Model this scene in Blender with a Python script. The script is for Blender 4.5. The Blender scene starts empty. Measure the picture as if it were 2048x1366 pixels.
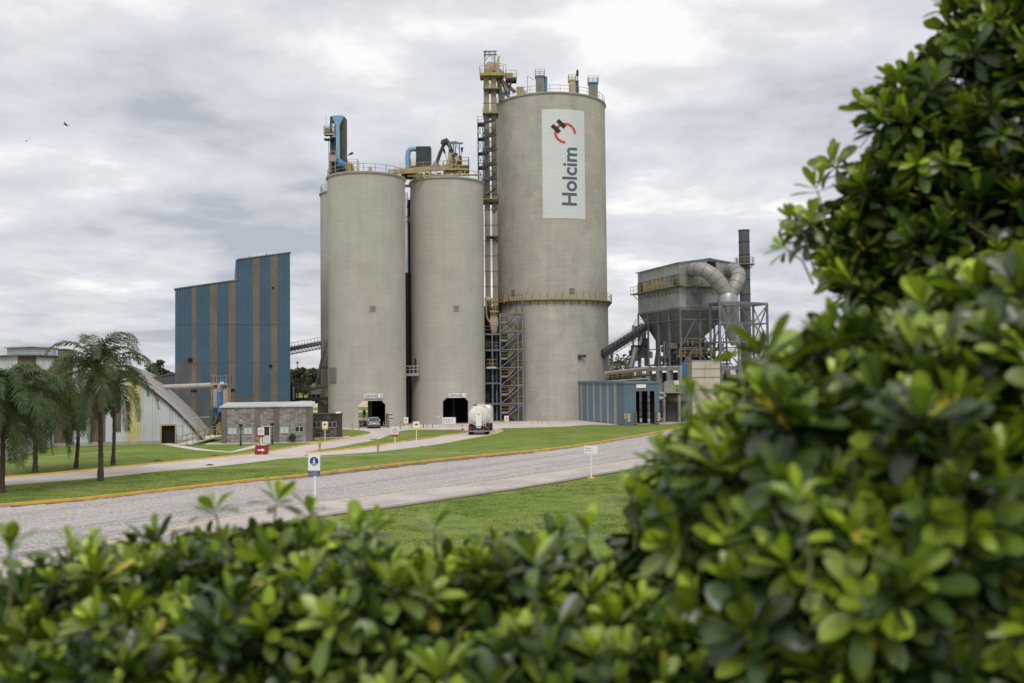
import bpy, bmesh, math, random
import numpy as np
from mathutils import Vector, Matrix, Euler
random.seed(7)
SC = bpy.context.scene
COL = SC.collection
R = math.radians

# ------------------------------------------------------------------ camera
CAMZ = 7.1
FPX = 1991.0
cam_d = bpy.data.cameras.new("camera")
cam = bpy.data.objects.new("camera", cam_d); COL.objects.link(cam)
cam_d.lens = 35.0; cam_d.sensor_width = 36.0
cam_d.clip_start = 0.05; cam_d.clip_end = 6000
CR = Matrix.Rotation(R(90 + 1.95), 3, 'X') @ Matrix.Rotation(R(-0.55), 3, 'Z')
cam.matrix_world = Matrix.Translation((0, 0, CAMZ)) @ CR.to_4x4()
cam_d.dof.use_dof = True
cam_d.dof.focus_distance = 110.0
cam_d.dof.aperture_fstop = 3.0
SC.camera = cam
SC.render.resolution_x = 1024; SC.render.resolution_y = 683
SC.render.engine = 'CYCLES'

def ray(px, py):
    return CR @ Vector((px - 1024.0, 683.0 - py, -FPX))
def W(px, py, Y):
    d = ray(px, py); k = Y / d.y
    return Vector((d.x * k, Y, CAMZ + d.z * k))
def G(px, py, z=0.0):
    d = ray(px, py); k = (z - CAMZ) / d.z
    return Vector((d.x * k, d.y * k, z))
def proj(p):
    q = CR.transposed() @ (Vector(p) - Vector((0, 0, CAMZ)))
    return 1024 + FPX * q.x / -q.z, 683 - FPX * q.y / -q.z
def along(P, d, px, py=700):
    """distance from P along the plan direction d to the plane seen at column px"""
    r = ray(px, py)
    det = d[0] * (-r.y) - d[1] * (-r.x)
    return (-P[0] * (-r.y) + P[1] * (-r.x)) / det
def zat(x, y, py):
    z = 0.0
    for _ in range(3):
        a = proj((x, y, z))[1]; b = proj((x, y, z + 1))[1]
        z += (py - a) / (b - a)
    return z

# ------------------------------------------------------------------ world and sun
SUN_EL, SUN_AZ = 52.0, 182.0          # azimuth clockwise from +Y
wd = bpy.data.worlds.new("World"); SC.world = wd; wd.use_nodes = True
nt = wd.node_tree; N = nt.nodes; L = nt.links; N.clear()
out = N.new('ShaderNodeOutputWorld'); bg = N.new('ShaderNodeBackground')
sky = N.new('ShaderNodeTexSky'); sky.sky_type = 'NISHITA'; sky.sun_disc = False
sky.sun_elevation = R(SUN_EL); sky.sun_rotation = R(SUN_AZ)
tc = N.new('ShaderNodeTexCoord'); sep = N.new('ShaderNodeSeparateXYZ')
L.new(tc.outputs['Generated'], sep.inputs[0])
def mth(op, a, b=None, c=None, clamp=False):
    n = N.new('ShaderNodeMath'); n.operation = op; n.use_clamp = clamp
    for i, v in enumerate((a, b, c)):
        if v is None: continue
        if isinstance(v, (int, float)): n.inputs[i].default_value = v
        else: L.new(v, n.inputs[i])
    return n.outputs[0]
zc = mth('MAXIMUM', sep.outputs['Z'], 0.0)
den = mth('ADD', zc, 0.17)
cx = mth('DIVIDE', sep.outputs['X'], den); cy = mth('DIVIDE', sep.outputs['Y'], den)
cmb = N.new('ShaderNodeCombineXYZ'); L.new(cx, cmb.inputs[0]); L.new(cy, cmb.inputs[1])
def wnoise(scale, detail, rough, off, dist=0.0):
    mp = N.new('ShaderNodeMapping'); mp.inputs['Location'].default_value = off
    L.new(cmb.outputs[0], mp.inputs[0])
    n = N.new('ShaderNodeTexNoise'); n.inputs['Scale'].default_value = scale
    n.inputs['Detail'].default_value = detail; n.inputs['Roughness'].default_value = rough
    n.inputs['Distortion'].default_value = dist
    L.new(mp.outputs[0], n.inputs['Vector']); return n.outputs['Fac']
n1 = wnoise(1.0, 7, 0.52, (3.1, 0.4, 0), 0.1)
n2 = wnoise(3.1, 7, 0.56, (7.7, 2.4, 1.3), 0.12)
s1 = mth('MULTIPLY_ADD', n1, 0.60, mth('MULTIPLY', n2, 0.42))
s2 = mth('ADD', s1, mth('MULTIPLY', mth('SUBTRACT', zc, 0.22), 0.22))
ramp = N.new('ShaderNodeValToRGB'); cr = ramp.color_ramp
cr.elements[0].position = 0.385; cr.elements[0].color = (0.44, 0.465, 0.515, 1)
cr.elements[1].position = 0.605; cr.elements[1].color = (0.93, 0.925, 0.915, 1)
e = cr.elements.new(0.45); e.color = (0.58, 0.595, 0.64, 1)
e = cr.elements.new(0.55); e.color = (0.73, 0.74, 0.77, 1)
L.new(s2, ramp.inputs[0])
sc = N.new('ShaderNodeMix'); sc.data_type = 'RGBA'; sc.blend_type = 'MULTIPLY'
sc.inputs[0].default_value = 1.0
L.new(sky.outputs[0], sc.inputs[6]); sc.inputs[7].default_value = (0.09, 0.09, 0.09, 1)
mx = N.new('ShaderNodeMix'); mx.data_type = 'RGBA'; mx.inputs[0].default_value = 0.94
L.new(sc.outputs[2], mx.inputs[6]); L.new(ramp.outputs[0], mx.inputs[7])
L.new(mx.outputs[2], bg.inputs['Color']); bg.inputs['Strength'].default_value = 1.0
L.new(bg.outputs[0], out.inputs['Surface'])

sd = bpy.data.lights.new("sun", 'SUN'); so = bpy.data.objects.new("sun", sd); COL.objects.link(so)
sd.energy = 1.4; sd.angle = R(20); sd.color = (1.0, 0.965, 0.91)
az, el = R(SUN_AZ), R(SUN_EL)
sv = Vector((math.sin(az) * math.cos(el), math.cos(az) * math.cos(el), math.sin(el)))
so.rotation_euler = sv.to_track_quat('Z', 'Y').to_euler()
so.location = (20, -30, 60)
SC.view_settings.view_transform = 'Standard'; SC.view_settings.look = 'None'
SC.view_settings.exposure = 0.14; SC.view_settings.gamma = 1.0

# ------------------------------------------------------------------ materials
MATS = {}
def mat(name, col, rough=0.7, metal=0.0, var=0.12, vscale=1.0, bump=0.0, bscale=20.0,
        streak=0.0, streak_col=None, spec=0.4, dirt=None, dirt_amt=0.0, dscale=0.4):
    m = bpy.data.materials.new(name); m.use_nodes = True
    t = m.node_tree; n = t.nodes; l = t.links
    b = n['Principled BSDF']
    b.inputs['Roughness'].default_value = rough; b.inputs['Metallic'].default_value = metal
    b.inputs['Specular IOR Level'].default_value = spec
    tcn = n.new('ShaderNodeTexCoord'); co = tcn.outputs['Object']
    def noise(scale, detail=5, mp=None):
        src = co
        if mp:
            mm = n.new('ShaderNodeMapping'); mm.inputs['Scale'].default_value = mp
            l.new(co, mm.inputs[0]); src = mm.outputs[0]
        x = n.new('ShaderNodeTexNoise'); x.inputs['Scale'].default_value = scale
        x.inputs['Detail'].default_value = detail; l.new(src, x.inputs['Vector'])
        return x.outputs['Fac']
    def mixc(f, a, c, blend='MIX'):
        x = n.new('ShaderNodeMix'); x.data_type = 'RGBA'; x.blend_type = blend
        if isinstance(f, float): x.inputs[0].default_value = f
        else: l.new(f, x.inputs[0])
        for i, v in ((6, a), (7, c)):
            if isinstance(v, tuple): x.inputs[i].default_value = (*v[:3], 1)
            else: l.new(v, x.inputs[i])
        return x.outputs[2]
    def rng(f, a, b2, c=0.0, d=1.0):
        x = n.new('ShaderNodeMapRange'); l.new(f, x.inputs[0])
        for i, v in enumerate((a, b2, c, d)): x.inputs[i + 1].default_value = v
        return x.outputs[0]
    lo = tuple(c * (1 - var) for c in col); hi = tuple(min(1, c * (1 + var)) for c in col)
    c = mixc(rng(noise(vscale), 0.3, 0.7), lo, hi)
    if dirt_amt:
        f = rng(noise(dscale, 6), 0.5, 0.72, 0, dirt_amt)
        c = mixc(f, c, dirt or (0.12, 0.09, 0.06))
    if streak:
        f = rng(noise(1.0, 5, (2.2, 2.2, 0.09)), 0.48, 0.72, 0, streak)
        c = mixc(f, c, streak_col or (0.1, 0.08, 0.06))
    l.new(c, b.inputs['Base Color'])
    if bump:
        bm = n.new('ShaderNodeBump'); bm.inputs['Strength'].default_value = bump
        bm.inputs['Distance'].default_value = 0.05
        l.new(noise(bscale, 6), bm.inputs['Height']); l.new(bm.outputs[0], b.inputs['Normal'])
    m['h'] = 1
    MATS[name] = m
    return m

def silo_mat(name, col, line=1.0, stains=1.0):
    m = mat(name, col, 0.9, 0, 0.06, 0.12, spec=0.15)
    t = m.node_tree; n = t.nodes; l = t.links; b = n['Principled BSDF']
    base = b.inputs['Base Color'].links[0].from_socket
    tcn = n.new('ShaderNodeTexCoord'); co = tcn.outputs['Object']
    def noise(scale, detail, mp, rough=0.5, dist=0.0):
        mm = n.new('ShaderNodeMapping'); mm.inputs['Scale'].default_value = mp; l.new(co, mm.inputs[0])
        x = n.new('ShaderNodeTexNoise'); x.inputs['Scale'].default_value = scale
        x.inputs['Roughness'].default_value = rough; x.inputs['Distortion'].default_value = dist
        x.inputs['Detail'].default_value = detail; l.new(mm.outputs[0], x.inputs['Vector']); return x.outputs['Fac']
    def rng(f, a, b2, c, d):
        x = n.new('ShaderNodeMapRange'); l.new(f, x.inputs[0])
        for i, v in enumerate((a, b2, c, d)): x.inputs[i + 1].default_value = v
        return x.outputs[0]
    def mul(c, f):
        x = n.new('ShaderNodeMix'); x.data_type = 'RGBA'; x.blend_type = 'MULTIPLY'; x.inputs[0].default_value = 1
        l.new(c, x.inputs[6]); cc = n.new('ShaderNodeCombineXYZ')
        for i in range(3): l.new(f, cc.inputs[i])
        l.new(cc.outputs[0], x.inputs[7]); return x.outputs[2]
    c = mul(base, rng(noise(1, 4, (0.25, 0.25, 3.2)), 0.3, 0.7, 1 - 0.075 * line, 1 + 0.06 * line))   # pour layers
    c = mul(c, rng(noise(1, 4, (1.6, 1.6, 0.05)), 0.3, 0.7, 1 - 0.06 * line, 1 + 0.06 * line))       # vertical runs
    c = mul(c, rng(noise(0.35, 7, (1, 1, 0.8), 0.62, 0.4), 0.3, 0.72, 1 - 0.16 * stains, 1 + 0.13 * stains))
    c = mul(c, rng(noise(0.6, 8, (1, 1, 0.35), 0.7), 0.60, 0.72, 1.0, 1 - 0.28 * stains))
    c = mul(c, rng(noise(2.2, 8, (1, 1, 0.5), 0.7), 0.66, 0.74, 1.0, 1 - 0.30 * stains))
    w = n.new('ShaderNodeTexWave'); w.bands_direction = 'Z'; w.inputs['Scale'].default_value = 0.55
    w.inputs['Distortion'].default_value = 0.3; w.inputs['Detail'].default_value = 2; l.new(co, w.inputs[0])
    c = mul(c, rng(w.outputs['Fac'], 0.0, 0.12, 1 - 0.035 * line, 1.0))
    l.new(c, b.inputs['Base Color'])
    bm = n.new('ShaderNodeBump'); bm.inputs['Strength'].default_value = 0.35; bm.inputs['Distance'].default_value = 0.04
    l.new(noise(9, 6, (1, 1, 1)), bm.inputs['Height']); l.new(bm.outputs[0], b.inputs['Normal'])
    return m

M = dict(
 conc_a=silo_mat('silo_concrete', (0.455, 0.424, 0.378), 0.6, 0.6),
 conc_b=silo_mat('weathered_silo_concrete', (0.435, 0.402, 0.358), 0.8, 1.05),
 conc=mat('plain_concrete', (0.36, 0.34, 0.31), 0.9, 0, 0.15, 0.6, 0.3, 6, streak=0.25),
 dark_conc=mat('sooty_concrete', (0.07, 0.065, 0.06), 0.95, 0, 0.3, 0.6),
 path=mat('path_concrete', (0.52, 0.47, 0.435), 0.9, 0, 0.10, 0.35, 0.2, 8, dirt=(0.33, 0.30, 0.27), dirt_amt=0.45, dscale=0.25, spec=0.2),
 blue=mat('faded_blue_sheet', (0.064, 0.126, 0.190), 0.55, 0.1, 0.13, 0.25, streak=0.35, streak_col=(0.11, 0.13, 0.14)),
 blue2=mat('blue_grey_sheet', (0.135, 0.19, 0.245), 0.55, 0.1, 0.12, 0.3, streak=0.25, streak_col=(0.18, 0.2, 0.22)),
 tan=mat('dirty_translucent_sheet', (0.185, 0.15, 0.115), 0.6, 0, 0.22, 0.35, streak=0.5, streak_col=(0.20, 0.14, 0.055)),
 tan2=mat('pale_translucent_sheet', (0.34, 0.325, 0.285), 0.6, 0, 0.12, 0.5, streak=0.3, streak_col=(0.22, 0.2, 0.17)),
 lowblue=mat('dusty_grey_sheet', (0.115, 0.125, 0.135), 0.7, 0, 0.2, 0.4, streak=0.4, streak_col=(0.09, 0.075, 0.06)),
 white_sheet=mat('white_sheet', (0.53, 0.55, 0.58), 0.55, 0, 0.10, 0.4, streak=0.35, streak_col=(0.30, 0.31, 0.31)),
 brown_sheet=mat('algae_brown_sheet', (0.135, 0.10, 0.065), 0.7, 0, 0.3, 0.5, streak=0.6, streak_col=(0.22, 0.15, 0.06)),
 yellow_sheet=mat('cream_yellow_sheet', (0.55, 0.48, 0.24), 0.6, 0, 0.10, 0.5, streak=0.3, streak_col=(0.38, 0.33, 0.18)),
 roof_pale=mat('dusty_pale_roof', (0.40, 0.368, 0.345), 0.75, 0, 0.13, 0.15, streak=0.2, dirt=(0.28, 0.24, 0.21), dirt_amt=0.5, dscale=0.2),
 roof_grey=mat('galvanised_roof', (0.52, 0.54, 0.55), 0.5, 0.2, 0.12, 0.5),
 steel=mat('grey_painted_steel', (0.17, 0.19, 0.215), 0.55, 0.3, 0.2, 0.8, dirt=(0.12, 0.09, 0.06), dirt_amt=0.4, dscale=1.5),
 dark=mat('dark_grey_steel', (0.055, 0.06, 0.068), 0.6, 0.2, 0.25, 0.8),
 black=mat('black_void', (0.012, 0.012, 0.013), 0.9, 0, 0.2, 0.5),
 galv=mat('galvanised_sheet', (0.36, 0.365, 0.37), 0.42, 0.45, 0.16, 0.5, streak=0.45, streak_col=(0.22, 0.21, 0.2)),
 galv_d=mat('dull_galvanised_sheet', (0.20, 0.20, 0.20), 0.55, 0.3, 0.22, 0.5, streak=0.5, streak_col=(0.12, 0.11, 0.10)),
 duct=mat('dusty_duct_steel', (0.29, 0.28, 0.27), 0.5, 0.25, 0.15, 0.5, dirt=(0.27, 0.23, 0.19), dirt_amt=0.6, dscale=0.5),
 stack=mat('chimney_steel', (0.095, 0.10, 0.105), 0.6, 0.2, 0.15, 0.5, streak=0.2),
 cream=mat('cream_painted_steel', (0.44, 0.365, 0.265), 0.6, 0.1, 0.15, 0.6, streak=0.4, streak_col=(0.25, 0.18, 0.11)),
 leg=mat('beige_casing_steel', (0.335, 0.27, 0.205), 0.65, 0.1, 0.14, 0.6, streak=0.3, streak_col=(0.2, 0.15, 0.1)),
 yellow=mat('safety_yellow_paint', (0.40, 0.29, 0.07), 0.6, 0, 0.15, 1.0, dirt=(0.25, 0.19, 0.08), dirt_amt=0.5, dscale=1.2),
 kerb=mat('yellow_kerb_paint', (0.74, 0.42, 0.06), 0.8, 0, 0.12, 1.4, dirt=(0.40, 0.33, 0.22), dirt_amt=1.0, dscale=1.1),
 kerb_pale=mat('worn_kerb_paint', (0.70, 0.50, 0.22), 0.85, 0, 0.12, 1.4, dirt=(0.50, 0.42, 0.33), dirt_amt=0.85, dscale=0.7),
 skyblue=mat('light_blue_paint', (0.20, 0.37, 0.55), 0.45, 0, 0.12, 0.8, streak=0.2, streak_col=(0.12, 0.2, 0.28)),
 midblue=mat('blue_paint', (0.045, 0.17, 0.38), 0.45, 0, 0.15, 0.8, streak=0.2, streak_col=(0.1, 0.14, 0.2)),
 white=mat('white_paint', (0.78, 0.78, 0.77), 0.5, 0, 0.04, 1.0),
 cleanwhite=mat('banner_white', (0.64, 0.65, 0.67), 0.6, 0, 0.04, 0.3),
 red=mat('red_paint', (0.42, 0.045, 0.04), 0.5, 0, 0.12, 2.0),
 darkred=mat('maroon_plastic', (0.27, 0.03, 0.035), 0.5, 0, 0.15, 2.0),
 logo_red=mat('logo_red', (0.55, 0.075, 0.05), 0.6, 0, 0.05, 1.0),
 logo_black=mat('logo_black', (0.018, 0.02, 0.026), 0.6, 0, 0.05, 1.0),
 slate=mat('slate_lettering', (0.085, 0.115, 0.155), 0.6, 0, 0.05, 1.0),
 navy=mat('sign_blue', (0.03, 0.055, 0.22), 0.5, 0, 0.05, 1.0),
 amber=mat('sign_yellow', (0.78, 0.52, 0.05), 0.5, 0, 0.05, 1.0),
 ink=mat('sign_black', (0.02, 0.02, 0.02), 0.6, 0, 0.05, 1.0),
 rail_grey=mat('grey_rail', (0.30, 0.30, 0.29), 0.5, 0.3, 0.15, 1.0),
 dirt=mat('brown_soil', (0.10, 0.062, 0.038), 0.95, 0, 0.3, 3.0),
 glass=mat('dark_window_glass', (0.025, 0.03, 0.035), 0.08, 0, 0.1, 1.0, spec=0.8),
 blind=mat('pale_window_blind', (0.52, 0.58, 0.57), 0.5, 0, 0.05, 1.0),
 frame_w=mat('window_frame_paint', (0.42, 0.45, 0.45), 0.5, 0, 0.05, 1.0),
 tank=mat('white_tank_paint', (0.72, 0.69, 0.63), 0.35, 0, 0.05, 0.6, streak=0.3, streak_col=(0.5, 0.45, 0.38)),
 tyre=mat('tyre_rubber', (0.018, 0.017, 0.017), 0.85, 0, 0.2, 3.0),
 silver=mat('silver_car_paint', (0.40, 0.40, 0.41), 0.35, 0.4, 0.03, 1.0),
 tail=mat('tail_light_red', (0.35, 0.02, 0.02), 0.3, 0, 0.05, 1.0),
 bark=mat('bark', (0.085, 0.062, 0.048), 0.95, 0, 0.3, 4.0, 0.6, 12),
 sand=mat('pale_sand', (0.50, 0.40, 0.30), 0.95, 0, 0.12, 0.2),
 orange=mat('faded_orange', (0.45, 0.28, 0.12), 0.7, 0, 0.15, 1.0),
)
# ------------------------------------------------------------------ mesh helpers
class MB:
    def __init__(s, T=None):
        s.v = []; s.f = []; s.m = []; s.T = T
    def add(s, pts, faces, m=0):
        o = len(s.v)
        s.v += [tuple(s.T(p)) if s.T else tuple(p) for p in pts]
        for f in faces: s.f.append(tuple(i + o for i in f)); s.m.append(m)
    def box(s, x0, x1, y0, y1, z0, z1, m=0):
        p = [(x, y, z) for z in (z0, z1) for y in (y0, y1) for x in (x0, x1)]
        s.add(p, [(0, 2, 3, 1), (4, 5, 7, 6), (0, 1, 5, 4), (2, 6, 7, 3), (0, 4, 6, 2), (1, 3, 7, 5)], m)
    def cbox(s, c, sx, sy, sz, m=0, rz=0.0):
        cs, sn = math.cos(rz), math.sin(rz); p = []
        for z in (-.5, .5):
            for y in (-.5, .5):
                for x in (-.5, .5):
                    a, b = x * sx, y * sy
                    p.append((c[0] + a * cs - b * sn, c[1] + a * sn + b * cs, c[2] + z * sz))
        s.add(p, [(0, 2, 3, 1), (4, 5, 7, 6), (0, 1, 5, 4), (2, 6, 7, 3), (0, 4, 6, 2), (1, 3, 7, 5)], m)
    def bar(s, p, q, w=0.1, h=None, m=0):
        p = Vector(p); q = Vector(q); h = h or w; d = (q - p)
        if d.length < 1e-6: return
        d.normalize(); up = Vector((0, 0, 1)) if abs(d.z) < 0.95 else Vector((0, 1, 0))
        a = d.cross(up).normalized() * w / 2; b = a.cross(d).normalized() * h / 2
        pts = [o + sa * a + sb * b for o in (p, q) for sa, sb in ((-1, -1), (1, -1), (1, 1), (-1, 1))]
        s.add(pts, [(0, 1, 2, 3), (7, 6, 5, 4), (0, 4, 5, 1), (1, 5, 6, 2), (2, 6, 7, 3), (3, 7, 4, 0)], m)
    def tube(s, pts, r, n=8, m=0, caps=True):
        pts = [Vector(p) for p in pts]; k = len(pts)
        rr = r if isinstance(r, (list, tuple)) else [r] * k
        t = [(pts[min(i + 1, k - 1)] - pts[max(i - 1, 0)]).normalized() for i in range(k)]
        u = Vector((0, 0, 1)) if abs(t[0].z) < 0.9 else Vector((1, 0, 0))
        a = (u - t[0] * u.dot(t[0])).normalized(); V = []
        for i in range(k):
            a = (a - t[i] * a.dot(t[i])).normalized(); b = t[i].cross(a)
            for j in range(n):
                g = 2 * math.pi * j / n
                V.append(pts[i] + (a * math.cos(g) + b * math.sin(g)) * rr[i])
        F = [(i * n + j, i * n + (j + 1) % n, (i + 1) * n + (j + 1) % n, (i + 1) * n + j) for i in range(k - 1) for j in range(n)]
        if caps: F += [tuple(reversed(range(n))), tuple((k - 1) * n + j for j in range(n))]
        s.add(V, F, m)
    def lathe(s, prof, c=(0, 0, 0), n=48, m=0, caps=True):
        k = len(prof); V = []
        for r, z in prof:
            for j in range(n):
                g = 2 * math.pi * j / n
                V.append((c[0] + r * math.cos(g), c[1] + r * math.sin(g), c[2] + z))
        F = [(i * n + j, i * n + (j + 1) % n, (i + 1) * n + (j + 1) % n, (i + 1) * n + j) for i in range(k - 1) for j in range(n)]
        if caps: F += [tuple(reversed(range(n))), tuple((k - 1) * n + j for j in range(n))]
        s.add(V, F, m)
    def prism(s, poly, z0, z1, m=0, side=None):
        n = len(poly)
        a = sum(poly[i][0] * poly[(i + 1) % n][1] - poly[(i + 1) % n][0] * poly[i][1] for i in range(n))
        if a < 0: poly = list(reversed(poly))
        P = [(p[0], p[1], z0) for p in poly] + [(p[0], p[1], z1) for p in poly]
        s.add(P, [tuple(range(n, 2 * n))], m)
        s.add(P, [(i, (i + 1) % n, n + (i + 1) % n, n + i) for i in range(n)], m if side is None else side)
    def extr(s, prof, axis_o, du, dv, dw, w, m=0):
        """profile (u,v) extruded by w along dw; all directions vectors"""
        o = Vector(axis_o); du = Vector(du); dv = Vector(dv); dw = Vector(dw); n = len(prof)
        P = [o + du * a + dv * b for a, b in prof] + [o + du * a + dv * b + dw * w for a, b in prof]
        s.add(P, [tuple(range(n)), tuple(reversed(range(n, 2 * n)))] + [(i, n + i, n + (i + 1) % n, (i + 1) % n) for i in range(n)], m)
    def railing(s, pts, h=1.1, step=1.5, w=0.05, m=0, mids=1, closed=False, toe=False):
        pts = [Vector(p) for p in pts]
        if closed: pts.append(pts[0])
        up = Vector((0, 0, 1))
        for a, b in zip(pts[:-1], pts[1:]):
            L_ = (b - a).length
            if L_ < 0.05: continue
            k = max(1, round(L_ / step))
            for i in range(k + 1):
                p = a.lerp(b, i / k); s.bar(p, p + up * h, w, w, m)
            s.bar(a + up * h, b + up * h, w * 1.1, w * 1.1, m)
            for q in range(mids): s.bar(a + up * h * (q + 1) / (mids + 1), b + up * h * (q + 1) / (mids + 1), w * .8, w * .8, m)
            if toe: s.bar(a + up * .08, b + up * .08, 0.03, 0.15, m)
    def build(s, name, mats, parent=None, smooth=False, loc=None, fixn=False):
        o = Vector(parent['_o']) if parent is not None and '_o' in parent else Vector(loc or (0, 0, 0))
        me = bpy.data.meshes.new(name)
        me.from_pydata([(x - o.x, y - o.y, z - o.z) for x, y, z in s.v], [], s.f)
        if not isinstance(mats, (list, tuple)): mats = [mats]
        for x in mats: me.materials.append(M[x] if isinstance(x, str) else x)
        if len(mats) > 1: me.polygons.foreach_set('material_index', s.m)
        me.update()
        if fixn:
            bm = bmesh.new(); bm.from_mesh(me); bmesh.ops.recalc_face_normals(bm, faces=bm.faces); bm.to_mesh(me); bm.free()
        if smooth:
            me.polygons.foreach_set('use_smooth', [True] * len(me.polygons))
            me.set_sharp_from_angle(angle=R(40))
        ob = bpy.data.objects.new(name, me); COL.objects.link(ob)
        if parent is not None: ob.parent = parent
        else: ob.location = o
        ob['_o'] = tuple(o)
        return ob

def thing(name, label, cat, loc=(0, 0, 0), group=None):
    o = bpy.data.objects.new(name, None); COL.objects.link(o); o.location = loc
    o.empty_display_size = 0.5
    o['label'] = label; o['category'] = cat; o['_o'] = tuple(loc)
    if group: o['group'] = group
    return o
def tag(o, label, cat, group=None):
    o['label'] = label; o['category'] = cat
    if group: o['group'] = group
    return o
def struct(o, kind='structure'):
    o['kind'] = kind; return o
def copy_thing(o, dloc, label):
    c = o.copy(); COL.objects.link(c); c.location = Vector(o.location) + Vector(dloc); c['label'] = label
    def rec(a, b):
        for ch in list(a.children):
            d = ch.copy(); COL.objects.link(d); d.parent = b; rec(ch, d)
    rec(o, c); return c
def frame(o, th):
    c, s_ = math.cos(th), math.sin(th); o = Vector(o)
    return lambda p: (o.x + p[0] * c - p[1] * s_, o.y + p[0] * s_ + p[1] * c, o.z + p[2])
TH = R(16.0)
EX = Vector((math.cos(TH), math.sin(TH), 0)); EY = Vector((-math.sin(TH), math.cos(TH), 0))

def new_from(ob):
    dg = bpy.context.evaluated_depsgraph_get()
    return bpy.data.meshes.new_from_object(ob.evaluated_get(dg))
def text_verts(txt, size, bold=0.0, spacing=1.0):
    cu = bpy.data.curves.new('t', 'FONT'); cu.body = txt; cu.size = size; cu.offset = bold
    cu.space_character = spacing; cu.align_x = 'LEFT'; cu.resolution_u = 4
    ob = bpy.data.objects.new('t', cu); COL.objects.link(ob)
    bpy.context.view_layer.update()
    me = new_from(ob)
    v = [(a.co.x, a.co.y) for a in me.vertices]; f = [tuple(p.vertices) for p in me.polygons]
    bpy.data.objects.remove(ob); bpy.data.curves.remove(cu); bpy.data.meshes.remove(me)
    return v, f
def text_on(name, txt, center, width, height, du, dv, dn, matname, parent, bold=0.0):
    """text fitted to width x height around center, du right, dv up, dn out"""
    v, f = text_verts(txt, 1.0, bold)
    xs = [a for a, b in v]; ys = [b for a, b in v]
    x0, x1, y0, y1 = min(xs), max(xs), min(ys), max(ys)
    du, dv, dn = Vector(du), Vector(dv), Vector(dn); c = Vector(center)
    mb = MB()
    mb.add([c + du * ((a - (x0 + x1) / 2) / (x1 - x0) * width) + dv * ((b - (y0 + y1) / 2) / (y1 - y0) * height) + dn * 0.006 for a, b in v], f)
    return mb.build(name, matname, parent)
def corr(mb, p0, p1, zb, zt, pitch=0.3, dep=0.05, mf=lambda t: 0, out=None):
    """corrugated sheet wall from p0 to p1 (plan points); zt a function of the distance t"""
    p0 = Vector((p0[0], p0[1], 0)); p1 = Vector((p1[0], p1[1], 0)); d = p1 - p0; Ln = d.length; d.normalize()
    nrm = Vector((d.y, -d.x, 0)) if out is None else Vector(out)
    k = max(2, int(round(Ln / pitch))); pt = Ln / k
    for i in range(k):
        ts = [i * pt, i * pt + pt * .30, i * pt + pt * .42, i * pt + pt * .88, (i + 1) * pt]
        hs = [0, 0, dep, dep, 0]
        P = []
        for t, h in zip(ts, hs):
            q = p0 + d * t + nrm * h
            zb_ = zb(t) if callable(zb) else zb
            zt_ = zt(t) if callable(zt) else zt
            P += [(q.x, q.y, zb_), (q.x, q.y, zt_)]
        mb.add(P, [(2 * j, 2 * j + 2, 2 * j + 3, 2 * j + 1) for j in range(4)], mf((i + .5) * pt))
# ------------------------------------------------------------------ ground materials
def ground_mat(name, cols, scales, bump=0.5, bsc=14, rough=0.95, speck=None):
    m = bpy.data.materials.new(name); m.use_nodes = True
    t = m.node_tree; n = t.nodes; l = t.links; b = n['Principled BSDF']
    b.inputs['Roughness'].default_value = rough; b.inputs['Specular IOR Level'].default_value = 0.15
    g = n.new('ShaderNodeNewGeometry'); co = g.outputs['Position']
    def noise(sc, det=6, rgh=0.55, mp=None):
        src = co
        if mp:
            mm = n.new('ShaderNodeMapping'); mm.inputs['Scale'].default_value = mp[:3]
            if len(mp) > 3: mm.vector_type = 'TEXTURE'; mm.inputs['Scale'].default_value = tuple(1 / k for k in mp[:3]); mm.inputs['Rotation'].default_value = (0, 0, mp[3])
            l.new(co, mm.inputs[0]); src = mm.outputs[0]
        x = n.new('ShaderNodeTexNoise'); x.inputs['Scale'].default_value = sc; x.inputs['Detail'].default_value = det
        x.inputs['Roughness'].default_value = rgh; l.new(src, x.inputs['Vector']); return x.outputs['Fac']
    def mixc(f, a, c, bl='MIX'):
        x = n.new('ShaderNodeMix'); x.data_type = 'RGBA'; x.blend_type = bl; l.new(f, x.inputs[0])
        for i, v in ((6, a), (7, c)):
            if isinstance(v, tuple): x.inputs[i].default_value = (*v, 1)
            else: l.new(v, x.inputs[i])
        return x.outputs[2]
    def rng(f, a, b2, c=0., d=1.):
        x = n.new('ShaderNodeMapRange'); l.new(f, x.inputs[0])
        for i, v in enumerate((a, b2, c, d)): x.inputs[i + 1].default_value = v
        return x.outputs[0]
    c = cols[0]
    for col, (sc, lo, hi, mp) in zip(cols[1:], scales):
        c = mixc(rng(noise(sc, 6, 0.6, mp), lo, hi), c, col)
    if speck:
        for sc, lo, hi, a, bcol in speck:
            v = n.new('ShaderNodeTexVoronoi'); v.inputs['Scale'].default_value = sc; l.new(co, v.inputs['Vector'])
            sp = n.new('ShaderNodeSeparateColor'); l.new(v.outputs['Color'], sp.inputs[0])
            c = mixc(rng(sp.outputs[0], lo, hi, 0, a), c, bcol)
    l.new(c, b.inputs['Base Color'])
    bm = n.new('ShaderNodeBump'); bm.inputs['Strength'].default_value = bump; bm.inputs['Distance'].default_value = 0.06
    l.new(noise(bsc, 5), bm.inputs['Height']); l.new(bm.outputs[0], b.inputs['Normal'])
    return m
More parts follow.
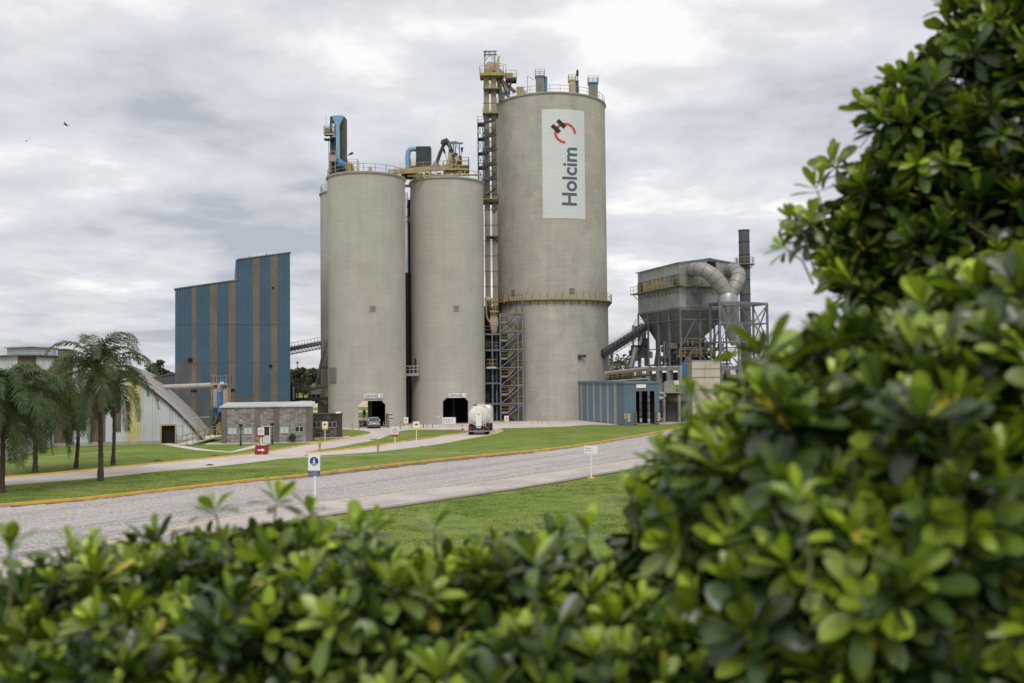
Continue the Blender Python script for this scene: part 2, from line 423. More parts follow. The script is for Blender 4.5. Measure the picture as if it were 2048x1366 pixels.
M['grass'] = ground_mat('mown_grass', [(0.155, 0.225, 0.042), (0.225, 0.26, 0.068), (0.095, 0.165, 0.022), (0.27, 0.235, 0.105), (0.065, 0.11, 0.015)],
    [(0.10, 0.42, 0.62, None), (0.35, 0.48, 0.66, (1, 1.6, 1)), (0.22, 0.54, 0.70, None), (4.0, 0.50, 0.70, None)], 1.0, 7,
    speck=[(11, 0.72, 1.0, 0.35, (0.06, 0.11, 0.015)), (7, 0.75, 1.0, 0.30, (0.24, 0.30, 0.07))])
_g0, _g1 = G(68, 1125), G(1254, 926.5); RANG = math.atan2(_g1.y - _g0.y, _g1.x - _g0.x)
M['gravel'] = ground_mat('pale_gravel', [(0.40, 0.365, 0.35), (0.46, 0.425, 0.41), (0.30, 0.275, 0.265), (0.25, 0.22, 0.20)],
    [(0.15, 0.4, 0.65, (1, 1, 1)), (1.0, 0.47, 0.62, (0.012, 0.55, 1, RANG)), (1.0, 0.60, 0.70, (0.05, 0.5, 1, RANG))], 0.8, 22,
    speck=[(19, 0.55, 1.0, 0.75, (0.20, 0.18, 0.17)), (15, 0.6, 1.0, 0.8, (0.70, 0.67, 0.66)), (6, 0.93, 1.0, 0.5, (0.20, 0.17, 0.15))])
M['verge'] = ground_mat('muddy_verge', [(0.15, 0.115, 0.085), (0.26, 0.22, 0.19), (0.12, 0.13, 0.045)],
    [(0.9, 0.45, 0.6, None), (1.6, 0.5, 0.66, None)], 1.0, 12, speck=[(6, 0.6, 1, 0.6, (0.09, 0.065, 0.045))])
M['walk'] = ground_mat('sidewalk_concrete', [(0.40, 0.365, 0.34), (0.50, 0.45, 0.42), (0.30, 0.275, 0.25)],
    [(0.3, 0.42, 0.6, None), (1.2, 0.55, 0.7, None)], 0.3, 10)
M['yard'] = ground_mat('dusty_yard', [(0.52, 0.47, 0.44), (0.62, 0.57, 0.53), (0.38, 0.34, 0.31)],
    [(0.15, 0.42, 0.6, None), (0.4, 0.55, 0.7, (0.5, 1.5, 1))], 0.4, 10)

# ------------------------------------------------------------------ ground sheet (flat site, raised bank where the photographer stands)
def bank(r):
    t = min(1, max(0, (31 - r) / 25.0)); return 5.45 * t * t * (3 - 2 * t)
def make_ground():
    rs = [0.0, 1, 2, 3, 4, 5, 6, 7, 8, 9, 10] + [10 + i * 1.0 for i in range(1, 26)] + [40, 50, 70, 100, 150, 220, 320, 480, 700, 1100, 1800, 3000, 5000]
    n = 120; mb = MB(); V = []; rnd = random.Random(3)
    for i, r in enumerate(rs):
        for j in range(n):
            a = 2 * math.pi * j / n
            z = bank(r) + (math.sin(a * 3 + r * .7) * 0.05 if 4 < r < 31 else 0) * min(1, (31 - r) / 5 if r < 31 else 0)
            V.append((math.cos(a) * r, math.sin(a) * r, z))
    F = [(i * n + j, (i + 1) * n + j, (i + 1) * n + (j + 1) % n, i * n + (j + 1) % n) for i in range(len(rs) - 1) for j in range(n)]
    mb.add(V, F); o = mb.build('ground', 'grass', smooth=True); struct(o)
make_ground()

def gl(pts, z=0.0): return [G(x, y, z) for x, y in pts]
def ext(pts, a=60, b=60):
    p = list(pts); d0 = (p[0] - p[1]).normalized() * a; d1 = (p[-1] - p[-2]).normalized() * b
    return [p[0] + d0] + p + [p[-1] + d1]
def strip(mb, line, o0, o1, z0, z1, m=0):
    """box strip along a polyline between two lateral offsets (left of travel positive)"""
    n = len(line); nr = []
    for i in range(n):
        d = (line[min(i + 1, n - 1)] - line[max(i - 1, 0)]); d.z = 0; d.normalize(); nr.append(Vector((-d.y, d.x, 0)))
    P = []
    for p, q in zip(line, nr):
        for o, z in ((o0, z0), (o0, z1), (o1, z1), (o1, z0)):
            P.append((p.x + q.x * o, p.y + q.y * o, z))
    F = [(4 * i + k, 4 * i + 4 + k, 4 * i + 4 + (k + 1) % 4, 4 * i + (k + 1) % 4) for i in range(n - 1) for k in range(3)]
    F += [(0, 1, 2, 3), tuple(4 * (n - 1) + k for k in (3, 2, 1, 0))]
    mb.add(P, F, m)
def smooth_line(pts, k=4):
    out = []
    n = len(pts)
    for i in range(n - 1):
        p0, p1, p2, p3 = pts[max(i - 1, 0)], pts[i], pts[i + 1], pts[min(i + 2, n - 1)]
        for j in range(k):
            t = j / k
            out.append(0.5 * ((2 * p1) + (p2 - p0) * t + (2 * p0 - 5 * p1 + 4 * p2 - p3) * t * t + (3 * p1 - p0 - 3 * p2 + p3) * t ** 3))
    out.append(pts[-1]); return out

def walk_lo_(): return ext(smooth_line(gl([(150, 1133), (400, 1076), (635, 1029), (760, 1013), (900, 993), (1100, 963), (1182, 949), (1254, 936.5), (1330, 923)], 0.13)), 30, 90)
# gravel road
up_l = ext(smooth_line(gl([(0, 1014), (171, 1000), (342, 981), (513, 962), (615, 952), (800, 930), (950, 914), (1082, 902), (1155, 893), (1247, 878.5), (1330, 863.5)])), 60, 90)
lo_l = ext(smooth_line(gl([(0, 1139), (68, 1125), (164, 1103), (330, 1066), (482, 1037), (632, 1011.6), (760, 996), (950, 971), (1100, 949.5), (1170, 939), (1254, 926.5), (1330, 914)])), 25, 90)
LAWN_CUT = []; LAWN_CUT.append([tuple(p)[:2] for p in up_l + list(reversed(walk_lo_()))])
mb = MB(); mb.prism(up_l + list(reversed(lo_l)), -0.1, 0.02); struct(mb.build('road', 'gravel'))
mb = MB(); strip(mb, up_l, 0.0, 0.20, -0.1, 0.17); struct(mb.build('kerb', 'kerb'))
rv = random.Random(4); up_f = []
for a, b in zip(up_l[1:-2], up_l[2:-1]):
    for k in range(6): up_f.append(a.lerp(b, k / 6))
edge = []
for p in up_f:
    x = proj(p)[0]; wv = 0.5 + (1.35 if 560 < x < 1060 else .25) * (.5 + .5 * math.sin((x - 560) / 500 * 3.14159)) + rv.uniform(-.28, .28)
    edge.append(Vector((p.x + .25 * wv, p.y - wv, 0)))
mb = MB(); mb.prism(up_f + list(reversed(edge)), -0.05, 0.026); struct(mb.build('verge', 'verge'))
mb = MB(); strip(mb, lo_l, -0.10, 0.08, -0.1, 0.135); struct(mb.build('kerb', 'kerb_pale'))
walk_lo = ext(smooth_line(gl([(150, 1133), (400, 1076), (635, 1029), (760, 1013), (900, 993), (1100, 963), (1182, 949), (1254, 936.5), (1330, 923)], 0.13)), 30, 90)
mb = MB(); mb.prism([p for p in lo_l[5:]] + list(reversed(walk_lo)), -0.05, 0.128); struct(mb.build('pavement', 'walk'))
mb = MB(); strip(mb, walk_lo, -0.08, 0.0, -0.1, 0.142); struct(mb.build('pavement_edge', 'yard'))
mb = MB(); strip(mb, walk_lo, -0.32, -0.12, -0.1, 0.03); struct(mb.build('soil_edge', 'dirt'))
# pale paths
P_up = [(-250, 972), (0, 957), (171, 942), (342, 925.5), (497, 909), (577, 897), (632, 887.5), (700, 876), (736, 869)]
P_lo = [(-250, 990), (0, 972), (195, 956), (320, 943), (410, 935.5), (506, 925), (561, 918), (638, 911.5), (755, 904), (853, 892), (900, 885), (937, 878), (972, 872), (990, 868), (1004, 863), (997, 858)]
isl = [(611, 906), (640, 901), (665, 897.5), (710, 889), (755, 880.5), (785, 868.5), (814, 861.5), (872, 860.5), (925, 861.5), (937, 864), (911, 869), (853, 877), (755, 892), (697, 899.5), (640, 905)]
yard_edge = [(1005, 856.5), (1063, 855.2), (1132, 853), (1183, 849.5), (1206, 849.5)]
a = gl(P_up); b = gl(P_lo)
yard_front = gl([(736, 868.5), (742, 865), (730, 862), (700, 859), (660, 858)])
back = [Vector((-48, 190, 0)), Vector((30, 190, 0)), Vector((30, 140, 0))]
LAWN_CUT.append([tuple(p)[:2] for p in a + yard_front[:3] + gl([(800, 848), (1000, 850)]) + list(reversed(b))])
mb = MB(); mb.prism(a + yard_front[:3] + gl([(800, 848), (1000, 850)]) + list(reversed(b)), -0.1, 0.02); struct(mb.build('path', 'path'))
mb = MB(); mb.prism(yard_front[2:] + [Vector((-33, 172, 0))] + [Vector((60, 186, 0)), Vector((60, 150, 0))] + gl([(1500, 838), (1420, 839), (1340, 848), (1206, 850)]) + list(reversed(gl(yard_edge))) + gl([(1000, 857), (937, 859), (800, 860)]), -0.1, 0.024); struct(mb.build('yard', 'yard'))
mb = MB(); mb.prism(gl(isl), -0.1, 0.09); struct(mb.build('island_lawn', 'grass'))
mb = MB(); strip(mb, smooth_line(a), 0.0, 0.22, -0.1, 0.12); struct(mb.build('kerb', 'kerb'))
i2 = smooth_line(gl(isl[9:] + isl[:1])); mb = MB(); strip(mb, i2, -0.22, 0.0, -0.1, 0.13); struct(mb.build('kerb', 'kerb'))
i3 = smooth_line(gl(isl[:9])); mb = MB(); strip(mb, i3, -0.12, 0.05, -0.1, 0.10); struct(mb.build('kerb', 'walk'))
mb = MB(); strip(mb, gl(P_lo[10:]), -0.18, 0.0, -0.1, 0.10); struct(mb.build('kerb', 'kerb_pale'))
mb = MB(); strip(mb, gl([(562, 918), (700, 911), (800, 908.5), (960, 905)]), -0.02, 0.1, -0.05, 0.03); struct(mb.build('path_edge', 'walk'))
# narrow footpaths
def footpath(pts, w, z=0.02):
    mb = MB(); strip(mb, gl(pts), -w / 2, w / 2, -0.05, z); struct(mb.build('footpath', 'yard'))
footpath([(330, 887), (360, 893), (400, 899.5), (462, 904.5), (500, 896), (528, 888)], 1.1)
footpath([(60, 916), (200, 905), (290, 900)], 0.12, 0.012)
# far side lane and pale sandy ground beyond the silos
mb = MB(); mb.prism([Vector(p) for p in ((-90, 214, 0), (-20, 200, 0), (-20, 206, 0), (-90, 221, 0))], -0.1, 0.02); struct(mb.build('lane', 'yard'))
mb = MB(); mb.prism([Vector(p) for p in ((-75, 235, 0), (-30, 235, 0), (-30, 330, 0), (-110, 330, 0))], -0.1, 0.03); struct(mb.build('sandy_ground', 'sand'))
# soil mounds (ant hills) on the lawns
for i, (px, py, w) in enumerate([(429, 912, .75), (316, 922, .8), (420, 931, .8), (614, 911, 0.6), (392, 964, .55), (668, 897, 0.5), (710, 889, .55), (843, 893, .45), (925, 903, .5)]):
    p = G(px, py); mb = MB(); V = []; rnd = random.Random(i)
    prof = [(1, 0), (.8, .35), (.5, .75), (.2, .95)]
    for r, z in prof:
        for j in range(12):
            g = j / 12 * 6.283; q = r * w / 2 * (1 + rnd.uniform(-.18, .18)); V.append((p.x + q * math.cos(g), p.y + q * .8 * math.sin(g), z * 0.17 * w * rnd.uniform(.8, 1.1) - 0.01))
    mb.add(V, [(k * 12 + j, k * 12 + (j + 1) % 12, (k + 1) * 12 + (j + 1) % 12, (k + 1) * 12 + j) for k in range(3) for j in range(12)] + [tuple(36 + j for j in range(12))])
    o = mb.build('soil_mound', 'dirt', loc=p, smooth=True)
    tag(o, ['small dark soil heap just above the yellow kerb left of the red barrier', 'dark soil heap above the path kerb behind the palms, left of its neighbour', 'dark soil heap on the near edge of the pale path',
            'small dark heap at the tip of the lawn island kerb', 'flat dark heap on the lawn above the gravel road kerb', 'low dark heap on the left of the lawn island',
            'low dark heap at the middle of the lawn island edge', 'tiny dark heap below the path near the yellow diamond sign', 'tiny dark heap on the lawn left of the tanker'][i], 'soil heap', 'dark soil heaps on the lawns')

# ------------------------------------------------------------------ silos
def bool_cut(ob, cutters):
    for c in cutters:
        md = ob.modifiers.new('b', 'BOOLEAN'); md.operation = 'DIFFERENCE'; md.object = c; md.solver = 'EXACT'
        bpy.context.view_layer.update()
        me = new_from(ob); old = ob.data; ob.modifiers.clear(); ob.data = me
        bpy.data.meshes.remove(old)
    for c in cutters: bpy.data.objects.remove(c)
    ob.data.polygons.foreach_set('use_smooth', [True] * len(ob.data.polygons)); ob.data.set_sharp_from_angle(angle=R(25))
def centre(px, Y, py=700):
    p = W(px, py, Y); return Vector((p.x, Y, 0))
S1 = centre(734, 144.2); S2 = centre(896, 151.8); S3 = centre(713.5, 157.5); S4 = centre(884, 168)
S5 = centre(1106, 163.5)
R1 = 5.6; H1 = 35.9; H2 = 36.6; R5 = 9.0
H5 = zat(S5.x, S5.y - .5, 213); print('H5', H5, 'S', S1, S2, S5)

def silo(c, r, h, label, matn, voids=(), extra=None, kids=True):
    t = thing('concrete_silo', label, 'silo', tuple(c), 'concrete silos')
    mb = MB(); mb.lathe([(r, -0.3), (r, h - .25)], c, 160); body = mb.build('wall', matn, t, fixn=True)
    if voids: bool_cut(body, voids)
    else:
        body.data.polygons.foreach_set('use_smooth', [True] * len(body.data.polygons)); body.data.set_sharp_from_angle(angle=R(30))
    mb = MB(); mb.lathe([(r - .4, h - .25), (r + .16, h - .25), (r + .20, h - .05), (r + .16, h + .02), (r - .4, h + .10)], c, 128)
    mb.build('roof_slab', 'conc', t, smooth=True)
    mb = MB(); k = int(2 * math.pi * r / 1.6)
    pts = [(c.x + (r - .05) * math.cos(2 * math.pi * i / k), c.y + (r - .05) * math.sin(2 * math.pi * i / k), h + .02) for i in range(k)]
    mb.railing(pts, 1.1, 1.6, .05, 0, 1, True)
    mb.build('roof_railing', 'rail_grey' if r < 7 else 'yellow', t)
    return t
def cyl_cut(c, r, z0, z1):
    mb = MB(); mb.lathe([(r, z0), (r, z1)], c, 96); return mb.build('cut', 'dark_conc', fixn=True)
def door_cut(p0, d, a, b, w, h, ch=0.55):
    """chamfered tunnel section centred on p0 running along d from a to b"""
    d = Vector(d).normalized(); n = Vector((d.y, -d.x, 0)); z = Vector((0, 0, 1))
    prof = [(-w / 2, -1), (w / 2, -1), (w / 2, h - ch), (w / 2 - ch, h), (-w / 2 + ch, h), (-w / 2, h - ch)]
    mb = MB(); mb.extr(prof, Vector(p0) + d * a, n, z, d, b - a); return mb.build('cut', 'dark_conc', fixn=True)
D2 = Vector((-0.255, 1, 0)).normalized()
g2 = centre(745, S1.y - R1, 830)     # middle of the left portal
g1 = centre(912.5, S2.y - R1, 830)
t_s1 = silo(S1, R1, H1, 'front left concrete silo with the GRANEL 2 portal at its foot', 'conc_a',
     [cyl_cut(S1, R1 - .45, -1, 7.0), door_cut(g2, D2, -3, 14, 3.75, 3.75)])
t_s2 = silo(S2, R1, H2, 'front middle concrete silo with the GRANEL 1 portal, left of the tall bannered silo', 'conc_a',
     [cyl_cut(S2, R1 - .45, -1, 7.0), door_cut(g1, Vector((-0.2, 1, 0)), -3, 6, 3.8, 3.9)])
silo(S3, R1, 36.0, 'silo standing behind the front left silo, only its left edge showing', 'conc_b',
     [cyl_cut(S3, R1 - .45, -1, 7.0), door_cut(g2, D2, 8, 34, 3.9, 4.2)])
silo(S4, R1, 36.0, 'silo behind the gap between the two front silos', 'conc_b')
t_s5 = silo(S5, R5, H5, 'tallest and widest concrete silo carrying the white banner', 'conc_b')
# dark inner lining of the two drive-through bays
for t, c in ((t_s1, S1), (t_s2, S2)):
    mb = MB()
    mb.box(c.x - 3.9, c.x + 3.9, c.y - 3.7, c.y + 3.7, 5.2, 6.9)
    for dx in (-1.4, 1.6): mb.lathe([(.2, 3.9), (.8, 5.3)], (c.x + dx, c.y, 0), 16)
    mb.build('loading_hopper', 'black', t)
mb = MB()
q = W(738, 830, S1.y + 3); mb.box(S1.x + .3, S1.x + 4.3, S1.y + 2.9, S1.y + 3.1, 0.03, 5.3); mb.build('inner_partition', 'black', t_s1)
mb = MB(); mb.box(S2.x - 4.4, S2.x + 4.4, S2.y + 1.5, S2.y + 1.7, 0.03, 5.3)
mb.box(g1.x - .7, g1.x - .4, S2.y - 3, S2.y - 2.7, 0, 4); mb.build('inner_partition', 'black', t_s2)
for t, c, px in ((t_s1, S1, 744.5), (t_s2, S2, 912)):
    a = math.asin(max(-1, min(1, (W(px, 616, c.y - R1).x - c.x) / R1))); z = W(px, 616, c.y - R1).z
    fr = frame((c.x + R1 * math.sin(a), c.y - R1 * math.cos(a), z), a)
    mb = MB(fr); mb.box(-.42, .42, -.12, .05, -.38, -.28); mb.box(-.42, .42, -.12, .05, .28, .38); mb.box(-.42, -.34, -.12, .05, -.28, .28); mb.box(.34, .42, -.12, .05, -.28, .28)
    for k in range(4): mb.box(-.34, .34, -.09, .02, -.22 + k * .13, -.17 + k * .13)
    mb.box(-.34, .34, .01, .05, -.28, .28, 1)
    mb.build('vent', ['conc', 'black'], t)
# big silo: collar, walkway, vents, lamp
zr = W(1104, 597, S5.y - R5).z; print('ring z', zr)
mb = MB(); mb.lathe([(R5 - .2, zr - .22), (R5 + .75, zr - .22), (R5 + .75, zr - .02), (R5 - .2, zr - .02)], S5, 128, caps=False)
mb.build('gallery_floor', 'yellow', t_s5, smooth=True)
K = 44; first = None
for i in range(K):
    if first is None:
        mb = MB(); f = lambda r, z: (S5.x + r, S5.y, z)
        mb.bar(f(R5 - .05, zr - 1.1), f(R5 + .65, zr - .25), .08); mb.bar(f(R5 + .06, zr - 1.15), f(R5 + .06, zr - .25), .1); mb.bar(f(R5, zr - .27), f(R5 + .7, zr - .27), .09)
        first = b_ = mb.build('bracket', 'steel', t_s5)
    else:
        b_ = first.copy(); COL.objects.link(b_); b_.parent = t_s5
    b_.rotation_euler = (0, 0, 2 * math.pi * i / K)
mb = MB(); K = 52
mb.railing([(S5.x + (R5 + .7) * math.cos(2 * math.pi * i / K), S5.y + (R5 + .7) * math.sin(2 * math.pi * i / K), zr) for i in range(K)], 1.1, 1.2, .045, 0, 1, True)
mb.build('gallery_railing', 'yellow', t_s5)
mb = MB(); mb.lathe([(R5 + .12, -.3), (R5 + .10, zr - .3), (R5 - .1, zr - .25)], S5, 160, caps=False); mb.build('thicker_base_wall', 'conc_b', t_s5, smooth=True)
def on_silo(c, r, px, py):
    a = 0.0
    for _ in range(12):
        p = W(px, py, c.y - r * math.cos(a)); a = math.asin(max(-.99, min(.99, (p.x - c.x) / r)))
    return a, W(px, py, c.y - r * math.cos(a)).z
for px, py in ((1144, 581), (1027, 585)):
    a, z = on_silo(S5, R5, px, py); fr = frame((S5.x + R5 * math.sin(a), S5.y - R5 * math.cos(a), z), a); mb = MB(fr)
    mb.box(-.45, .45, -.14, .05, -.42, -.32); mb.box(-.45, .45, -.14, .05, .32, .42)
    for x in (-.45, -.04, .37): mb.box(x, x + .08, -.14, .05, -.32, .32)
    for k in range(3): mb.box(-.37, .37, -.1, .0, -.2 + k * .18, -.14 + k * .18)
    mb.box(-.4, .4, .0, .04, -.32, .32, 1); mb.build('vent', ['conc', 'black'], t_s5)
a, z = on_silo(S5, R5 + .12, 1161, 714); fr = frame((S5.x + (R5 + .12) * math.sin(a), S5.y - (R5 + .12) * math.cos(a), z), a); mb = MB(fr)
mb.box(-.45, -.1, -.35, 0, -.35, .35); mb.tube([(-.1, -.2, .1), (.25, -.5, .15), (.5, -.75, .15)], [.12, .2, .27], 12); mb.build('floodlight', 'dark', t_s5)

# banner on the tall silo
aL, zT = on_silo(S5, R5, 1083.5, 219); aR, _ = on_silo(S5, R5, 1168, 222); _, zB = on_silo(S5, R5, 1086, 437)
zB2 = on_silo(S5, R5, 1086, 437)[1]; BWID = (aR - aL) * R5; BH = zT - zB
print('banner', BWID, BH)
ban = thing('banner', 'tall white banner with red and black emblem and upright Holcim lettering on the big silo', 'banner', (S5.x + R5 * math.sin((aL + aR) / 2), S5.y - R5 * math.cos((aL + aR) / 2), zB))
def bpt(u, v, off=0.03):      # u 0..1 left to right, v 0..1 bottom to top
    g = aL + (aR - aL) * u; rr = R5 + off
    return (S5.x + rr * math.sin(g), S5.y - rr * math.cos(g), zB + BH * v)
mb = MB(); n = 24
for i in range(n):
    for v0, v1 in ((0, 1),):
        mb.add([bpt(i / n, 0), bpt((i + 1) / n, 0), bpt((i + 1) / n, 1), bpt(i / n, 1)], [(0, 1, 2, 3)])
for u0, u1, v0, v1 in ((0, 0, 0, 1), (1, 1, 0, 1)):
    mb.add([bpt(u0, 0, 0), bpt(u0, 0), bpt(u0, 1), bpt(u0, 1, 0)], [(0, 1, 2, 3)])
bo = mb.build('sheet', 'cleanwhite', ban)
mb = MB()
for k in range(1, 22):
    v = k / 22
    for i in range(n): mb.add([bpt(i / n, v - .0007, .034), bpt((i + 1) / n, v - .0007, .034), bpt((i + 1) / n, v + .0007, .034), bpt(i / n, v + .0007, .034)], [(0, 1, 2, 3)])
for u in (.27, .53, .78): mb.add([bpt(u - .002, 0, .035), bpt(u + .002, 0, .035), bpt(u + .002, 1, .035), bpt(u - .002, 1, .035)], [(0, 1, 2, 3)])
mb.build('seams', mat('seam_grey', (0.52, 0.535, 0.55), 0.7), ban)
def buv(x, y):    # photo-crop coordinates (5.254 px per photo px) to banner u,v
    v = (1248 - y) / 1153.0; xl = 137 - 19 * v; xr = 577 - 22 * v
    return (x - xl) / (xr - xl), v
def bend_add(mb, pts, faces, off):
    """subdivide flat shape so it follows the curved wall"""
    bm = bmesh.new(); vs = [bm.verts.new((x, y, 0)) for x, y in pts]
    for f in faces:
        try: bm.faces.new([vs[i] for i in f])
        except ValueError: pass
    xs = [p[0] for p in pts]
    x = min(xs) + 14
    while x < max(xs):
        bmesh.ops.bisect_plane(bm, geom=bm.verts[:] + bm.edges[:] + bm.faces[:], plane_co=(x, 0, 0), plane_no=(1, 0, 0)); x += 14
    bm.verts.index_update(); bm.verts.ensure_lookup_table()
    V = []
    for v in bm.verts:
        u, w = buv(v.co.x, v.co.y); V.append(bpt(u, w, off))
    mb.add(V, [tuple(v.index for v in reversed(f.verts)) for f in bm.faces]); bm.free()
mb = MB()
def arcpts(r, a0, a1, k): return [(352 + r * math.cos(R(a0 + (a1 - a0) * i / k)), 349 - r * math.sin(R(a0 + (a1 - a0) * i / k))) for i in range(k + 1)]
o_ = arcpts(111, 0, 270, 48); i_ = arcpts(84, 0, 270, 48)
bend_add(mb, o_ + i_, [(k, k + 1, 49 + k + 1, 49 + k) for k in range(48)], .045)
mb.build('emblem_ring', 'logo_red', ban)
mb = MB()
for cx_, cy_ in ((257, 304), (309, 251)):
    h = math.sqrt(.5); ax = (h, h); ay = (h, -h)
    bend_add(mb, [(cx_ + ax[0] * s * 52 + ay[0] * q * 21, cy_ + ax[1] * s * 52 + ay[1] * q * 21) for s, q in ((-1, -1), (1, -1), (1, 1), (-1, 1))], [(0, 1, 2, 3)], .06)
mb.build('emblem_bars', 'logo_black', ban)
v, f = text_verts('Holcim', 1.0, 0.022)
xs = [p[0] for p in v]; ys = [p[1] for p in v]; x0, x1, y1 = min(xs), max(xs), max(ys)
mb = MB(); sx = (1112 - 497) / (x1 - x0); sy = (470 - 322) / y1
bend_add(mb, [(470 - b * sy, 1112 - (a - x0) * sx) for a, b in v], f, .05)
mb.build('lettering', 'slate', ban)

# GRANEL boards over the portals
def wall_board(txt, px0, px1, py0, py1, c, r, label, par=None):
    Yb = c.y - r - .05; p0 = W(px0, py1, Yb); p1 = W(px1, py0, Yb); 
    a, z = on_silo(c, r, (px0 + px1) / 2, (py0 + py1) / 2)
    w = p1.x - p0.x; h = p1.z - p0.z; ctr = Vector((c.x + (r + .12) * math.sin(a), c.y - (r + .12) * math.cos(a), z))
    ctr += Vector((0, -.02, 0))
    t = thing('portal_sign', label, 'sign', tuple(ctr), 'portal name boards')
    dx = Vector((math.cos(a), math.sin(a), 0)); dn = Vector((math.sin(a), -math.cos(a), 0)); up = Vector((0, 0, 1))
    fr = frame(ctr, a); mb = MB(fr); mb.box(-w / 2, w / 2, -.03, .03, -h / 2, h / 2); mb.build('board', 'white', t)
    text_on('lettering', txt, ctr + dn * .03, w * .93, h * .74, dx, up, dn, 'ink', t, 0.012)
wall_board('GRANEL 2', 728, 765, 787.5, 796.5, S1, R1, 'white board reading GRANEL 2 over the left silo portal')
wall_board('GRANEL 1', 896.5, 932.5, 786.5, 795.5, S2, R1, 'white board reading GRANEL 1 over the middle silo portal')
# ------------------------------------------------------------------ tall blue striped storage building
def blue_building():
    P = W(350, 760, 135); P.z = 0
    Lw = along(P, EX, 580.5); Lw1 = along(P, EX, 475.5)
    t = thing('storage_building', 'tall windowless building clad in blue sheet with brown translucent stripes and a stepped roof', 'industrial building', tuple(P))
    q = lambda d: P + EX * d
    zl = zat(*q(0).xy, 579); z1 = zat(*q(Lw1).xy, 560.5); z2 = zat(*q(Lw1).xy, 520); z3 = zat(*q(Lw).xy, 505.5)
    top = lambda d: (zl + (z1 - zl) * d / Lw1) if d < Lw1 else (z2 + (z3 - z2) * (d - Lw1) / (Lw - Lw1))
    stripes = [along(P, EX, x) for x in (381, 394, 420, 432, 457, 469, 507.5, 518.5, 543.5, 555)]
    def mf(d):
        for a, b in zip(stripes[::2], stripes[1::2]):
            if a <= d <= b: return 1
        return 0
    # lower dusty zone on the left, blue above
    mb = MB(); e0 = q(0); e1 = q(Lw)
    zlow = lambda d: max(3.0, 9.5 - 6.5 * max(0, (d - 2)) / 9) if d < 11 else 3.0
    zl_s = 6.2
    # lapped courses: each starts 2 cm proud of the one below
    courses = [(0, 4.6), (4.6, 9.3), (9.3, 14.6), (14.6, 99)]
    for i, (a, b) in enumerate(courses):
        off = -0.015 * i
        n_ = Vector((EX.y, -EX.x, 0)) * off
        for (d0, d1) in ((0, Lw1), (Lw1, Lw)):
            p0 = P + EX * d0 + n_; p1 = P + EX * d1 + n_
            ztf = lambda t_, d0=d0, b=b: min(b, top(d0 + t_ + (1e-3 if d0 else -1e-3)))
            def mff(t_, d0=d0, i=i):
                d = d0 + t_; s = mf(d)
                if i == 0: return 2 if s == 0 and d < 11.5 else s
                if i == 1: return 2 if (s == 0 and d < 3.2) else s
                return s
            corr(mb, p0, p1, a, ztf, 0.30, 0.075, mff)
    mb.build('front_cladding', ['blue', 'tan', 'lowblue'], t)
    for z in (4.6, 9.3, 14.6):
        for d0, d1 in ((0, Lw),):
            if z > zl - .2: d0 = 0
            mb2 = MB(frame(P, TH)); mb2.box(.02, Lw - .02, -.085, -.078, z - .05, z + .03); mb2.build('sheet_lap', 'lowblue', t)
    # body behind the sheets, roof and side walls
    D = 20.0; mb = MB(frame(P, TH))
    prof = [(0.06, 0), (Lw - .04, 0), (Lw - .04, z3 - .1), (Lw1, z2 - .1), (Lw1, z1 - .1), (0.06, zl - .1)]
    mb.extr(prof, (0, .25, 0), (1, 0, 0), (0, 0, 1), (0, 1, 0), D)
    mb.build('body', 'lowblue', t, fixn=True)
    mb = MB(frame(P, TH))
    for d0, d1, a, b in ((-.15, Lw1 + .1, zl, z1), (Lw1 - .12, Lw + .12, z2, z3)):
        mb.extr([(d0, a + .02), (d1, b + .02), (d1, b + .16), (d0, a + .16)], (0, -.12, 0), (1, 0, 0), (0, 0, 1), (0, 1, 0), D + .5)
    mb.build('roof', 'galv_d', t, fixn=True)
    mb = MB(frame(P, TH))
    mb.box(Lw1 - .28, Lw1 - .02, -.06, D, z1 + .1, z2 + .02); mb.build('step_wall', 'blue', t)
    for px0, px1 in ((499, 506), (534, 542)):
        a = along(P, EX, px0); b = along(P, EX, px1); mb = MB(frame(P, TH)); z = top(a)
        mb.extr([(a, z + .1), (b, top(b) + .15), (a, z + .75)], (0, 3, 0), (1, 0, 0), (0, 0, 1), (0, 1, 0), 6); mb.build('roof_vent', 'galv_d', t, fixn=True)
    for px, py, w, h in ((380.5, 720, .55, .55), (541.5, 732, .38, .4), (388, 781, .75, .32), (464, 780, .7, .3), (545.8, 575.5, .25, .2)):
        d = along(P, EX, px); z = zat(*q(d).xy, py); mb = MB(frame(P, TH))
        mb.box(d - w / 2, d + w / 2, -.16, 0, z - h / 2, z + h / 2)
        mb.box(d - w / 2 + .06, d + w / 2 - .06, -.18, -.15, z - h / 2 + .06, z + h / 2 - .06)
        mb.build('vent_opening', 'black', t)
    # low lean-to at its left
    e = along(P, EX, 332); zz = zat(*q(0).xy, 747)
    mb = MB(); corr(mb, P + EX * (-9) + EY * 1.5, P + EY * 1.5, 0, lambda t_: zz - 1.7 * (1 - t_ / 9.0), .26, .05)
    mb.build('side_annex_wall', 'lowblue', t)
    mb = MB(frame(P, TH)); mb.extr([(-9.2, zz - 1.75), (0, zz), (0, zz + .12), (-9.2, zz - 1.62)], (0, 1.3, 0), (1, 0, 0), (0, 0, 1), (0, 1, 0), 14); mb.build('side_annex_roof', 'galv_d', t, fixn=True)
blue_building()

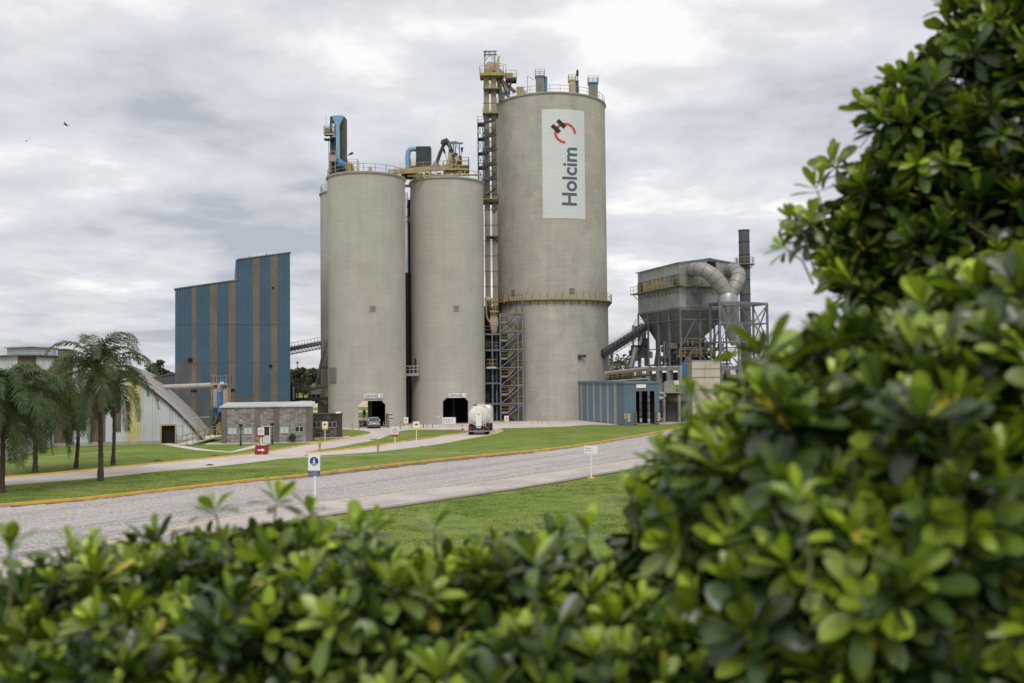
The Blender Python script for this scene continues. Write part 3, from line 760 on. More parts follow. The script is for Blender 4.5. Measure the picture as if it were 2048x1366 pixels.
# ------------------------------------------------------------------ white arched hall
def hangar():
    Rt = G(410, 885); P = Rt.copy()
    hw = along(P, -EX, 55) if False else abs(along(P, EX, 55)); top_z = 9.7
    c = P - EX * hw
    t = thing('arched_hall', 'white corrugated hall with a curved roof and brown and yellow vertical stripes', 'warehouse', tuple(c))
    hf = lambda s: top_z * (1 - min(1, abs(s) / hw) ** 2.55)
    def s_of(px): return hw + along(P, EX, px)
    st = [(37, 72, 1), (110, 143, 1), (182, 214, 1), (251, 284, 2)]
    st = [(s_of(a), s_of(b), m) for a, b, m in st]
    def mf(t_):
        s = t_ - hw
        for a, b, m in st:
            if a <= s <= b: return m
        if -10.2 < s < -7.2 or -16 < s < -13: return 1
        return 0
    mb = MB()
    dr0, dr1 = s_of(323), s_of(351); dz = zat(*(c + EX * dr0).xy, 851.5)
    for (a, b, z0) in ((-hw, dr0, .35), (dr0, dr1, dz), (dr1, hw, .35)):
        corr(mb, c + EX * a, c + EX * b, z0, lambda t_, a=a: max(z0, hf(a + t_)), .30, .06, lambda t_, a=a: mf(a + t_ + hw))
    mb.build('gable_wall', ['white_sheet', 'brown_sheet', 'yellow_sheet'], t)
    # door
    fr = frame(c, TH); mb = MB(fr); mb.box(dr0 + .02, dr1 - .02, .35, .4, 0, dz); mb.build('doorway', 'black', t)
    mb = MB(fr); mb.box(dr0 - .1, dr0 + .04, -.12, .3, 0, dz + .1); mb.box(dr1 - .04, dr1 + .1, -.12, .3, 0, dz + .1); mb.box(dr0 - .1, dr1 + .1, -.13, .3, dz, dz + .14); mb.build('door_frame', 'yellow', t)
    mb = MB(fr); mb.box(-hw, dr0 - .1, -.16, .3, -.1, .36); mb.box(dr1 + .1, hw, -.16, .3, -.1, .36); mb.build('plinth', 'conc', t)
    # curved roof, overhanging the gable
    mb = MB(fr); n = 64; D = 44
    S = []
    for i in range(n + 1):
        a = -1 + 2 * i / n; s = hw * (abs(a) ** 0.75) * (1 if a > 0 else -1); S.append((s, hf(s)))
    S[0] = (-hw - .1, 0); S[-1] = (hw + .1, 0)
    V = []; 
    ys = [-.35, 7, 15, 23, 31, 38, D]
    for y in ys:
        for s, z in S: V.append((s, y, z + .12))
    for y in ys:
        for s, z in S: V.append((s * .995, y, z - .02))
    m = n + 1; F = []
    for r_ in range(len(ys) - 1):
        for i in range(n):
            F.append((r_ * m + i, r_ * m + i + 1, (r_ + 1) * m + i + 1, (r_ + 1) * m + i))
            o = len(ys) * m; F.append((o + (r_ + 1) * m + i, o + (r_ + 1) * m + i + 1, o + r_ * m + i + 1, o + r_ * m + i))
    for i in range(n): F.append((len(ys) * m + i, len(ys) * m + i + 1, i + 1, i))
    mb.add(V, F); mb.build('curved_roof', 'roof_pale', t, smooth=True)
    for y in ys[1:-1]:
        mb = MB(fr)
        for i in range(n):
            a, b = S[i], S[i + 1]; mb.bar((a[0], y, a[1] + .13), (b[0], y, b[1] + .13), .06, .05)
        mb.build('roof_seam', 'duct', t)
    mb = MB(fr)
    for i in range(len(S) // 2, n):       # dark clips along the gable edge
        (s, z) = S[i]; s2, z2 = S[i + 1]
        for k in range(3):
            u = k / 3; mb.cbox((s + (s2 - s) * u, -.3, z + (z2 - z) * u - .08), .14, .1, .28)
    for i in range(n): mb.bar((S[i][0], -.38, S[i][1] + .0), (S[i + 1][0], -.38, S[i + 1][1] + .0), .06, .09)
    mb.build('gable_trim', 'dark', t)
    # back gable
    mb = MB(fr); V = [(s, D, z) for s, z in S] + [(hw, D, -.1), (-hw, D, -.1)]; mb.add(V, [tuple(range(len(V)))]); mb.build('back_wall', 'white_sheet', t)
    # louvred ridge vents
    for px0, px1, y0, h, w in ((9, 99, 1.2, 0.85, 0), (100, 128, 5.0, 0.75, 0)):
        a, b = s_of(px0), s_of(px1); base = top_z - .15; 
        mb = MB(fr); mb.box(a, b, y0, y0 + 3.5, base, base + h + .1); mb.build('ridge_vent', 'white_sheet', t)
        mb = MB(fr)
        for k in range(4): mb.box(a + .03, b - .03, y0 - .05, y0 + .02, base + .15 + k * .2, base + .2 + k * .2)
        mb.build('louvre', 'galv_d', t)
        mb = MB(fr); mb.extr([(a - .25, base + h + .12), (a + (b - a) * .55, base + h + .2), (b + .2, base + h + .12), (b + .2, base + h + .2), (a + (b - a) * .55, base + h + .3), (a - .25, base + h + .2)], (0, y0 - .3, 0), (1, 0, 0), (0, 0, 1), (0, 1, 0), 4.2); mb.build('vent_roof', 'galv', t, fixn=True)
    # lattice louvre in the wall
    a, b = s_of(228), s_of(242); z0 = zat(*(c + EX * a).xy, 863); z1 = zat(*(c + EX * a).xy, 815)
    mb = MB(fr); mb.box(a, b, -.12, .05, z0, z1); mb.build('wall_louvre', 'brown_sheet', t)
    return c, hw, s_of, fr
hall = hangar()
# low boundary wall in front of the hall
P = G(105, 893); Q = G(0, 924); d = (P - Q)
t = None; mb = MB(); mb.bar(P + Vector((0, 0, .9)), Q - d * .6 + Vector((0, 0, .9)), .2, 1.8)
tag(mb.build('low_wall', 'white_sheet', loc=Q), 'low white wall running behind the leftmost palms', 'wall')

# ------------------------------------------------------------------ ramp, railing and small platform right of the hall door
t = thing('yellow_railing', 'yellow guard railing beside the ramp at the right end of the arched hall', 'railing', tuple(G(361, 893)))
mb = MB(); mb.railing([G(361, 894), G(431, 881) + Vector((0, 0, .5)), G(441, 872) + Vector((0, 0, .6))], 1.1, 1.6, .07, 0, 1); mb.railing([G(352, 887), G(362, 884)], 1.0, 1.2, .07, 0, 1); mb.build('rails', 'yellow', t)
mb = MB(); a, b = G(363, 892), G(431, 880); mb.bar(a + Vector((0, 1, .1)), b + Vector((0, 1, .45)), 1.6, .14); mb.build('ramp_slab', 'yard', t)
t = thing('grey_railing', 'thin grey pipe railing at the foot of the curved roof', 'railing', tuple(G(368, 886)))
mb = MB(); p = [W(365, 889, 107), W(366, 837, 107), W(395, 835, 107.5), W(420, 834, 108)]; mb.tube(p, .05, 6); mb.tube([W(395, 892, 106), W(396, 836, 106)], .05, 6); mb.tube([W(360, 852, 107), W(367, 852, 107)], .05, 6); mb.tube([W(395, 851, 106), W(402, 862, 106), W(440, 858, 108)], .04, 6); mb.build('pipes', 'rail_grey', t)

# ------------------------------------------------------------------ grey block office and smaller booth
def block_wall(mb, x0, x1, y, z0, z1, holes, rng, bw=.40, bh=.20, m=(0, 1, 1, 2, 3)):
    """stacked concrete blocks, each 1-2 cm differently proud, leaving openings"""
    nx = max(1, round((x1 - x0) / bw)); nz = max(1, round((z1 - z0) / bh)); bw = (x1 - x0) / nx; bh = (z1 - z0) / nz
    for i in range(nx):
        for k in range(nz):
            a, b = x0 + i * bw, x0 + (i + 1) * bw; c, d = z0 + k * bh, z0 + (k + 1) * bh
            if any(a < h1 - .05 and b > h0 + .05 and c < g1_ - .05 and d > g0 + .05 for h0, h1, g0, g1_ in holes): continue
            pr = rng.choice((0, .01, .02)); mb.box(a + .012, b - .012, y - .03 - pr, y + .05, c + .012, d - .012, rng.choice(m))
bl = [mat('block_mid', (0.27, 0.25, 0.235), .95, var=.12), mat('block_light', (0.33, 0.31, 0.295), .95, var=.12), mat('block_dark', (0.20, 0.18, 0.17), .95, var=.15), mat('block_rose', (0.285, 0.255, 0.24), .95, var=.15)]
pil = mat('pillar_render', (0.165, 0.135, 0.12), .95, var=.2, streak=.3)
def office():
    th = R(9); P = G(443, 888); e = Vector((math.cos(th), math.sin(th), 0)); Lw = along(P, e, 622)
    H = zat(*P.xy, 815.5); D = 6.0; fr = frame(P, th); rng = random.Random(11)
    X = lambda px: along(P, e, px)
    Z = lambda px, py: zat(*(P + e * X(px)).xy, py)
    t = thing('block_office', 'single storey grey concrete block office with pale window blinds and a light roof', 'office building', tuple(P))
    wins = [(455.5, 473.5, 853.5, 868.5, 'blind'), (487, 504.5, 853.5, 868.5, 'blind'), (559, 577, 852, 866.5, 'blind'), (589.5, 607, 853, 864, 'glass')]
    holes = []
    for a, b, c, d, k in wins: holes.append((X(a), X(b), Z(a, d), Z(a, c)))
    door = (X(526), X(540), -0.1, Z(526, 852)); holes.append(door)
    pillars = [(0, X(453.5)), (X(509.5), X(519.5)), (X(547), X(558)), (X(612), Lw)]
    mb = MB(fr); pos = 0
    for i in range(3):
        mb = MB(fr); block_wall(mb, pillars[i][1], pillars[i + 1][0], 0, .05, H, holes, rng)
        mb.build('block_wall', bl, t)
    for i, (a, b) in enumerate(pillars):
        mb = MB(fr); mb.box(a, b, -.10, .12, 0, H + .0); mb.build('pillar', pil, t)
    mb = MB(fr)
    # wall core around openings
    xs = sorted(set([0.05, Lw - .05] + [v for h in holes for v in h[:2]]))
    for a, b in zip(xs[:-1], xs[1:]):
        hs = [h for h in holes if h[0] <= (a + b) / 2 <= h[1]]
        if not hs: mb.box(a, b, .03, .25, 0, H - .02)
        else:
            h = hs[0]
            if h[2] > 0: mb.box(a, b, .03, .25, 0, h[2])
            mb.box(a, b, .03, .25, h[3], H - .02)
    mb.box(.05, .25, .25, D, 0, H - .02); mb.box(Lw - .25, Lw - .05, .25, D, 0, H - .02); mb.box(.25, Lw - .25, D - .2, D, 0, H - .02)
    mb.build('wall', bl[0], t)
    for h, w in zip(holes, wins):
        mb = MB(fr); a, b, c, d = h; f = .05
        mb.box(a, b, -.03, .1, c, c + f); mb.box(a, b, -.03, .1, d - f, d); mb.box(a, a + f, -.03, .1, c + f, d - f); mb.box(b - f, b, -.03, .1, c + f, d - f); mb.box((a + b) / 2 - .035, (a + b) / 2 + .035, -.02, .1, c + f, d - f)
        wf = mb.build('window_frame', 'frame_w', t)
        mb = MB(fr); mb.box(a + f, b - f, .05, .07, c + f, d - f); mb.build('pane', w[4], wf)
    a, b, c, d = door; mb = MB(fr); mb.box(a, a + .07, -.04, .1, 0, d); mb.box(b - .07, b, -.04, .1, 0, d); mb.box(a + .07, b - .07, -.04, .1, d - .07, d); dfm = mb.build('door_frame', 'white', t)
    mb = MB(fr); mb.box(a + .07, b - .07, .04, .08, 0, d * .45); mb.build('door_panel', 'blind', dfm)
    mb = MB(fr); mb.box(a + .07, b - .07, .05, .07, d * .45, d - .07); mb.build('pane', 'glass', dfm)
    mb = MB(fr)
    mb.extr([(-.15, H + .02), (-.15, H + .12), (D + .1, H + .42), (D + .1, H + .3)], (-.2, 0, 0), (0, 1, 0), (0, 0, 1), (1, 0, 0), Lw + .4)
    mb.build('roof', 'roof_grey', t, fixn=True)
    mb = MB(fr); mb.box(-.22, Lw + .22, -.2, -.15, H - .0, H + .15); mb.build('roof_fascia', 'roof_grey', t)
    mb = MB(fr); mb.box(-1.6, 0, -.7, 1.5, -.1, .06); mb.box(0, Lw + 1.1, -.7, 0, -.1, .06); struct(mb.build('apron', 'yard'))
    # small booth
    P2 = G(620, 876); Y2 = P2.y; L2 = along(P2, e, 683.5); fr2 = frame(P2, th); H2_ = zat(*P2.xy, 830)
    X2 = lambda px: along(P2, e, px); Z2 = lambda px, py: zat(*(P2 + e * X2(px)).xy, py)
    t2 = thing('gate_booth', 'small soot-stained brown booth with a window band, right of the block office', 'booth', tuple(P2))
    hb = [(X2(623.5), X2(642), Z2(630, 855.5), Z2(630, 843.5)), (X2(655.5), X2(672.5), Z2(660, 855.5), Z2(660, 843.5))]
    bk = mat('sooty_block', (0.06, 0.048, 0.042), .95, var=.3); bk2 = mat('dusty_rose_block', (0.15, 0.125, 0.12), .95, var=.25); bk3 = mat('rain_stained_block', (0.095, .078, .07), .95, var=.4)
    mb = MB(fr2); zc = hb[0][3] + .05
    block_wall(mb, 0.0, X2(673), 0, .05, zc, hb, rng, m=(1, 1, 2, 0)); block_wall(mb, 0, X2(673), 0, zc, H2_, [], rng, m=(0, 0, 2)); mb.build('block_wall', [bk, bk2, bk3], t2)
    mb = MB(fr2); mb.box(X2(673), L2, -.06, 2.4, 0, H2_ + .02); mb.build('pillar', bk, t2)
    mb = MB(fr2); mb.box(.05, L2 - .1, .6, 2.4, 0, H2_ - .05); mb.box(.05, X2(673), .03, .6, hb[0][3] + .02, H2_ - .05); mb.box(.05, X2(673), .03, .6, 0, hb[0][2] - .02); mb.box(hb[0][1], hb[1][0], .03, .6, hb[0][2] - .02, hb[0][3] + .02); mb.build('wall', bk3, t2)
    for h in hb:
        a, b, c, d = h; f = .045; mb = MB(fr2)
        mb.box(a, b, -.04, .1, c, c + f); mb.box(a, b, -.04, .1, d - f, d); mb.box(a, a + f, -.04, .1, c + f, d - f); mb.box(b - f, b, -.04, .1, c + f, d - f); mb.box((a + b) / 2 - .03, (a + b) / 2 + .03, -.03, .1, c + f, d - f)
        wf = mb.build('window_frame', 'frame_w', t2); mb = MB(fr2); mb.box(a + f, b - f, .04, .06, c + f, d - f); mb.build('pane', 'glass', wf)
    mb = MB(fr2); mb.box(-.1, L2 + .06, -.12, 2.5, H2_ + .02, H2_ + .12); mb.build('roof_slab', bk, t2)
    mb = MB(fr2); mb.tube([(X2(671), .3, H2_ + .15), (X2(681), .3, H2_ + .2)], .12, 8); mb.build('roof_pipe', 'white', t2)
    mb = MB(fr2); mb.box(-.1, L2 + .9, -.6, 0, -.1, .05); mb.box(L2, L2 + .9, 0, 2, -.1, .05); struct(mb.build('apron', 'yard'))
office()

# ------------------------------------------------------------------ blue striped shed in front of the big silo
def shed():
    P = G(1250, 851.0); th = R(17.5); ex = Vector((math.cos(th), math.sin(th), 0)); ey = Vector((-math.sin(th), math.cos(th), 0))
    Lf = along(P, ex, 1317); Ls = along(P, ey, 1141); H = zat(*P.xy, 764.5); fr = frame(P, th)
    print('shed', Lf, Ls, H)
    t = thing('truck_shed', 'blue corrugated truck shed with pale stripes and an open portal, attached to the big silo', 'shed', tuple(P))
    st = [along(P, ey, x) for x in (1147.5, 1151, 1160, 1163, 1172.5, 1175.5, 1185, 1188.5, 1198, 1202, 1212.5, 1216, 1227, 1231)]
    pairs = [(min(a, b), max(a, b)) for a, b in zip(st[::2], st[1::2])]
    mb = MB(); p0 = P + ey * Ls
    corr(mb, p0, P, 0.05, H, .22, .04, lambda d: 1 if any(a <= Ls - d <= b for a, b in pairs) else 0)
    mb.build('side_wall', ['blue2', 'tan2'], t)
    x0, x1 = along(P, ex, 1270.5), along(P, ex, 1307.5); zd = zat(*(P + ex * x0).xy, 782.5)
    mb = MB()
    for a, b, z in ((0, x0, .05), (x0, x1, zd), (x1, Lf, .05)): corr(mb, P + ex * a, P + ex * b, z, H, .22, .04)
    mb.build('front_wall', 'blue2', t)
    mb = MB(fr); mb.box(-.1, Lf + .1, -.12, Ls, H, H + .1); mb.box(-.14, -.10, -.16, Ls, H - .2, H + .12); mb.box(-.14, Lf + .14, -.16, -.12, H - .2, H + .12); mb.build('roof', 'blue2', t)
    mb = MB(); q0 = P + ex * Lf; q1 = q0 + ey * Ls
    # right wall: dark frames with translucent strips letting daylight in
    k = 7; seg = (Ls - 2) / k
    for i in range(k):
        a = i * seg + .3; mb.bar(q0 + ey * (a + seg * .35) + Vector((0, 0, H / 2)), q0 + ey * (a + seg) + Vector((0, 0, H / 2)), .06, H)
    mb.build('right_wall', 'dark', t)
    mb = MB(fr)
    for z in (.9, 1.9, 2.9, 3.9, 4.9): mb.bar((Lf - .08, 0.2, z), (Lf - .08, Ls, z), .08)
    mb.build('purlin', 'dark', t)
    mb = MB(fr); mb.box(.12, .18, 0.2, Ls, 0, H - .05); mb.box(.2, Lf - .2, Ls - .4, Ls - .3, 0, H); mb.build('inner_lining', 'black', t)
    mb = MB(fr); mb.box(x1 - .9, x1 - .2, 6, 6.5, 0, .7); mb.build('impact_block', 'yellow', t)
    # lintel plate
    c = P + ex * along(P, ex, 1280.5); z = zat(*c.xy, 772.3); w = (along(P, ex, 1290) - along(P, ex, 1271)); mb = MB(frame((c.x, c.y, z), th))
    mb.box(-w / 2, w / 2, -.12, -.05, -.25, .25); tag(mb.build('name_plate', 'white', loc=(c.x, c.y, z)), 'plain white plate above the shed portal', 'sign')
    return P, ex, ey, fr, x0, x1
shed_info = shed()
# ------------------------------------------------------------------ stairs, platforms, elevators
def flight(mb, a, b, w=0.9, dep=Vector((0, 1, 0)), m=0, mr=1, rail=True):
    """stair flight from a to b (Vectors), width w along dep, stringers, treads and handrails"""
    a = Vector(a); b = Vector(b); n = max(3, int(abs(b.z - a.z) / 0.22))
    for k in (0, 1): mb.bar(a + dep * w * k, b + dep * w * k, .06, .22, m)
    for i in range(1, n):
        c = a.lerp(b, i / n); mb.bar(c, c + dep * w, .22, .03, m)
    if rail:
        up = Vector((0, 0, 1))
        for k in (0, 1):
            for hh in (1.0, .5): mb.bar(a + dep * w * k + up * hh, b + dep * w * k + up * hh, .05, .05, mr)
            for i in range(0, 5): c = a.lerp(b, i / 4) + dep * w * k; mb.bar(c, c + up, .05, .05, mr)
def deck(t, pts, z, name='platform', m='steel', mr='yellow', th=.12, h=1.1, rail=True, step=1.3, closed=True):
    mb = MB(); mb.prism([(p[0], p[1]) for p in pts], z - th, z); o = mb.build(name, m, t)
    if rail:
        mb = MB(); mb.railing([(p[0], p[1], z) for p in pts], h, step, .05, 0, 1, closed, True); mb.build('railing', mr, o)
    return o
def rect(px0, px1, Y0, Y1, py=600):
    a = W(px0, py, Y0).x; b = W(px1, py, Y0).x; return [(a, Y0), (b, Y0), (b, Y1), (a, Y1)]

# --- lower stair tower
YS = 153.0
t = thing('stair_tower', 'grey steel zigzag stair tower with yellow handrails leaning against the big silo', 'stair tower', tuple(G(1022, 846)))
xl, xr = W(1001, 740, YS).x, W(1046, 740, YS).x; ztop = W(1022, 627, YS).z
for x, y, zt in ((xl, YS, ztop), (xr, YS, W(1046, 590, YS).z), (xl, YS + 2.2, ztop), (xr, YS + 2.2, ztop + 1), (xr - .75, YS, ztop)):
    mb = MB(); mb.bar((x, y, -.05), (x, y, zt), .2); mb.build('column', 'steel', t)
levels = [(628.5, 'R'), (646, 'L'), (666.5, 'R'), (678, 'L'), (697, 'R'), (711.5, 'L'), (731, 'R'), (746, 'L'), (766, 'R'), (786, 'L'), (806.5, 'R'), (826, 'L')]
lv = []
n_l = len(levels)
for i, (py, sd_) in enumerate(levels):
    z = ztop * (1 - i / n_l) ; lv.append((z, sd_))
xa = xl + .1; xb = xr - .1; lw = .95
for i, (z, sd_) in enumerate(lv):
    a, b = (xa, xa + lw) if sd_ == 'L' else (xb - lw, xb)
    deck(t, [(a, YS + .1), (b, YS + .1), (b, YS + 2.1), (a, YS + 2.1)], z, 'landing', 'steel', 'yellow', .16)
    zn, sn = lv[i + 1] if i + 1 < n_l else (0.03, 'R')
    if sd_ == 'R': p = (xb - lw, 0, z); q_ = (xa + lw, 0, zn)
    else: p = (xa + lw, 0, z); q_ = (xb - lw, 0, zn)
    y0 = YS + (.15 if i % 2 == 0 else 1.15)
    mb = MB(); flight(mb, (p[0], y0, p[2]), (q_[0], y0, q_[2]), .9); mb.build('stair_flight', ['steel', 'yellow'], t)
for i in range(6):
    za, zb_ = ztop * i / 6, ztop * (i + 1) / 6
    mb = MB(); mb.bar((xl, YS - .12, za), (xr, YS - .12, zb_), .13); mb.build('brace', 'steel', t)
    mb = MB(); mb.bar((xl, YS + 2.3, zb_), (xr, YS + 2.3, za), .11); mb.build('brace', 'steel', t)
    mb = MB(); mb.bar((xl, YS, zb_), (xr, YS, zb_), .14); mb.bar((xl, YS + 2.2, zb_), (xr, YS + 2.2, zb_), .14); mb.bar((xl, YS, zb_), (xl, YS + 2.2, zb_), .14); mb.bar((xr, YS, zb_), (xr, YS + 2.2, zb_), .14); mb.build('tie_beam', 'steel', t)
mb = MB(); xg = W(1033, 600, YS).x; zz = W(1040, 590, YS).z; mb.bar((xg, YS, ztop), (xg, YS, zz), .08); mb.bar((xg, YS, zz), (xr, YS, zz), .08); mb.build('hoist_frame', 'dark', t)
p0, p1 = W(1008, 590, 155.5), W(1017, 607, 155.5)
mb = MB(); mb.railing([(p0.x, 155.3, p1.z), (p1.x, 155.3, p1.z), (p1.x, 156, p1.z)], p0.z - p1.z, .5, .07, 0, 3); mb.build('access_cage', 'yellow', t)

# --- process frame between the stair tower and the middle silo
YF = 154.5
t = thing('process_frame', 'dark open steel frame with a cream hopper filling the gap beside the middle silo', 'steel frame', tuple(G(984, 846)))
xq = [W(x, 740, YF).x for x in (969, 985, 993, 1000)]
zf = W(984, 667, YF).z
for x, y in ((xq[0], YF), (xq[1], YF), (xq[2], YF + 1), (xq[0], YF + 5), (xq[3], YF + 5), (xq[1] + .3, YF + 5)):
    mb = MB(); mb.bar((x, y, 0), (x, y, zf), .24); mb.build('column', 'steel', t)
for i, py in enumerate((667, 699, 735, 765, 806)):
    z = W(984, py, YF).z; mb = MB(); mb.box(xq[0], xq[3], YF - .1, YF + 5.2, z - .22, z); o = mb.build('floor', 'dark', t)
    mb = MB(); mb.box(xq[0], xq[3], YF - .16, YF - .1, z - .26, z + .02); mb.build('edge_beam', 'steel', o)
    if i != 2:
        mb = MB(); mb.railing([(xq[0], YF - .05, z), (xq[3], YF - .05, z)], 1.1, 1.0, .045, 0, 1); mb.build('railing', 'yellow' if i < 3 else 'dark', o)
rng5 = random.Random(5)
for z0 in (W(984, 699, YF).z, W(984, 735, YF).z, W(984, 765, YF).z, W(984, 806, YF).z, 0.02):
    for k in range(2):
        x = xq[0] + .5 + k * 1.0 + rng5.uniform(-.1, .1); y = YF + rng5.uniform(1.5, 3.5); h = rng5.uniform(1.1, 2.0)
        mb = MB(); mb.lathe([(.18, 0), (.3, h * .3), (.3, h * .8), (.12, h)], (x, y, z0), 12); mb.build('vessel', rng5.choice(['leg', 'dark', 'galv_d', 'steel']), t, smooth=True)
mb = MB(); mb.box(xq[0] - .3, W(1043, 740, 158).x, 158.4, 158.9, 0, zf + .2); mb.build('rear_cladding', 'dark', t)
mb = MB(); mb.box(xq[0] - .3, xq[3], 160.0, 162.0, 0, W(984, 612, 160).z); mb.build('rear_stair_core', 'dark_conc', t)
a, b = W(973, 735, YF - 1).x, W(993, 735, YF - 1).x; z = W(984, 735, YF - 1).z
o = deck(t, [(a, YF - 1.1), (b, YF - 1.1), (b, YF), (a, YF)], z, 'projecting_platform', 'white', 'yellow', .12, 1.25, step=.5)
# cream hopper / filter
hx = W(988, 640, YF).x; zt_ = W(988, 625, YF).z; zb_ = W(988, 667, YF).z
mb = MB(); 
def fr4(mb, c, w0, w1, z0, z1, m=0):
    P = [(c[0] + sx * w / 2, c[1] + sy * w / 2, z) for w, z in ((w0, z0), (w1, z1)) for sx, sy in ((-1, -1), (1, -1), (1, 1), (-1, 1))]
    mb.add(P, [(3, 2, 1, 0), (4, 5, 6, 7), (0, 1, 5, 4), (1, 2, 6, 5), (2, 3, 7, 6), (3, 0, 4, 7)], m)
zc = zt_ - (zt_ - zb_) * .45
mb.box(hx - .5, hx + .5, YF - .1, YF + .9, zc + .8, zt_); fr4(mb, (hx, YF + .4), 1.25, 1.0, zc + .6, zc + .8); mb.box(hx - .63, hx + .63, YF - .23, YF + 1.03, zc - .4, zc + .6); fr4(mb, (hx, YF + .4), .7, 1.25, zb_ + .1, zc - .4)
for z in (zt_ - .4, zt_ - .8, zc - .1): mb.box(hx - .67, hx + .67, YF - .27, YF + 1.07, z, z + .06)
mb.build('cream_hopper', 'cream', t)
a, b = W(980, 625, YF).x, W(997, 625, YF).x; z = W(988, 623, YF - .4).z
deck(t, [(a, YF - .6), (b, YF - .6), (b, YF + 1.2), (a, YF + 1.2)], z, 'hopper_platform', 'yellow', 'yellow', .14, 1.3, step=.5)
mb = MB(); mb.tube([W(971, 595, YF), W(972, 615, YF), W(973, 630, YF), W(976, 640, YF), W(981, 645, YF)], .14, 8); mb.tube([W(974, 600, YF + .5), W(981, 597, YF + .5)], [.55, .5], 12); mb.build('cream_pipe', 'cream', t, smooth=True)
mb = MB(); mb.lathe([(.1, -.9), (.55, -.4), (.55, .3), (.3, .6)], W(979, 602, YF + 1.2), 14); mb.build('cyclone', 'cream', t, smooth=True)

# --- twin-leg bucket elevator
YE = 158.0
t = thing('bucket_elevator', 'tall twin-leg beige bucket elevator with cream drive head standing between the silos', 'elevator', tuple(G(985, 845)))
zh = W(985, 152, YE).z
for px in (975.5, 990.0):
    x = W(px, 500, YE).x; w = .86; z0 = W(985, 612, YE).z
    mb = MB(); mb.box(x - w / 2, x + w / 2, YE - .45, YE + .45, z0, zh); o = mb.build('elevator_leg', 'leg', t)
    mb = MB(); z = z0 + .6
    while z < zh:
        mb.box(x - w / 2 - .07, x + w / 2 + .07, YE - .52, YE + .52, z, z + .07); z += 2.45
    mb.build('flange', 'galv_d', o)
    mb = MB(); fr4(mb, (x, YE), 1.0, .95, z0 - .9, z0 - .02); mb.box(x - .65, x + .65, YE - .6, YE + .6, z0 - 1.2, z0 - .9); mb.build('boot', 'dark', o)
x0, x1 = W(969, 140, YE).x, W(999, 140, YE).x; z1 = W(985, 126, YE).z
mb = MB(); prof = [(x0, zh + .2), (x1, zh + .2), (x1, z1 - .7), (x1 - .6, z1 - .1), (x1 - 1.2, z1), (x0 + .6, z1), (x0 + .05, z1 - .6)]
mb.extr([(a - x0, b) for a, b in prof], (x0, YE - .7, 0), (1, 0, 0), (0, 0, 1), (0, 1, 0), 1.5); hd = mb.build('drive_head', 'cream', t, fixn=True)
mb = MB(); mb.tube([((x0 + x1) / 2, YE - .95, zh + .9), ((x0 + x1) / 2, YE - .7, zh + .9)], .5, 14); mb.box(x0 + .3, x0 + 1.2, YE - 1.1, YE - .72, zh + .2, zh + .8); mb.build('drive_motor', 'leg', hd)
a, b = W(960, 152, YE).x, W(1007, 152, YE).x
deck(t, [(a, YE - 1.4), (b, YE - 1.4), (b, YE + 1.4), (a, YE + 1.4)], zh, 'head_platform', 'yellow', 'yellow', .3, 1.25, step=1.0)
mb = MB(); 
for x in (a + .5, b - .5): mb.bar((x, YE - .2, zh - .3), (W(983, 172, YE).x, YE - .2, zh - 1.7), .12)
mb.build('knee_brace', 'dark', t)
za = W(985, 106, YE).z; fa, fb = W(969.5, 130, YE).x, W(990, 130, YE).x
mb = MB()
for x in (fa, fb):
    for y in (YE - .8, YE + .8): mb.bar((x, y, zh), (x, y, za), .13)
for y in (YE - .8, YE + .8): mb.bar((fa - .2, y, za), (fb + .3, y, za), .18); mb.bar((fa, y, za - 1.0), ((fa + fb) / 2, y, za - .1), .09); mb.bar((fb, y, za - 1.2), ((fa + fb) / 2, y, za - .1), .09)
mb.bar((fa, YE - .8, za), (fa, YE + .8, za), .18); mb.bar((fb, YE - .8, za), (fb, YE + .8, za), .18); mb.bar(((fa + fb) / 2 - .6, YE, za + .05), ((fa + fb) / 2 - .6, YE, za + .4), .25); mb.build('hoist_frame', 'steel', t)
mb = MB(); mb.tube([W(998, 150, YE), W(996, 122, YE), W(998, 112, YE)], [.22, .2, .12], 8); mb.tube([W(999, 127, YE), W(1012, 129, YE), W(1012, 148, YE)], .05, 6); mb.build('vent_pipe', 'cream', t)
# side platform and chutes towards the big silo roof
a, b = W(1011, 155, YE + 1).x, W(1033, 155, YE + 1).x; zs = W(1020, 159, YE + 1).z
deck(t, [(a, YE), (b, YE), (b, YE + 2.4), (a, YE + 2.4)], zs, 'side_platform', 'dark', 'yellow', .25, 1.2, step=.9)
mb = MB(); mb.box(a + .1, a + 1.2, YE + .4, YE + 1.6, zs + .02, zs + .9); mb.build('gearbox', 'leg', t)
mb = MB(); mb.bar(W(999, 141, YE + .5), W(1015, 157, YE + .5), .5, .5); mb.build('walkway_ramp', 'cream', t)
for i, (p, q, r) in enumerate(((W(1002, 158, YE + .6), W(1016, 187, YE + 1.5), .34), (W(997, 160, YE + .6), W(1000, 186, YE + 1.2), .3), (W(1022, 163, YE + 1), W(1018, 190, YE + 1.6), .16), (W(1008, 165, YE + .9), W(1030, 184, YE + 2.5), .28))):
    mb = MB(); mb.tube([p, q], r, 8); mb.build('chute', ['cream', 'leg', 'steel', 'leg'][i], t, smooth=True)
mb = MB()
for x in (1003, 1016): 
    p = W(x, 160, YE + .2); mb.bar((p.x, p.y, W(x, 196, YE).z), (p.x, p.y, W(x, 153, YE).z), .1)
for py in (165, 180): mb.bar(W(1003, py, YE + .2), W(1016, py + 6, YE + .2), .07)
mb.build('support_frame', 'dark', t)
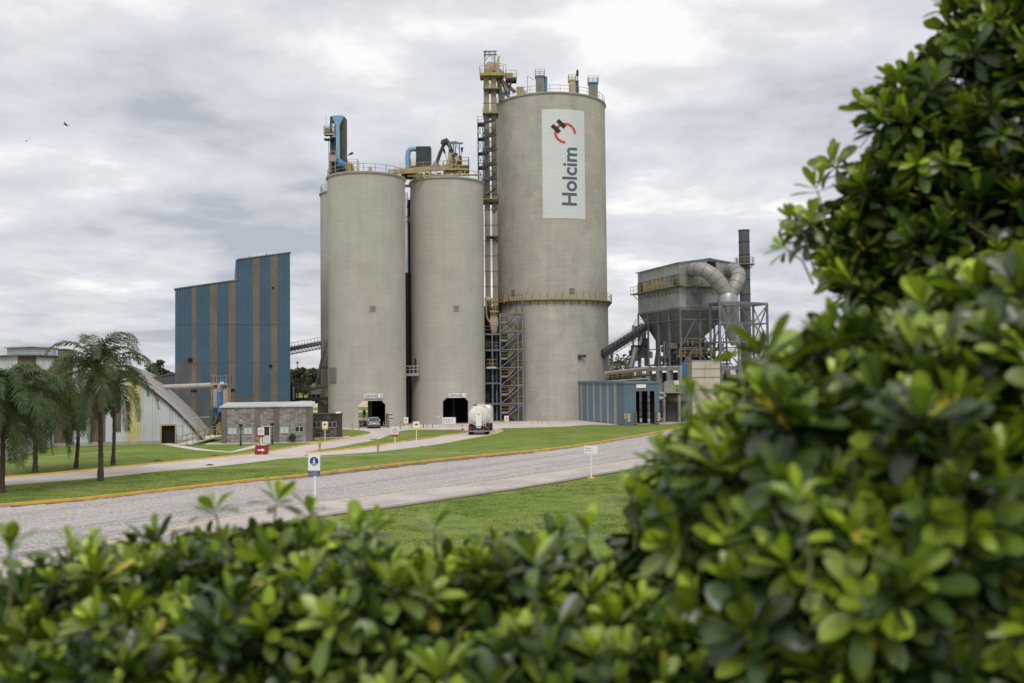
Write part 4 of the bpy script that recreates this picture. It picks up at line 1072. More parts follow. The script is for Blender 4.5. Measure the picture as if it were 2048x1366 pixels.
for px0, px1, py, mtl in ((966, 997, 400, 'dark'), (968, 998, 179, 'dark'), (966, 996, 228, 'dark'), (973, 996, 473, 'dark')):
    z = W(980, py, YE - .6).z; a, b = W(px0, py, YE).x, W(px1, py, YE).x
    o = deck(t, [(a, YE - 1.3), (b, YE - 1.3), (b, YE + 1.3), (a, YE + 1.3)], z, 'intermediate_platform', 'dark', 'yellow', .45 if py == 400 else .18, 1.0, step=1.0, rail=py != 473)
mb = MB(); mb.bar(W(985, 474, YE - .6), W(997, 484, YE - .6), .12); mb.bar(W(982, 417, YE - .6), W(988, 424, YE - .6), .1); mb.bar(W(988, 424, YE - .6), W(995, 414, YE - .6), .1); mb.build('knee_brace', 'dark', t)
for px in (968.8, 999.5):
    mb = MB(); mb.tube([W(px, 410 if px < 990 else 600, YE - .9), W(px, 250 if px < 990 else 480, YE - .9)], .05, 6); mb.build('riser_pipe', 'galv_d', t)

# --- upper lattice stair tower on the elevator
YT = 156.0
t = thing('lattice_stair', 'dark lattice stair tower climbing the elevator above the middle silo', 'stair tower', tuple(W(966, 400, YT)))
xa, xb = W(956, 320, YT).x, W(966, 320, YT).x; xc = W(992, 320, YT).x
z0, z1 = W(966, 392, YT).z, W(966, 246, YT).z
for x, y in ((xa, YT), (xb, YT), (xa, YT + 1.8), (xb, YT + 1.8), (xc, YT + .2)):
    mb = MB(); mb.bar((x, y, z0 if x < xc else z0), (x, y, z1), .12); mb.build('column', 'dark', t)
nb = 5
for i in range(nb):
    a, b = z0 + (z1 - z0) * i / nb, z0 + (z1 - z0) * (i + 1) / nb
    for p_, q_ in (((xa, YT, a), (xb, YT, b)), ((xa, YT + 1.8, b), (xb, YT + 1.8, a)), ((xb, YT, a), (xc, YT, (a + b) / 2)), ((xb, YT + .2, b), (xc, YT + .2, (a + b) / 2))):
        mb = MB(); mb.bar(p_, q_, .07); mb.build('brace', 'dark', t)
    deck(t, [(xa, YT - .1), (xb + .2, YT - .1), (xb + .2, YT + 1.9), (xa, YT + 1.9)], b, 'landing', 'dark', 'dark' if i < nb - 1 else 'yellow', .14, 1.0, rail=(i in (1, 4)), step=.7)
    mb = MB(); flight(mb, (xb, YT, b), (xc, YT, (a + b) / 2 + (b - a) * .75), .8, mr=0, rail=False); flight(mb, (xc, YT + .9, (a + b) / 2 + .3), (xb, YT + .9, a), .8, mr=0); mb.build('stair_flight', 'dark', t)

# ------------------------------------------------------------------ equipment on the big silo roof
def roof_filter(px0, px1, py0, py1, Y, body, trim, label, rail_top, pipe=True, col='skyblue'):
    a, b = W(px0, 170, Y).x, W(px1, 170, Y).x; zt = W((px0 + px1) / 2, py0, Y).z; zb = H5
    t = thing('dust_filter', label, 'dust filter', ((a + b) / 2, Y, H5), 'dust filters on the big silo roof')
    mb = MB(); mb.box(a, b, Y, Y + 1.3, zb, zt - .25); mb.build('housing', body, t)
    mb = MB(); mb.box(a - .12, b + .12, Y - .12, Y + 1.42, zt - .25, zt); mb.build('top_frame', trim, t)
    mb = MB(); zr_ = W((px0 + px1) / 2, rail_top, Y).z; mb.railing([(a - .1, Y - .1, zt), (b + .1, Y - .1, zt), (b + .1, Y + 1.4, zt), (a - .1, Y + 1.4, zt)], zr_ - zt, .8, .05, 0, 2, True); mb.build('railing', 'rail_grey' if body != 'cream' else 'yellow', t)
    if pipe:
        mb = MB(); mb.tube([(b + .3, Y + .5, zt - .1), (b + .3, Y + .5, zb + 1.0)], .26, 10); mb.tube([(b + .3, Y + .5, zb + 1.0), (b + .9, Y + .3, zb + .5)], .22, 10); mb.build('blower_pipe', col, t, smooth=True)
    return t
roof_filter(1072, 1088, 150.5, 181, 161.5, 'galv_d', 'steel', 'grey box filter with the tallest railing, middle-left of the big silo roof', 138.5, True, 'midblue')
roof_filter(1138.5, 1151, 158.5, 184, 161.5, 'cream', 'cream', 'beige box filter on the big silo roof beside the dark aerial', 149, True, 'midblue')
roof_filter(1178, 1195.5, 163.5, 190, 161.5, 'galv_d', 'midblue', 'grey and blue box filter nearest the right rim of the big silo roof', 152, False)
roof_filter(997, 1009.5, 184, 200, 159.0, 'leg', 'skyblue', 'small filter with a light blue pipe at the big silo roof left rim', 178, True, 'skyblue')
t = thing('roof_gear', 'low beige ducts and boxes on the big silo roof near the elevator', 'ducting', (S5.x - 5, S5.y - 3, H5))
mb = MB(); p = W(1038, 183, 160.5); mb.box(p.x - .4, p.x + .8, 160, 161.2, H5, W(1038, 175, 160.5).z); mb.build('box', 'cream', t)
mb = MB(); mb.bar(W(1036, 180, 161) , W(1052, 186, 161), .5, .5); mb.build('duct', 'cream', t)
mb = MB(); p = W(1131, 180, 161.5); mb.lathe([(.1, 0), (.45, .2), (.45, 1.2), (.25, 1.5)], (p.x, 161.5, H5), 12); mb.build('round_vent', 'leg', t, smooth=True)
mb = MB(); p = W(1173, 180, 161.5); mb.box(p.x - .3, p.x + .4, 161, 161.8, H5, H5 + 1.2); mb.build('box', 'leg', t)
mb = MB(); p = W(1094, 180, 161.5); mb.box(p.x - .3, p.x + .9, 161, 161.8, H5, H5 + .7); mb.tube([(p.x, 161, H5 + .7), (p.x, 161, H5 + 1.7)], .13, 8); mb.build('blower', 'midblue', t)
t = thing('roof_aerial', 'dark aerial with a rounded head on the big silo roof', 'aerial', (W(1156, 180, 161.7).x, 161.7, H5))
x = W(1155, 160, 161.7).x; mb = MB(); mb.tube([(x, 161.7, H5), (x, 161.7, W(1155, 145, 161.7).z)], .07, 6); mb.lathe([(.1, 0), (.22, .3), (.2, .9), (.05, 1.2)], (x, 161.7, W(1155, 153, 161.7).z), 10); mb.build('mast', 'dark', t)
t = thing('floodlight_pole', 'thin grey lamp pole with a slanting arm on the left of the big silo roof', 'lamp pole', (W(1055, 180, 161).x, 161, H5))
mb = MB(); a = W(1055, 184, 161); a.z = H5; mb.tube([a, W(1055, 152, 161)], .05, 6); mb.tube([W(1055, 152, 161), W(1070, 161, 161)], .04, 6); mb.build('pole', 'rail_grey', t)

# ------------------------------------------------------------------ equipment on the front silos
ZA = H1; 
t = thing('elevator_head_tower', 'dark grey tower with a light blue duct rising from the front left silo roof', 'elevator tower', (W(676, 330, 147).x, 147, ZA))
Y = 147.0
a, b, c = W(660, 300, Y).x, W(682, 300, Y).x, W(689.5, 300, Y).x; zt = W(675, 232.5, Y).z
mb = MB(); mb.box(a, b, Y, Y + 2.2, ZA, zt); mb.build('casing', 'dark', t)
mb = MB(); mb.box(b + .003, c, Y + .15, Y + 2.2, ZA, zt - .03); 
for k in range(24): mb.box(b + .05, c - .02, Y + .1, Y + .15, ZA + .6 + k * .33, ZA + .68 + k * .33)
mb.build('ladder_cage', mat('rusty_brown_grating', (0.13, 0.10, 0.065), .8, var=.3), t)
mb = MB(); d0, d1 = W(667.5, 240, Y).x, W(686, 240, Y).x; e0, e1 = W(673.5, 255, Y).x, W(680.5, 255, Y).x
zA, zB_, zC, zD = zt - .05, W(677, 241, Y).z, W(677, 252, Y).z, W(677, 320, Y).z
P = []
for x0_, x1_, z_ in ((d0 - .1, d1 + .1, zA), (d0, d1, zB_), (e0, e1, zC), (e0, e1, zD)):
    P += [(x0_, Y - .7, z_), (x1_, Y - .7, z_), (x1_, Y - .01, z_), (x0_, Y - .01, z_)]
F = [(4 * i + k, 4 * i + 4 + k, 4 * i + 4 + (k + 1) % 4, 4 * i + (k + 1) % 4) for i in range(3) for k in range(4)] + [(0, 1, 2, 3), (15, 14, 13, 12)]
mb.add(P, F); mb.build('blue_duct', 'skyblue', t, fixn=True)
mb = MB(); mb.tube([W(677, 320, Y - .4), W(680, 327, Y - .4), W(688, 331, Y - .4), W(693, 333, Y - .4)], [.45, .6, .55, .35], 10); mb.build('blue_elbow', 'midblue', t, smooth=True)
x0_, x1_ = W(650, 275, Y).x, W(672, 275, Y).x; z_ = W(660, 270, Y).z
deck(t, [(x0_, Y - 1.0), (x1_, Y - 1.0), (x1_, Y), (x0_, Y)], z_, 'side_platform', 'cream', 'dark', .2, 1.1, step=.8)
deck(t, [(x0_, Y - .9), (x0_ + 1.1, Y - .9), (x0_ + 1.1, Y), (x0_, Y)], z_ - .7, 'lower_platform', 'dark', 'dark', .2, .6, step=.8, rail=False)
mb = MB(); p = W(654, 262, Y); mb.box(x0_ + .1, x0_ + .75, Y - .8, Y - .2, z_, z_ + .85); mb.build('cabinet', 'leg', t)
mb = MB(); p = W(667.5, 262, Y - .5); mb.lathe([(.35, -1), (.35, .9), (.2, 1.1)], p, 12); mb.build('vessel', 'galv', t, smooth=True)
mb = MB(); p = W(652, 270, Y - .9); mb.tube([p, W(652, 230, Y - .9)], .03, 5); mb.build('lightning_rod', 'rail_grey', t)
mb = MB(); mb.tube([W(657.5, 282, Y - .5), W(658, 350, Y - .5)], .05, 6); mb.tube([W(659.5, 305, Y - .5), W(660, 350, Y - .5)], .06, 6); mb.build('riser_pipe', 'steel', t)
mb = MB(); p = W(667, 318, Y - .6)
mb.railing([W(662, 345, Y - .9), W(671, 345, Y - .9)], 3.2, .5, .09, 0, 3); mb.box(p.x - .5, p.x + .5, Y - 1, Y - .3, p.z - .4, p.z + .5); mb.build('drive_unit', 'leg', t)
def lamp_arm(p, q, label):
    t = thing('floodlight', label, 'floodlight', tuple(p)); p = Vector(p); q = Vector(q); d = (q - p).normalized()
    mb = MB(); mb.tube([p, q], .05, 6); mb.build('arm', 'rail_grey', t); mb = MB(); mb.tube([q, q + d * .7], [.12, .2], 8); mb.build('lamp_head', 'dark', t)
p = W(689, 345, 144); p.z = ZA
lamp_arm(W(690, 313.5, 146.9), W(698, 309.5, 146.5), 'floodlight on a slanting arm right of the blue duct tower')
t = thing('yellow_hoist', 'yellow machine inside a light railing cage on the front left silo roof', 'hoist', (W(703, 335, 143).x, 143, ZA))
a, b = W(695, 330, 143).x, W(716, 330, 143).x
mb = MB(); c = W(702, 330, 143); mb.box(c.x - .7, c.x + .2, 142.7, 143.6, ZA, ZA + 1.5); mb.extr([(-.9, 1.5), (.5, 1.2), (.2, 2.0), (-.3, 2.2)], (c.x, 142.8, ZA), (1, 0, 0), (0, 0, 1), (0, 1, 0), .7); mb.build('machine', 'yellow', t, fixn=True)
mb = MB(); mb.railing([(a, 142.2, ZA + 1.2), (b, 142.2, ZA + 1.2), (b, 144, ZA + 1.2), (a, 144, ZA + 1.2)], 1.3, .8, .05, 0, 1, True); mb.railing([(a, 142.2, ZA), (b, 142.2, ZA), (b, 144, ZA), (a, 144, ZA)], 1.2, 1.5, .06, 0, 0, True); mb.build('cage', 'cream', t)
t = thing('roof_drum', 'small grey round vent on the front left silo roof rim', 'vent', (W(740, 335, 140).x, 140, ZA))
mb = MB(); mb.lathe([(.28, 0), (.28, .8), (.15, .95)], (W(740, 335, 140).x, 140.2, ZA), 12); mb.build('drum', 'conc', t, smooth=True)

t = thing('gallery_conveyor', 'cream sloping conveyor gallery spanning the roofs of the two front silos', 'conveyor', tuple(W(780, 345, 146)))
mb = MB(); mb.bar(W(778, 344, 146), W(897, 334.5, 149), 1.1, .55); mb.build('trough', 'cream', t)
mb = MB(); p, q = W(796, 347, 145), W(893, 339, 148); mb.bar(p, q, .3, .22); mb.bar(W(815, 352, 146), W(960, 350, 149.5), .2, .25); mb.build('beam', 'yellow', t)
mb = MB(); mb.railing([W(800, 342, 145.3), W(893, 334, 148.3)], 1.0, 1.3, .045, 0, 1); mb.build('railing', 'yellow', t)
rr = random.Random(8); 
for i in range(7):
    p = W(818 + i * 12, 345 + rr.uniform(-1, 1), 148.5); mb = MB(); mb.cbox((p.x, 148.5, H2 + .45), rr.uniform(.4, .8), .6, rr.uniform(.7, 1.1)); mb.build('machinery_box', rr.choice(['leg', 'cream', 'leg']), t)

t = thing('rooftop_filter', 'large dark slatted filter box with a light blue pipe between the front silo roofs', 'dust filter', (W(846, 340, 151).x, 151, H2))
Y = 151.0; a, b = W(832, 310, Y).x, W(861, 310, Y).x; z1 = W(846, 292.5, Y).z; z0 = W(846, 336, Y).z
mb = MB(); mb.box(a, b, Y, Y + 2, z0, z1); mb.build('housing', 'dark', t)
mb = MB()
for k in range(13): mb.box(a + .03, b - .03, Y - .03, Y, z0 + .15 + k * .25, z0 + .2 + k * .25)
mb.build('cladding_rib', 'dark', t)
mb = MB(); mb.tube([W(832, 298.5, Y + .8), W(826, 297.5, Y + .8), W(820, 299, Y + .8), W(816.5, 304, Y + .8), W(815.5, 312, Y + .8), W(816, 330, Y + .8), W(816.5, 352, Y + .8)], .4, 12); mb.build('blue_pipe', 'skyblue', t, smooth=True)
mb = MB()
for x in (a + .1, b - .1): mb.bar((x, Y + .2, H2 - .6), (x, Y + .2, z0), .15); mb.bar((x, Y + 1.8, H2 - .6), (x, Y + 1.8, z0), .15)
mb.build('support', 'cream', t)
deck(t, [(W(820, 332, Y).x, Y), (a, Y), (a, Y + 1.4), (W(820, 332, Y).x, Y + 1.4)], W(825, 332, Y).z, 'side_platform', 'dark', 'cream', .15, 1.1, step=.8)

t = thing('cyclone_duct', 'dark bent duct in the shape of an upside-down V over the middle silo roof', 'duct', tuple(W(872, 334, 151)))
mb = MB(); mb.tube([W(872, 330, 151), W(880, 307, 151), W(888, 288, 151)], .27, 10); mb.build('rising_duct', 'dark', t, smooth=True)
mb = MB(); mb.tube([W(886.5, 289, 151), W(888, 284, 151), W(892, 282, 151), W(896, 286, 151)], [.45, .52, .5, .38], 12); mb.build('bend', 'dark', t, smooth=True)
mb = MB(); mb.tube([W(895, 286, 151), W(900, 294, 151), W(904, 305, 151)], [.3, .3, .33], 10); mb.build('falling_duct', 'dark', t, smooth=True)
mb = MB(); p = W(872, 332, 151); mb.lathe([(.78, -.5), (.78, -.2), (.3, .55)], (p.x, 151, p.z), 16); mb.build('cone', 'steel', t, smooth=True)

t = thing('hoist_gantry', 'grey steel gantry over the machinery on the middle silo roof', 'gantry', tuple(W(912, 342, 150)))
Y = 150.0
mb = MB(); zt_ = W(912, 286.5, Y).z
for px, y in ((898, Y), (910, Y + 1.5), (919, Y), (908, Y - .6)): 
    x = W(px, 300, Y).x; mb.bar((x, y, H2), (x, y, zt_), .16)
mb.bar(W(896, 287, Y), W(926, 286.5, Y), .24); mb.bar(W(897, 285, Y + 1.5), W(912, 283.5, Y + 1.5), .18); mb.bar(W(912, 283.5, Y + 1.5), W(920, 287, Y), .14); mb.bar(W(898, 300, Y), W(908, 288, Y), .1); mb.bar(W(919, 300, Y), W(911, 288, Y), .1); mb.build('frame', 'steel', t)
t = thing('roof_machinery', 'beige and rusty machinery cluster with yellow railings on the middle silo roof', 'machinery', tuple(W(905, 345, 149)))
Y = 149.5
for i, (px0, px1, py0, py1, mtl) in enumerate(((896, 903, 306, 342, 'cream'), (904, 911, 303, 335, 'leg'), (911, 918, 312, 338, 'cream'), (917, 923, 310, 327, 'dark'), (904, 910, 309, 314, 'dark'), (910, 915, 306, 311, 'dark'))):
    p = W(px0, py1, Y); q_ = W(px1, py0, Y); dy = [0, .5, -.2, .4, -.3, -.1][i]
    mb = MB(); mb.box(p.x, q_.x, Y + dy, Y + dy + .8, p.z, q_.z); mb.build('casing', mtl, t)
rr = random.Random(12)
for i in range(9):
    p = W(rr.uniform(898, 925), rr.uniform(320, 345), Y - .5); q_ = W(rr.uniform(898, 925), rr.uniform(312, 340), Y - .3)
    mb = MB(); mb.tube([p, q_], rr.uniform(.06, .16), 7); mb.build('pipe', rr.choice(['orange', 'yellow', 'leg', 'dark', 'cream']), t)
a, b = W(886, 338, Y - 1).x, W(937, 338, Y - 1).x; z_ = W(915, 338.5, Y - 1).z
deck(t, [(a, Y - 1.2), (b, Y - 1.2), (b, Y + 1.5), (a, Y + 1.5)], z_, 'platform', 'yellow', 'yellow', .15, 1.2, step=.9)
deck(t, [(W(921, 325, Y).x, Y - 1), (b, Y - 1), (b, Y + 1), (W(921, 325, Y).x, Y + 1)], z_ + .0 + 1.0 - .6, 'upper_platform', 'dark', 'dark', .12, 1.4, step=.9)
mb = MB()
for x, dx in ((924, -3), (932, -4), (918, 0)): mb.bar(W(x, 338, Y - 1), W(x + dx, 349, Y - 1), .14)
mb.build('leg', 'cream', t)
mb = MB(); mb.bar(W(893, 335, Y), W(899, 318, Y), .5, .4); mb.build('sloping_casing', 'cream', t)
lamp_arm(W(921.5, 325, 149.5), W(923.5, 304, 149.5), 'floodlight on a pole at the right end of the roof machinery')
lamp_arm(W(895, 322, 149.2), W(890, 307, 149.2), 'floodlight leaning left from the roof machinery beside the bent duct')

# ------------------------------------------------------------------ between the two front silos
t = thing('link_platform', 'concrete link balcony joining the two front silos above the ground', 'balcony', tuple(W(823, 750, 147)))
Yb = 147.3
a, b = W(809.5, 750, Yb).x, W(837.5, 750, Yb).x; z0, z1, z2 = W(823, 752, Yb).z, W(823, 746, Yb).z, W(823, 733, Yb).z
mb = MB(); mb.box(a, b, Yb, Yb + 1.8, z0, z1); mb.build('slab', 'conc', t)
mb = MB(); mb.box(a, b, Yb, Yb + .1, z2, z2 + .14)
for k in range(4): x = a + .1 + (b - a - .3) * k / 3; mb.box(x, x + .1, Yb, Yb + .1, z1, z2)
mb.box(a, b, Yb + .02, Yb + .06, (z1 + z2) / 2, (z1 + z2) / 2 + .1); mb.build('parapet', 'conc', t)
mb = MB(); p = W(830, 718, Yb + 1.6); q_ = W(837.5, 745, Yb + 1.6); mb.box(p.x, q_.x, Yb + 1.2, Yb + 1.25, q_.z, p.z); mb.build('doorway', 'black', t)
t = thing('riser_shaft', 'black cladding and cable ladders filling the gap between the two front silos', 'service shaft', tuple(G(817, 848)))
mb = MB(); a, b = W(808, 600, 152.5).x, W(829, 600, 152.5).x; mb.box(a, b, 153, 153.3, 0, W(817, 545, 152.5).z); mb.build('gap_shade_sheet', 'black', t)  # black sheet painted as the deep shade of the open gap
mb = MB()
for px in (812.5, 815.5): x = W(px, 600, 150).x; mb.bar((x, 150.2, 0), (x, 150.2, 35), .09)
for k in range(90): mb.bar((W(812.5, 600, 150).x, 150.2, .4 + k * .38), (W(815.5, 600, 150).x, 150.2, .4 + k * .38), .05)
mb.build('ladder', 'dark', t)
mb = MB(); mb.tube([(W(819, 600, 151).x, 151, 0), (W(819, 600, 151).x, 151, 34)], .18, 8); mb.build('riser_pipe', 'black', t)
mb = MB(); mb.bar(W(808, 353, 147.5), W(827, 353, 149), .9, .8); mb.build('top_crossing', 'black', t)
mb = MB(); mb.bar(W(809, 372, 149.5), W(824, 372, 150), .5, .35); mb.build('cream_crossing', 'cream', t)
mb = MB(); mb.bar(W(812, 446, 150), W(822, 432, 150), .14); mb.bar(W(812, 432, 150), W(822, 446, 150), .14); mb.build('cross_brace', 'yellow', t)
# dark recess on the far left of silo 1
a_, z_ = on_silo(S1, R1, 665.5, 750); p = W(661, 765, S1.y - R1 * math.cos(a_)); q_ = W(671, 735, S1.y - R1 * math.cos(a_))
fr = frame((S1.x + R1 * math.sin(a_), S1.y - R1 * math.cos(a_), 0), a_); mb = MB(fr); w = .95
mb.box(-w, w, -.12, .2, p.z, q_.z); mb.build('hatch_cover', mat('hatch_grey', (0.21, 0.195, 0.18), .9), t_s1)

# ------------------------------------------------------------------ conveyors
def conveyor(p, q, label, w=1.4, h=1.1, m='dark', mr='rail_grey', top=True, n=14, leg_pts=(), truss_m='dark'):
    p = Vector(p); q = Vector(q); t = thing('conveyor', label, 'conveyor', tuple(p)); d = (q - p); u = Vector((0, 0, 1)); s = d.normalized().cross(u).normalized() * w / 2
    mb = MB()
    for sg in (-1, 1):
        mb.bar(p + s * sg, q + s * sg, .08, .1); mb.bar(p + s * sg - u * h, q + s * sg - u * h, .07, .08)
        for i in range(n):
            a = p.lerp(q, i / n) + s * sg; b = p.lerp(q, (i + .5) / n) + s * sg - u * h; c = p.lerp(q, (i + 1) / n) + s * sg
            mb.bar(a, b, .045); mb.bar(b, c, .045)
    mb.build('truss', truss_m, t)
    mb = MB(); mb.bar(p + u * .25, q + u * .25, w, .5)
    if m == 'dark': mb.bar(p - u * .35, q - u * .35, w * .8, .75)
    mb.build('belt_cover', m, t)
    mb = MB(); mb.railing([p + s * 1.15 + u * .1, q + s * 1.15 + u * .1], 1.0, d.length / n, .05, 0, 1); mb.build('railing', mr, t)
    for k, (a, b) in enumerate(leg_pts):
        mb = MB(); mb.bar(a, b, .2); mb.bar(Vector(a) + s * 1.6, Vector(b) + s * 1.0, .15)
        for j in range(4):
            e0, e1 = Vector(a).lerp(Vector(b), j / 4), (Vector(a) + s * 1.6).lerp(Vector(b) + s, (j + 1) / 4); mb.bar(e0, e1, .09)
        mb.build('trestle', truss_m, t)
    return t
conveyor(W(560, 705, 158), W(652, 687, 156), 'thin inclined conveyor bridge running from the blue building to the silos', 1.0, .6, 'galv', n=14, truss_m='galv_d')
t = thing('spout', 'long slanting grey pipe dropping from the conveyor to the round hopper', 'spout', tuple(W(656, 680, 152)))
mb = MB(); mb.tube([W(656, 680, 152), W(648, 700, 152), W(633, 768, 152)], .22, 10); mb.build('pipe', 'galv_d', t, smooth=True)
t = thing('round_hopper', 'small grey domed hopper left of the silos', 'hopper', tuple(W(631, 790, 153)))
p = W(631, 775, 153); mb = MB(); mb.lathe([(1.05, -1), (1.05, -.1), (.9, .25), (.4, .6), (.15, .7)], p, 24); mb.build('dome', 'conc', t, smooth=True); mb = MB(); mb.lathe([(.4, -2.4), (1.0, -1)], p, 16); mb.build('cone', 'dark', t, smooth=True)
t = thing('bridge_conveyor', 'brown covered bridge with railings from the blue building into the front left silo', 'bridge', tuple(W(583, 800, 150)))
mb = MB(); mb.bar(W(580, 799, 150), W(662, 797, 146), 1.6, .45); mb.build('deck', 'dark', t)
mb = MB(); mb.bar(W(588, 783, 150.5), W(662, 771, 147), 1.4, .35); mb.build('roof', 'lowblue', t)
mb = MB(); mb.railing([W(588, 797, 149), W(660, 795, 145.2)], 1.6, .9, .08, 0, 2); mb.build('railing', mat('ochre_rail', (0.20, 0.14, 0.06), .7), t)
mb = MB(); mb.box(W(581, 780, 150).x, W(590, 780, 150).x, 149.5, 151, 0, W(585, 769, 150).z); mb.build('tower', 'dark', t)
mb = MB(); mb.tube([W(587, 800, 148.5), W(587, 773, 148.5)], .2, 8); mb.build('white_pipe', 'galv', t)
for px in (650,):
    mb = MB(); a = W(px, 805, 149); mb.box(a.x - 1.0, a.x + .4, 148.5, 149.5, 0, a.z + .5); mb.build('pillar', 'conc', t)
    mb = MB(); mb.box(a.x + .45, a.x + 1.4, 148.8, 149.8, 0, a.z + .5); mb.build('dark_pillar', 'dark', t)
t = thing('side_pipework', 'dark pipes and small platform on the left edge of the rear silo', 'pipework', tuple(W(648, 740, 151)))
mb = MB(); mb.tube([W(647, 725, 151), W(652, 740, 151), W(655, 765, 151)], .09, 8); mb.tube([W(650, 680, 152), W(651, 720, 152)], .05, 8); mb.build('pipe', 'galv_d', t); mb = MB(); mb.box(W(645, 720, 151).x, W(656, 720, 151).x, 151, 152, W(650, 738, 151).z, W(650, 732, 151).z); mb.build('platform', 'dark', t)
# ------------------------------------------------------------------ bag filter plant on the right
def plant():
    th = R(16.5); P = W(1362, 740, 148); P.z = 0; ex = Vector((math.cos(th), math.sin(th), 0)); ey = Vector((-math.sin(th), math.cos(th), 0)); fr = frame(P, th)
    Z = lambda py: zat(P.x, P.y, py)
    Lx = along(P, ex, 1478); Ly = along(P, ey, 1277.5); print('plant', Lx, Ly)
    zt, zw, zh, zk, zb = Z(525.5), Z(571), Z(617), Z(690), Z(731)
    t = thing('filter_plant', 'big grey bag filter house on steel legs and concrete columns with hoppers underneath', 'industrial plant', tuple(P))
    # casing
    mb = MB(); w0 = P + ey * Ly; w1 = P
    corr(mb, w0, w1, zh, zw - .1, .45, .05); mb.build('lower_side_cladding', 'galv', t)
    mb = MB(); corr(mb, w0, w1, zw + 1.8, lambda d: zt, .35, .04); mb.build('upper_side_cladding', 'galv', t)
    mb = MB(fr); mb.box(-.06, .05, 0, Ly, zw - .1, zw + 1.8); o = mb.build('inspection_band', 'galv_d', t)
    rr = random.Random(4)
    for i in range(9):
        y = .9 + i * (Ly - 1.5) / 9; mb = MB(fr); mb.box(-.55, -.06, y, y + rr.uniform(.3, .9), zw + .1, zw + rr.uniform(.7, 1.5)); mb.tube([(-.3, y + .5, zw), (-.3, y + .5, zw + 1.7)], .08, 6); mb.build('valve_box', rr.choice(['galv', 'leg', 'leg', 'dark', 'orange']), o)
    mb = MB(); corr(mb, P, P + ex * Lx, zh - .2, lambda d: zt + (min(d, Lx - d)) * .14, .3, .05); mb.build('end_cladding', 'galv', t)
    mb = MB(fr); mb.box(.1, Lx - .1, .1, Ly, zh, zt - .05); mb.build('casing', 'galv_d', t)
    mb = MB(fr); mb.extr([(-.25, zt - .05), (Lx / 2, zt + Lx * .07), (Lx + .25, zt - .05), (Lx + .25, zt + .1), (Lx / 2, zt + Lx * .07 + .15), (-.25, zt + .1)], (0, -.3, 0), (1, 0, 0), (0, 0, 1), (0, 1, 0), Ly + .6); mb.build('roof', 'galv', t, fixn=True)
    a = along(P, ex, 1417); b = along(P, ex, 1434); mb = MB(fr); mb.box(a, b, -.1, .02, Z(560), zt + .35); mb.build('gable_opening', 'black', t)
    # walkway
    mb = MB(fr); mb.box(-.95, 0, -.9, Ly + 1, zw - .15, zw); mb.box(-.95, Lx, -.9, -.05, zw - .15, zw); mb.build('walkway', mat('mossy_walkway', (0.24, .21, .10), .8, var=.3), t)
    mb = MB(fr); mb.railing([(-.9, Ly + 1, zw), (-.9, -.85, zw), (Lx, -.85, zw)], 1.1, 1.3, .05, 0, 1); mb.build('walkway_railing', 'yellow', t)
    for i in range(12):
        y = .5 + i * (Ly - .6) / 11; mb = MB(fr); mb.bar((0, y, zw - 1.1), (-.9, y, zw - .15), .09); mb.build('walkway_bracket', 'steel', t)
    mb = MB(fr); mb.box(-.12, .05, 0, Ly, zh - .05, zh + .28); mb.box(-.12, Lx, -.12, 0, zh - .05, zh + .28); mb.build('base_band', 'galv_d', t)
    # hoppers
    def hop(x0, x1, y0, y1, xa, xb, ya, yb, z0, name='hopper'):
        mb = MB(fr); Pq = [(x0, y0, zh - .06), (x1, y0, zh - .06), (x1, y1, zh - .06), (x0, y1, zh - .06), (xa, ya, z0), (xb, ya, z0), (xb, yb, z0), (xa, yb, z0)]
        mb.add(Pq, [(3, 2, 1, 0), (4, 5, 6, 7), (0, 1, 5, 4), (1, 2, 6, 5), (2, 3, 7, 6), (3, 0, 4, 7)]); mb.build(name, 'galv_d', t, fixn=True)
    hop(.05, Lx * .92, .05, Ly * .98, Lx * .18, Lx * .42, Ly * .18, Ly * .75, zk + .3)
    # steel legs
    xs = [0.0, Lx * .33, Lx * .66, Lx]; ys = [0, Ly * .25, Ly * .5, Ly * .75, Ly]
    for y in ys:
        for x in (xs if y in (0, Ly) else (0, Lx)):
            mb = MB(fr); mb.bar((x, y, zb), (x, y, zh), .24); mb.build('steel_leg', 'steel', t)
    def br(a, b, w=.15): 
        mb = MB(fr); mb.bar(a, b, w); mb.build('brace', 'steel', t)
    zm = (zh + zk) / 2 - .8; z1, z2 = zh - 1.6, zk - .4
    for z in (z1, z2): br((0, 0, z), (Lx, 0, z)); br((0, 0, z), (0, Ly, z))
    for i in range(2):
        x0, x1 = Lx * i / 2, Lx * (i + 1) / 2; m = (x0 + x1) / 2
        br((x0, 0, z2), (m, 0, z1)); br((x1, 0, z2), (m, 0, z1)); br((x0, 0, zb), (m, 0, z2)); br((x1, 0, zb), (m, 0, z2))
    # concrete columns
    for y in ys:
        for x in (xs if y == 0 else (0, Lx)):
            mb = MB(fr); mb.box(x - .38, x + .38, y - .38, y + .38, 0, zb); mb.build('concrete_column', 'conc', t)
    mb = MB(fr); mb.box(-.3, .3, .4, Ly - .4, zb - .75, zb - .15); mb.box(.4, Lx - .4, -.3, .3, zb - .75, zb - .15); mb.build('ring_beam', 'conc', t)
    # dense gear under the hoppers
    rr = random.Random(21)
    mb = MB(fr); mb.box(.5, Lx - .5, 1.2, Ly - 1, zb + .1, zb + .3); mb.build('service_floor', 'dark', t)
    mb = MB(fr); mb.railing([(-.5, -.5, zb + 1.3), (Lx, -.5, zb + 1.3)], 1.1, .9, .06, 0, 1); mb.railing([(.3, .2, zk), (Lx, .2, zk)], 1.0, .9, .06, 0, 1); mb.build('service_railing', 'yellow', t)
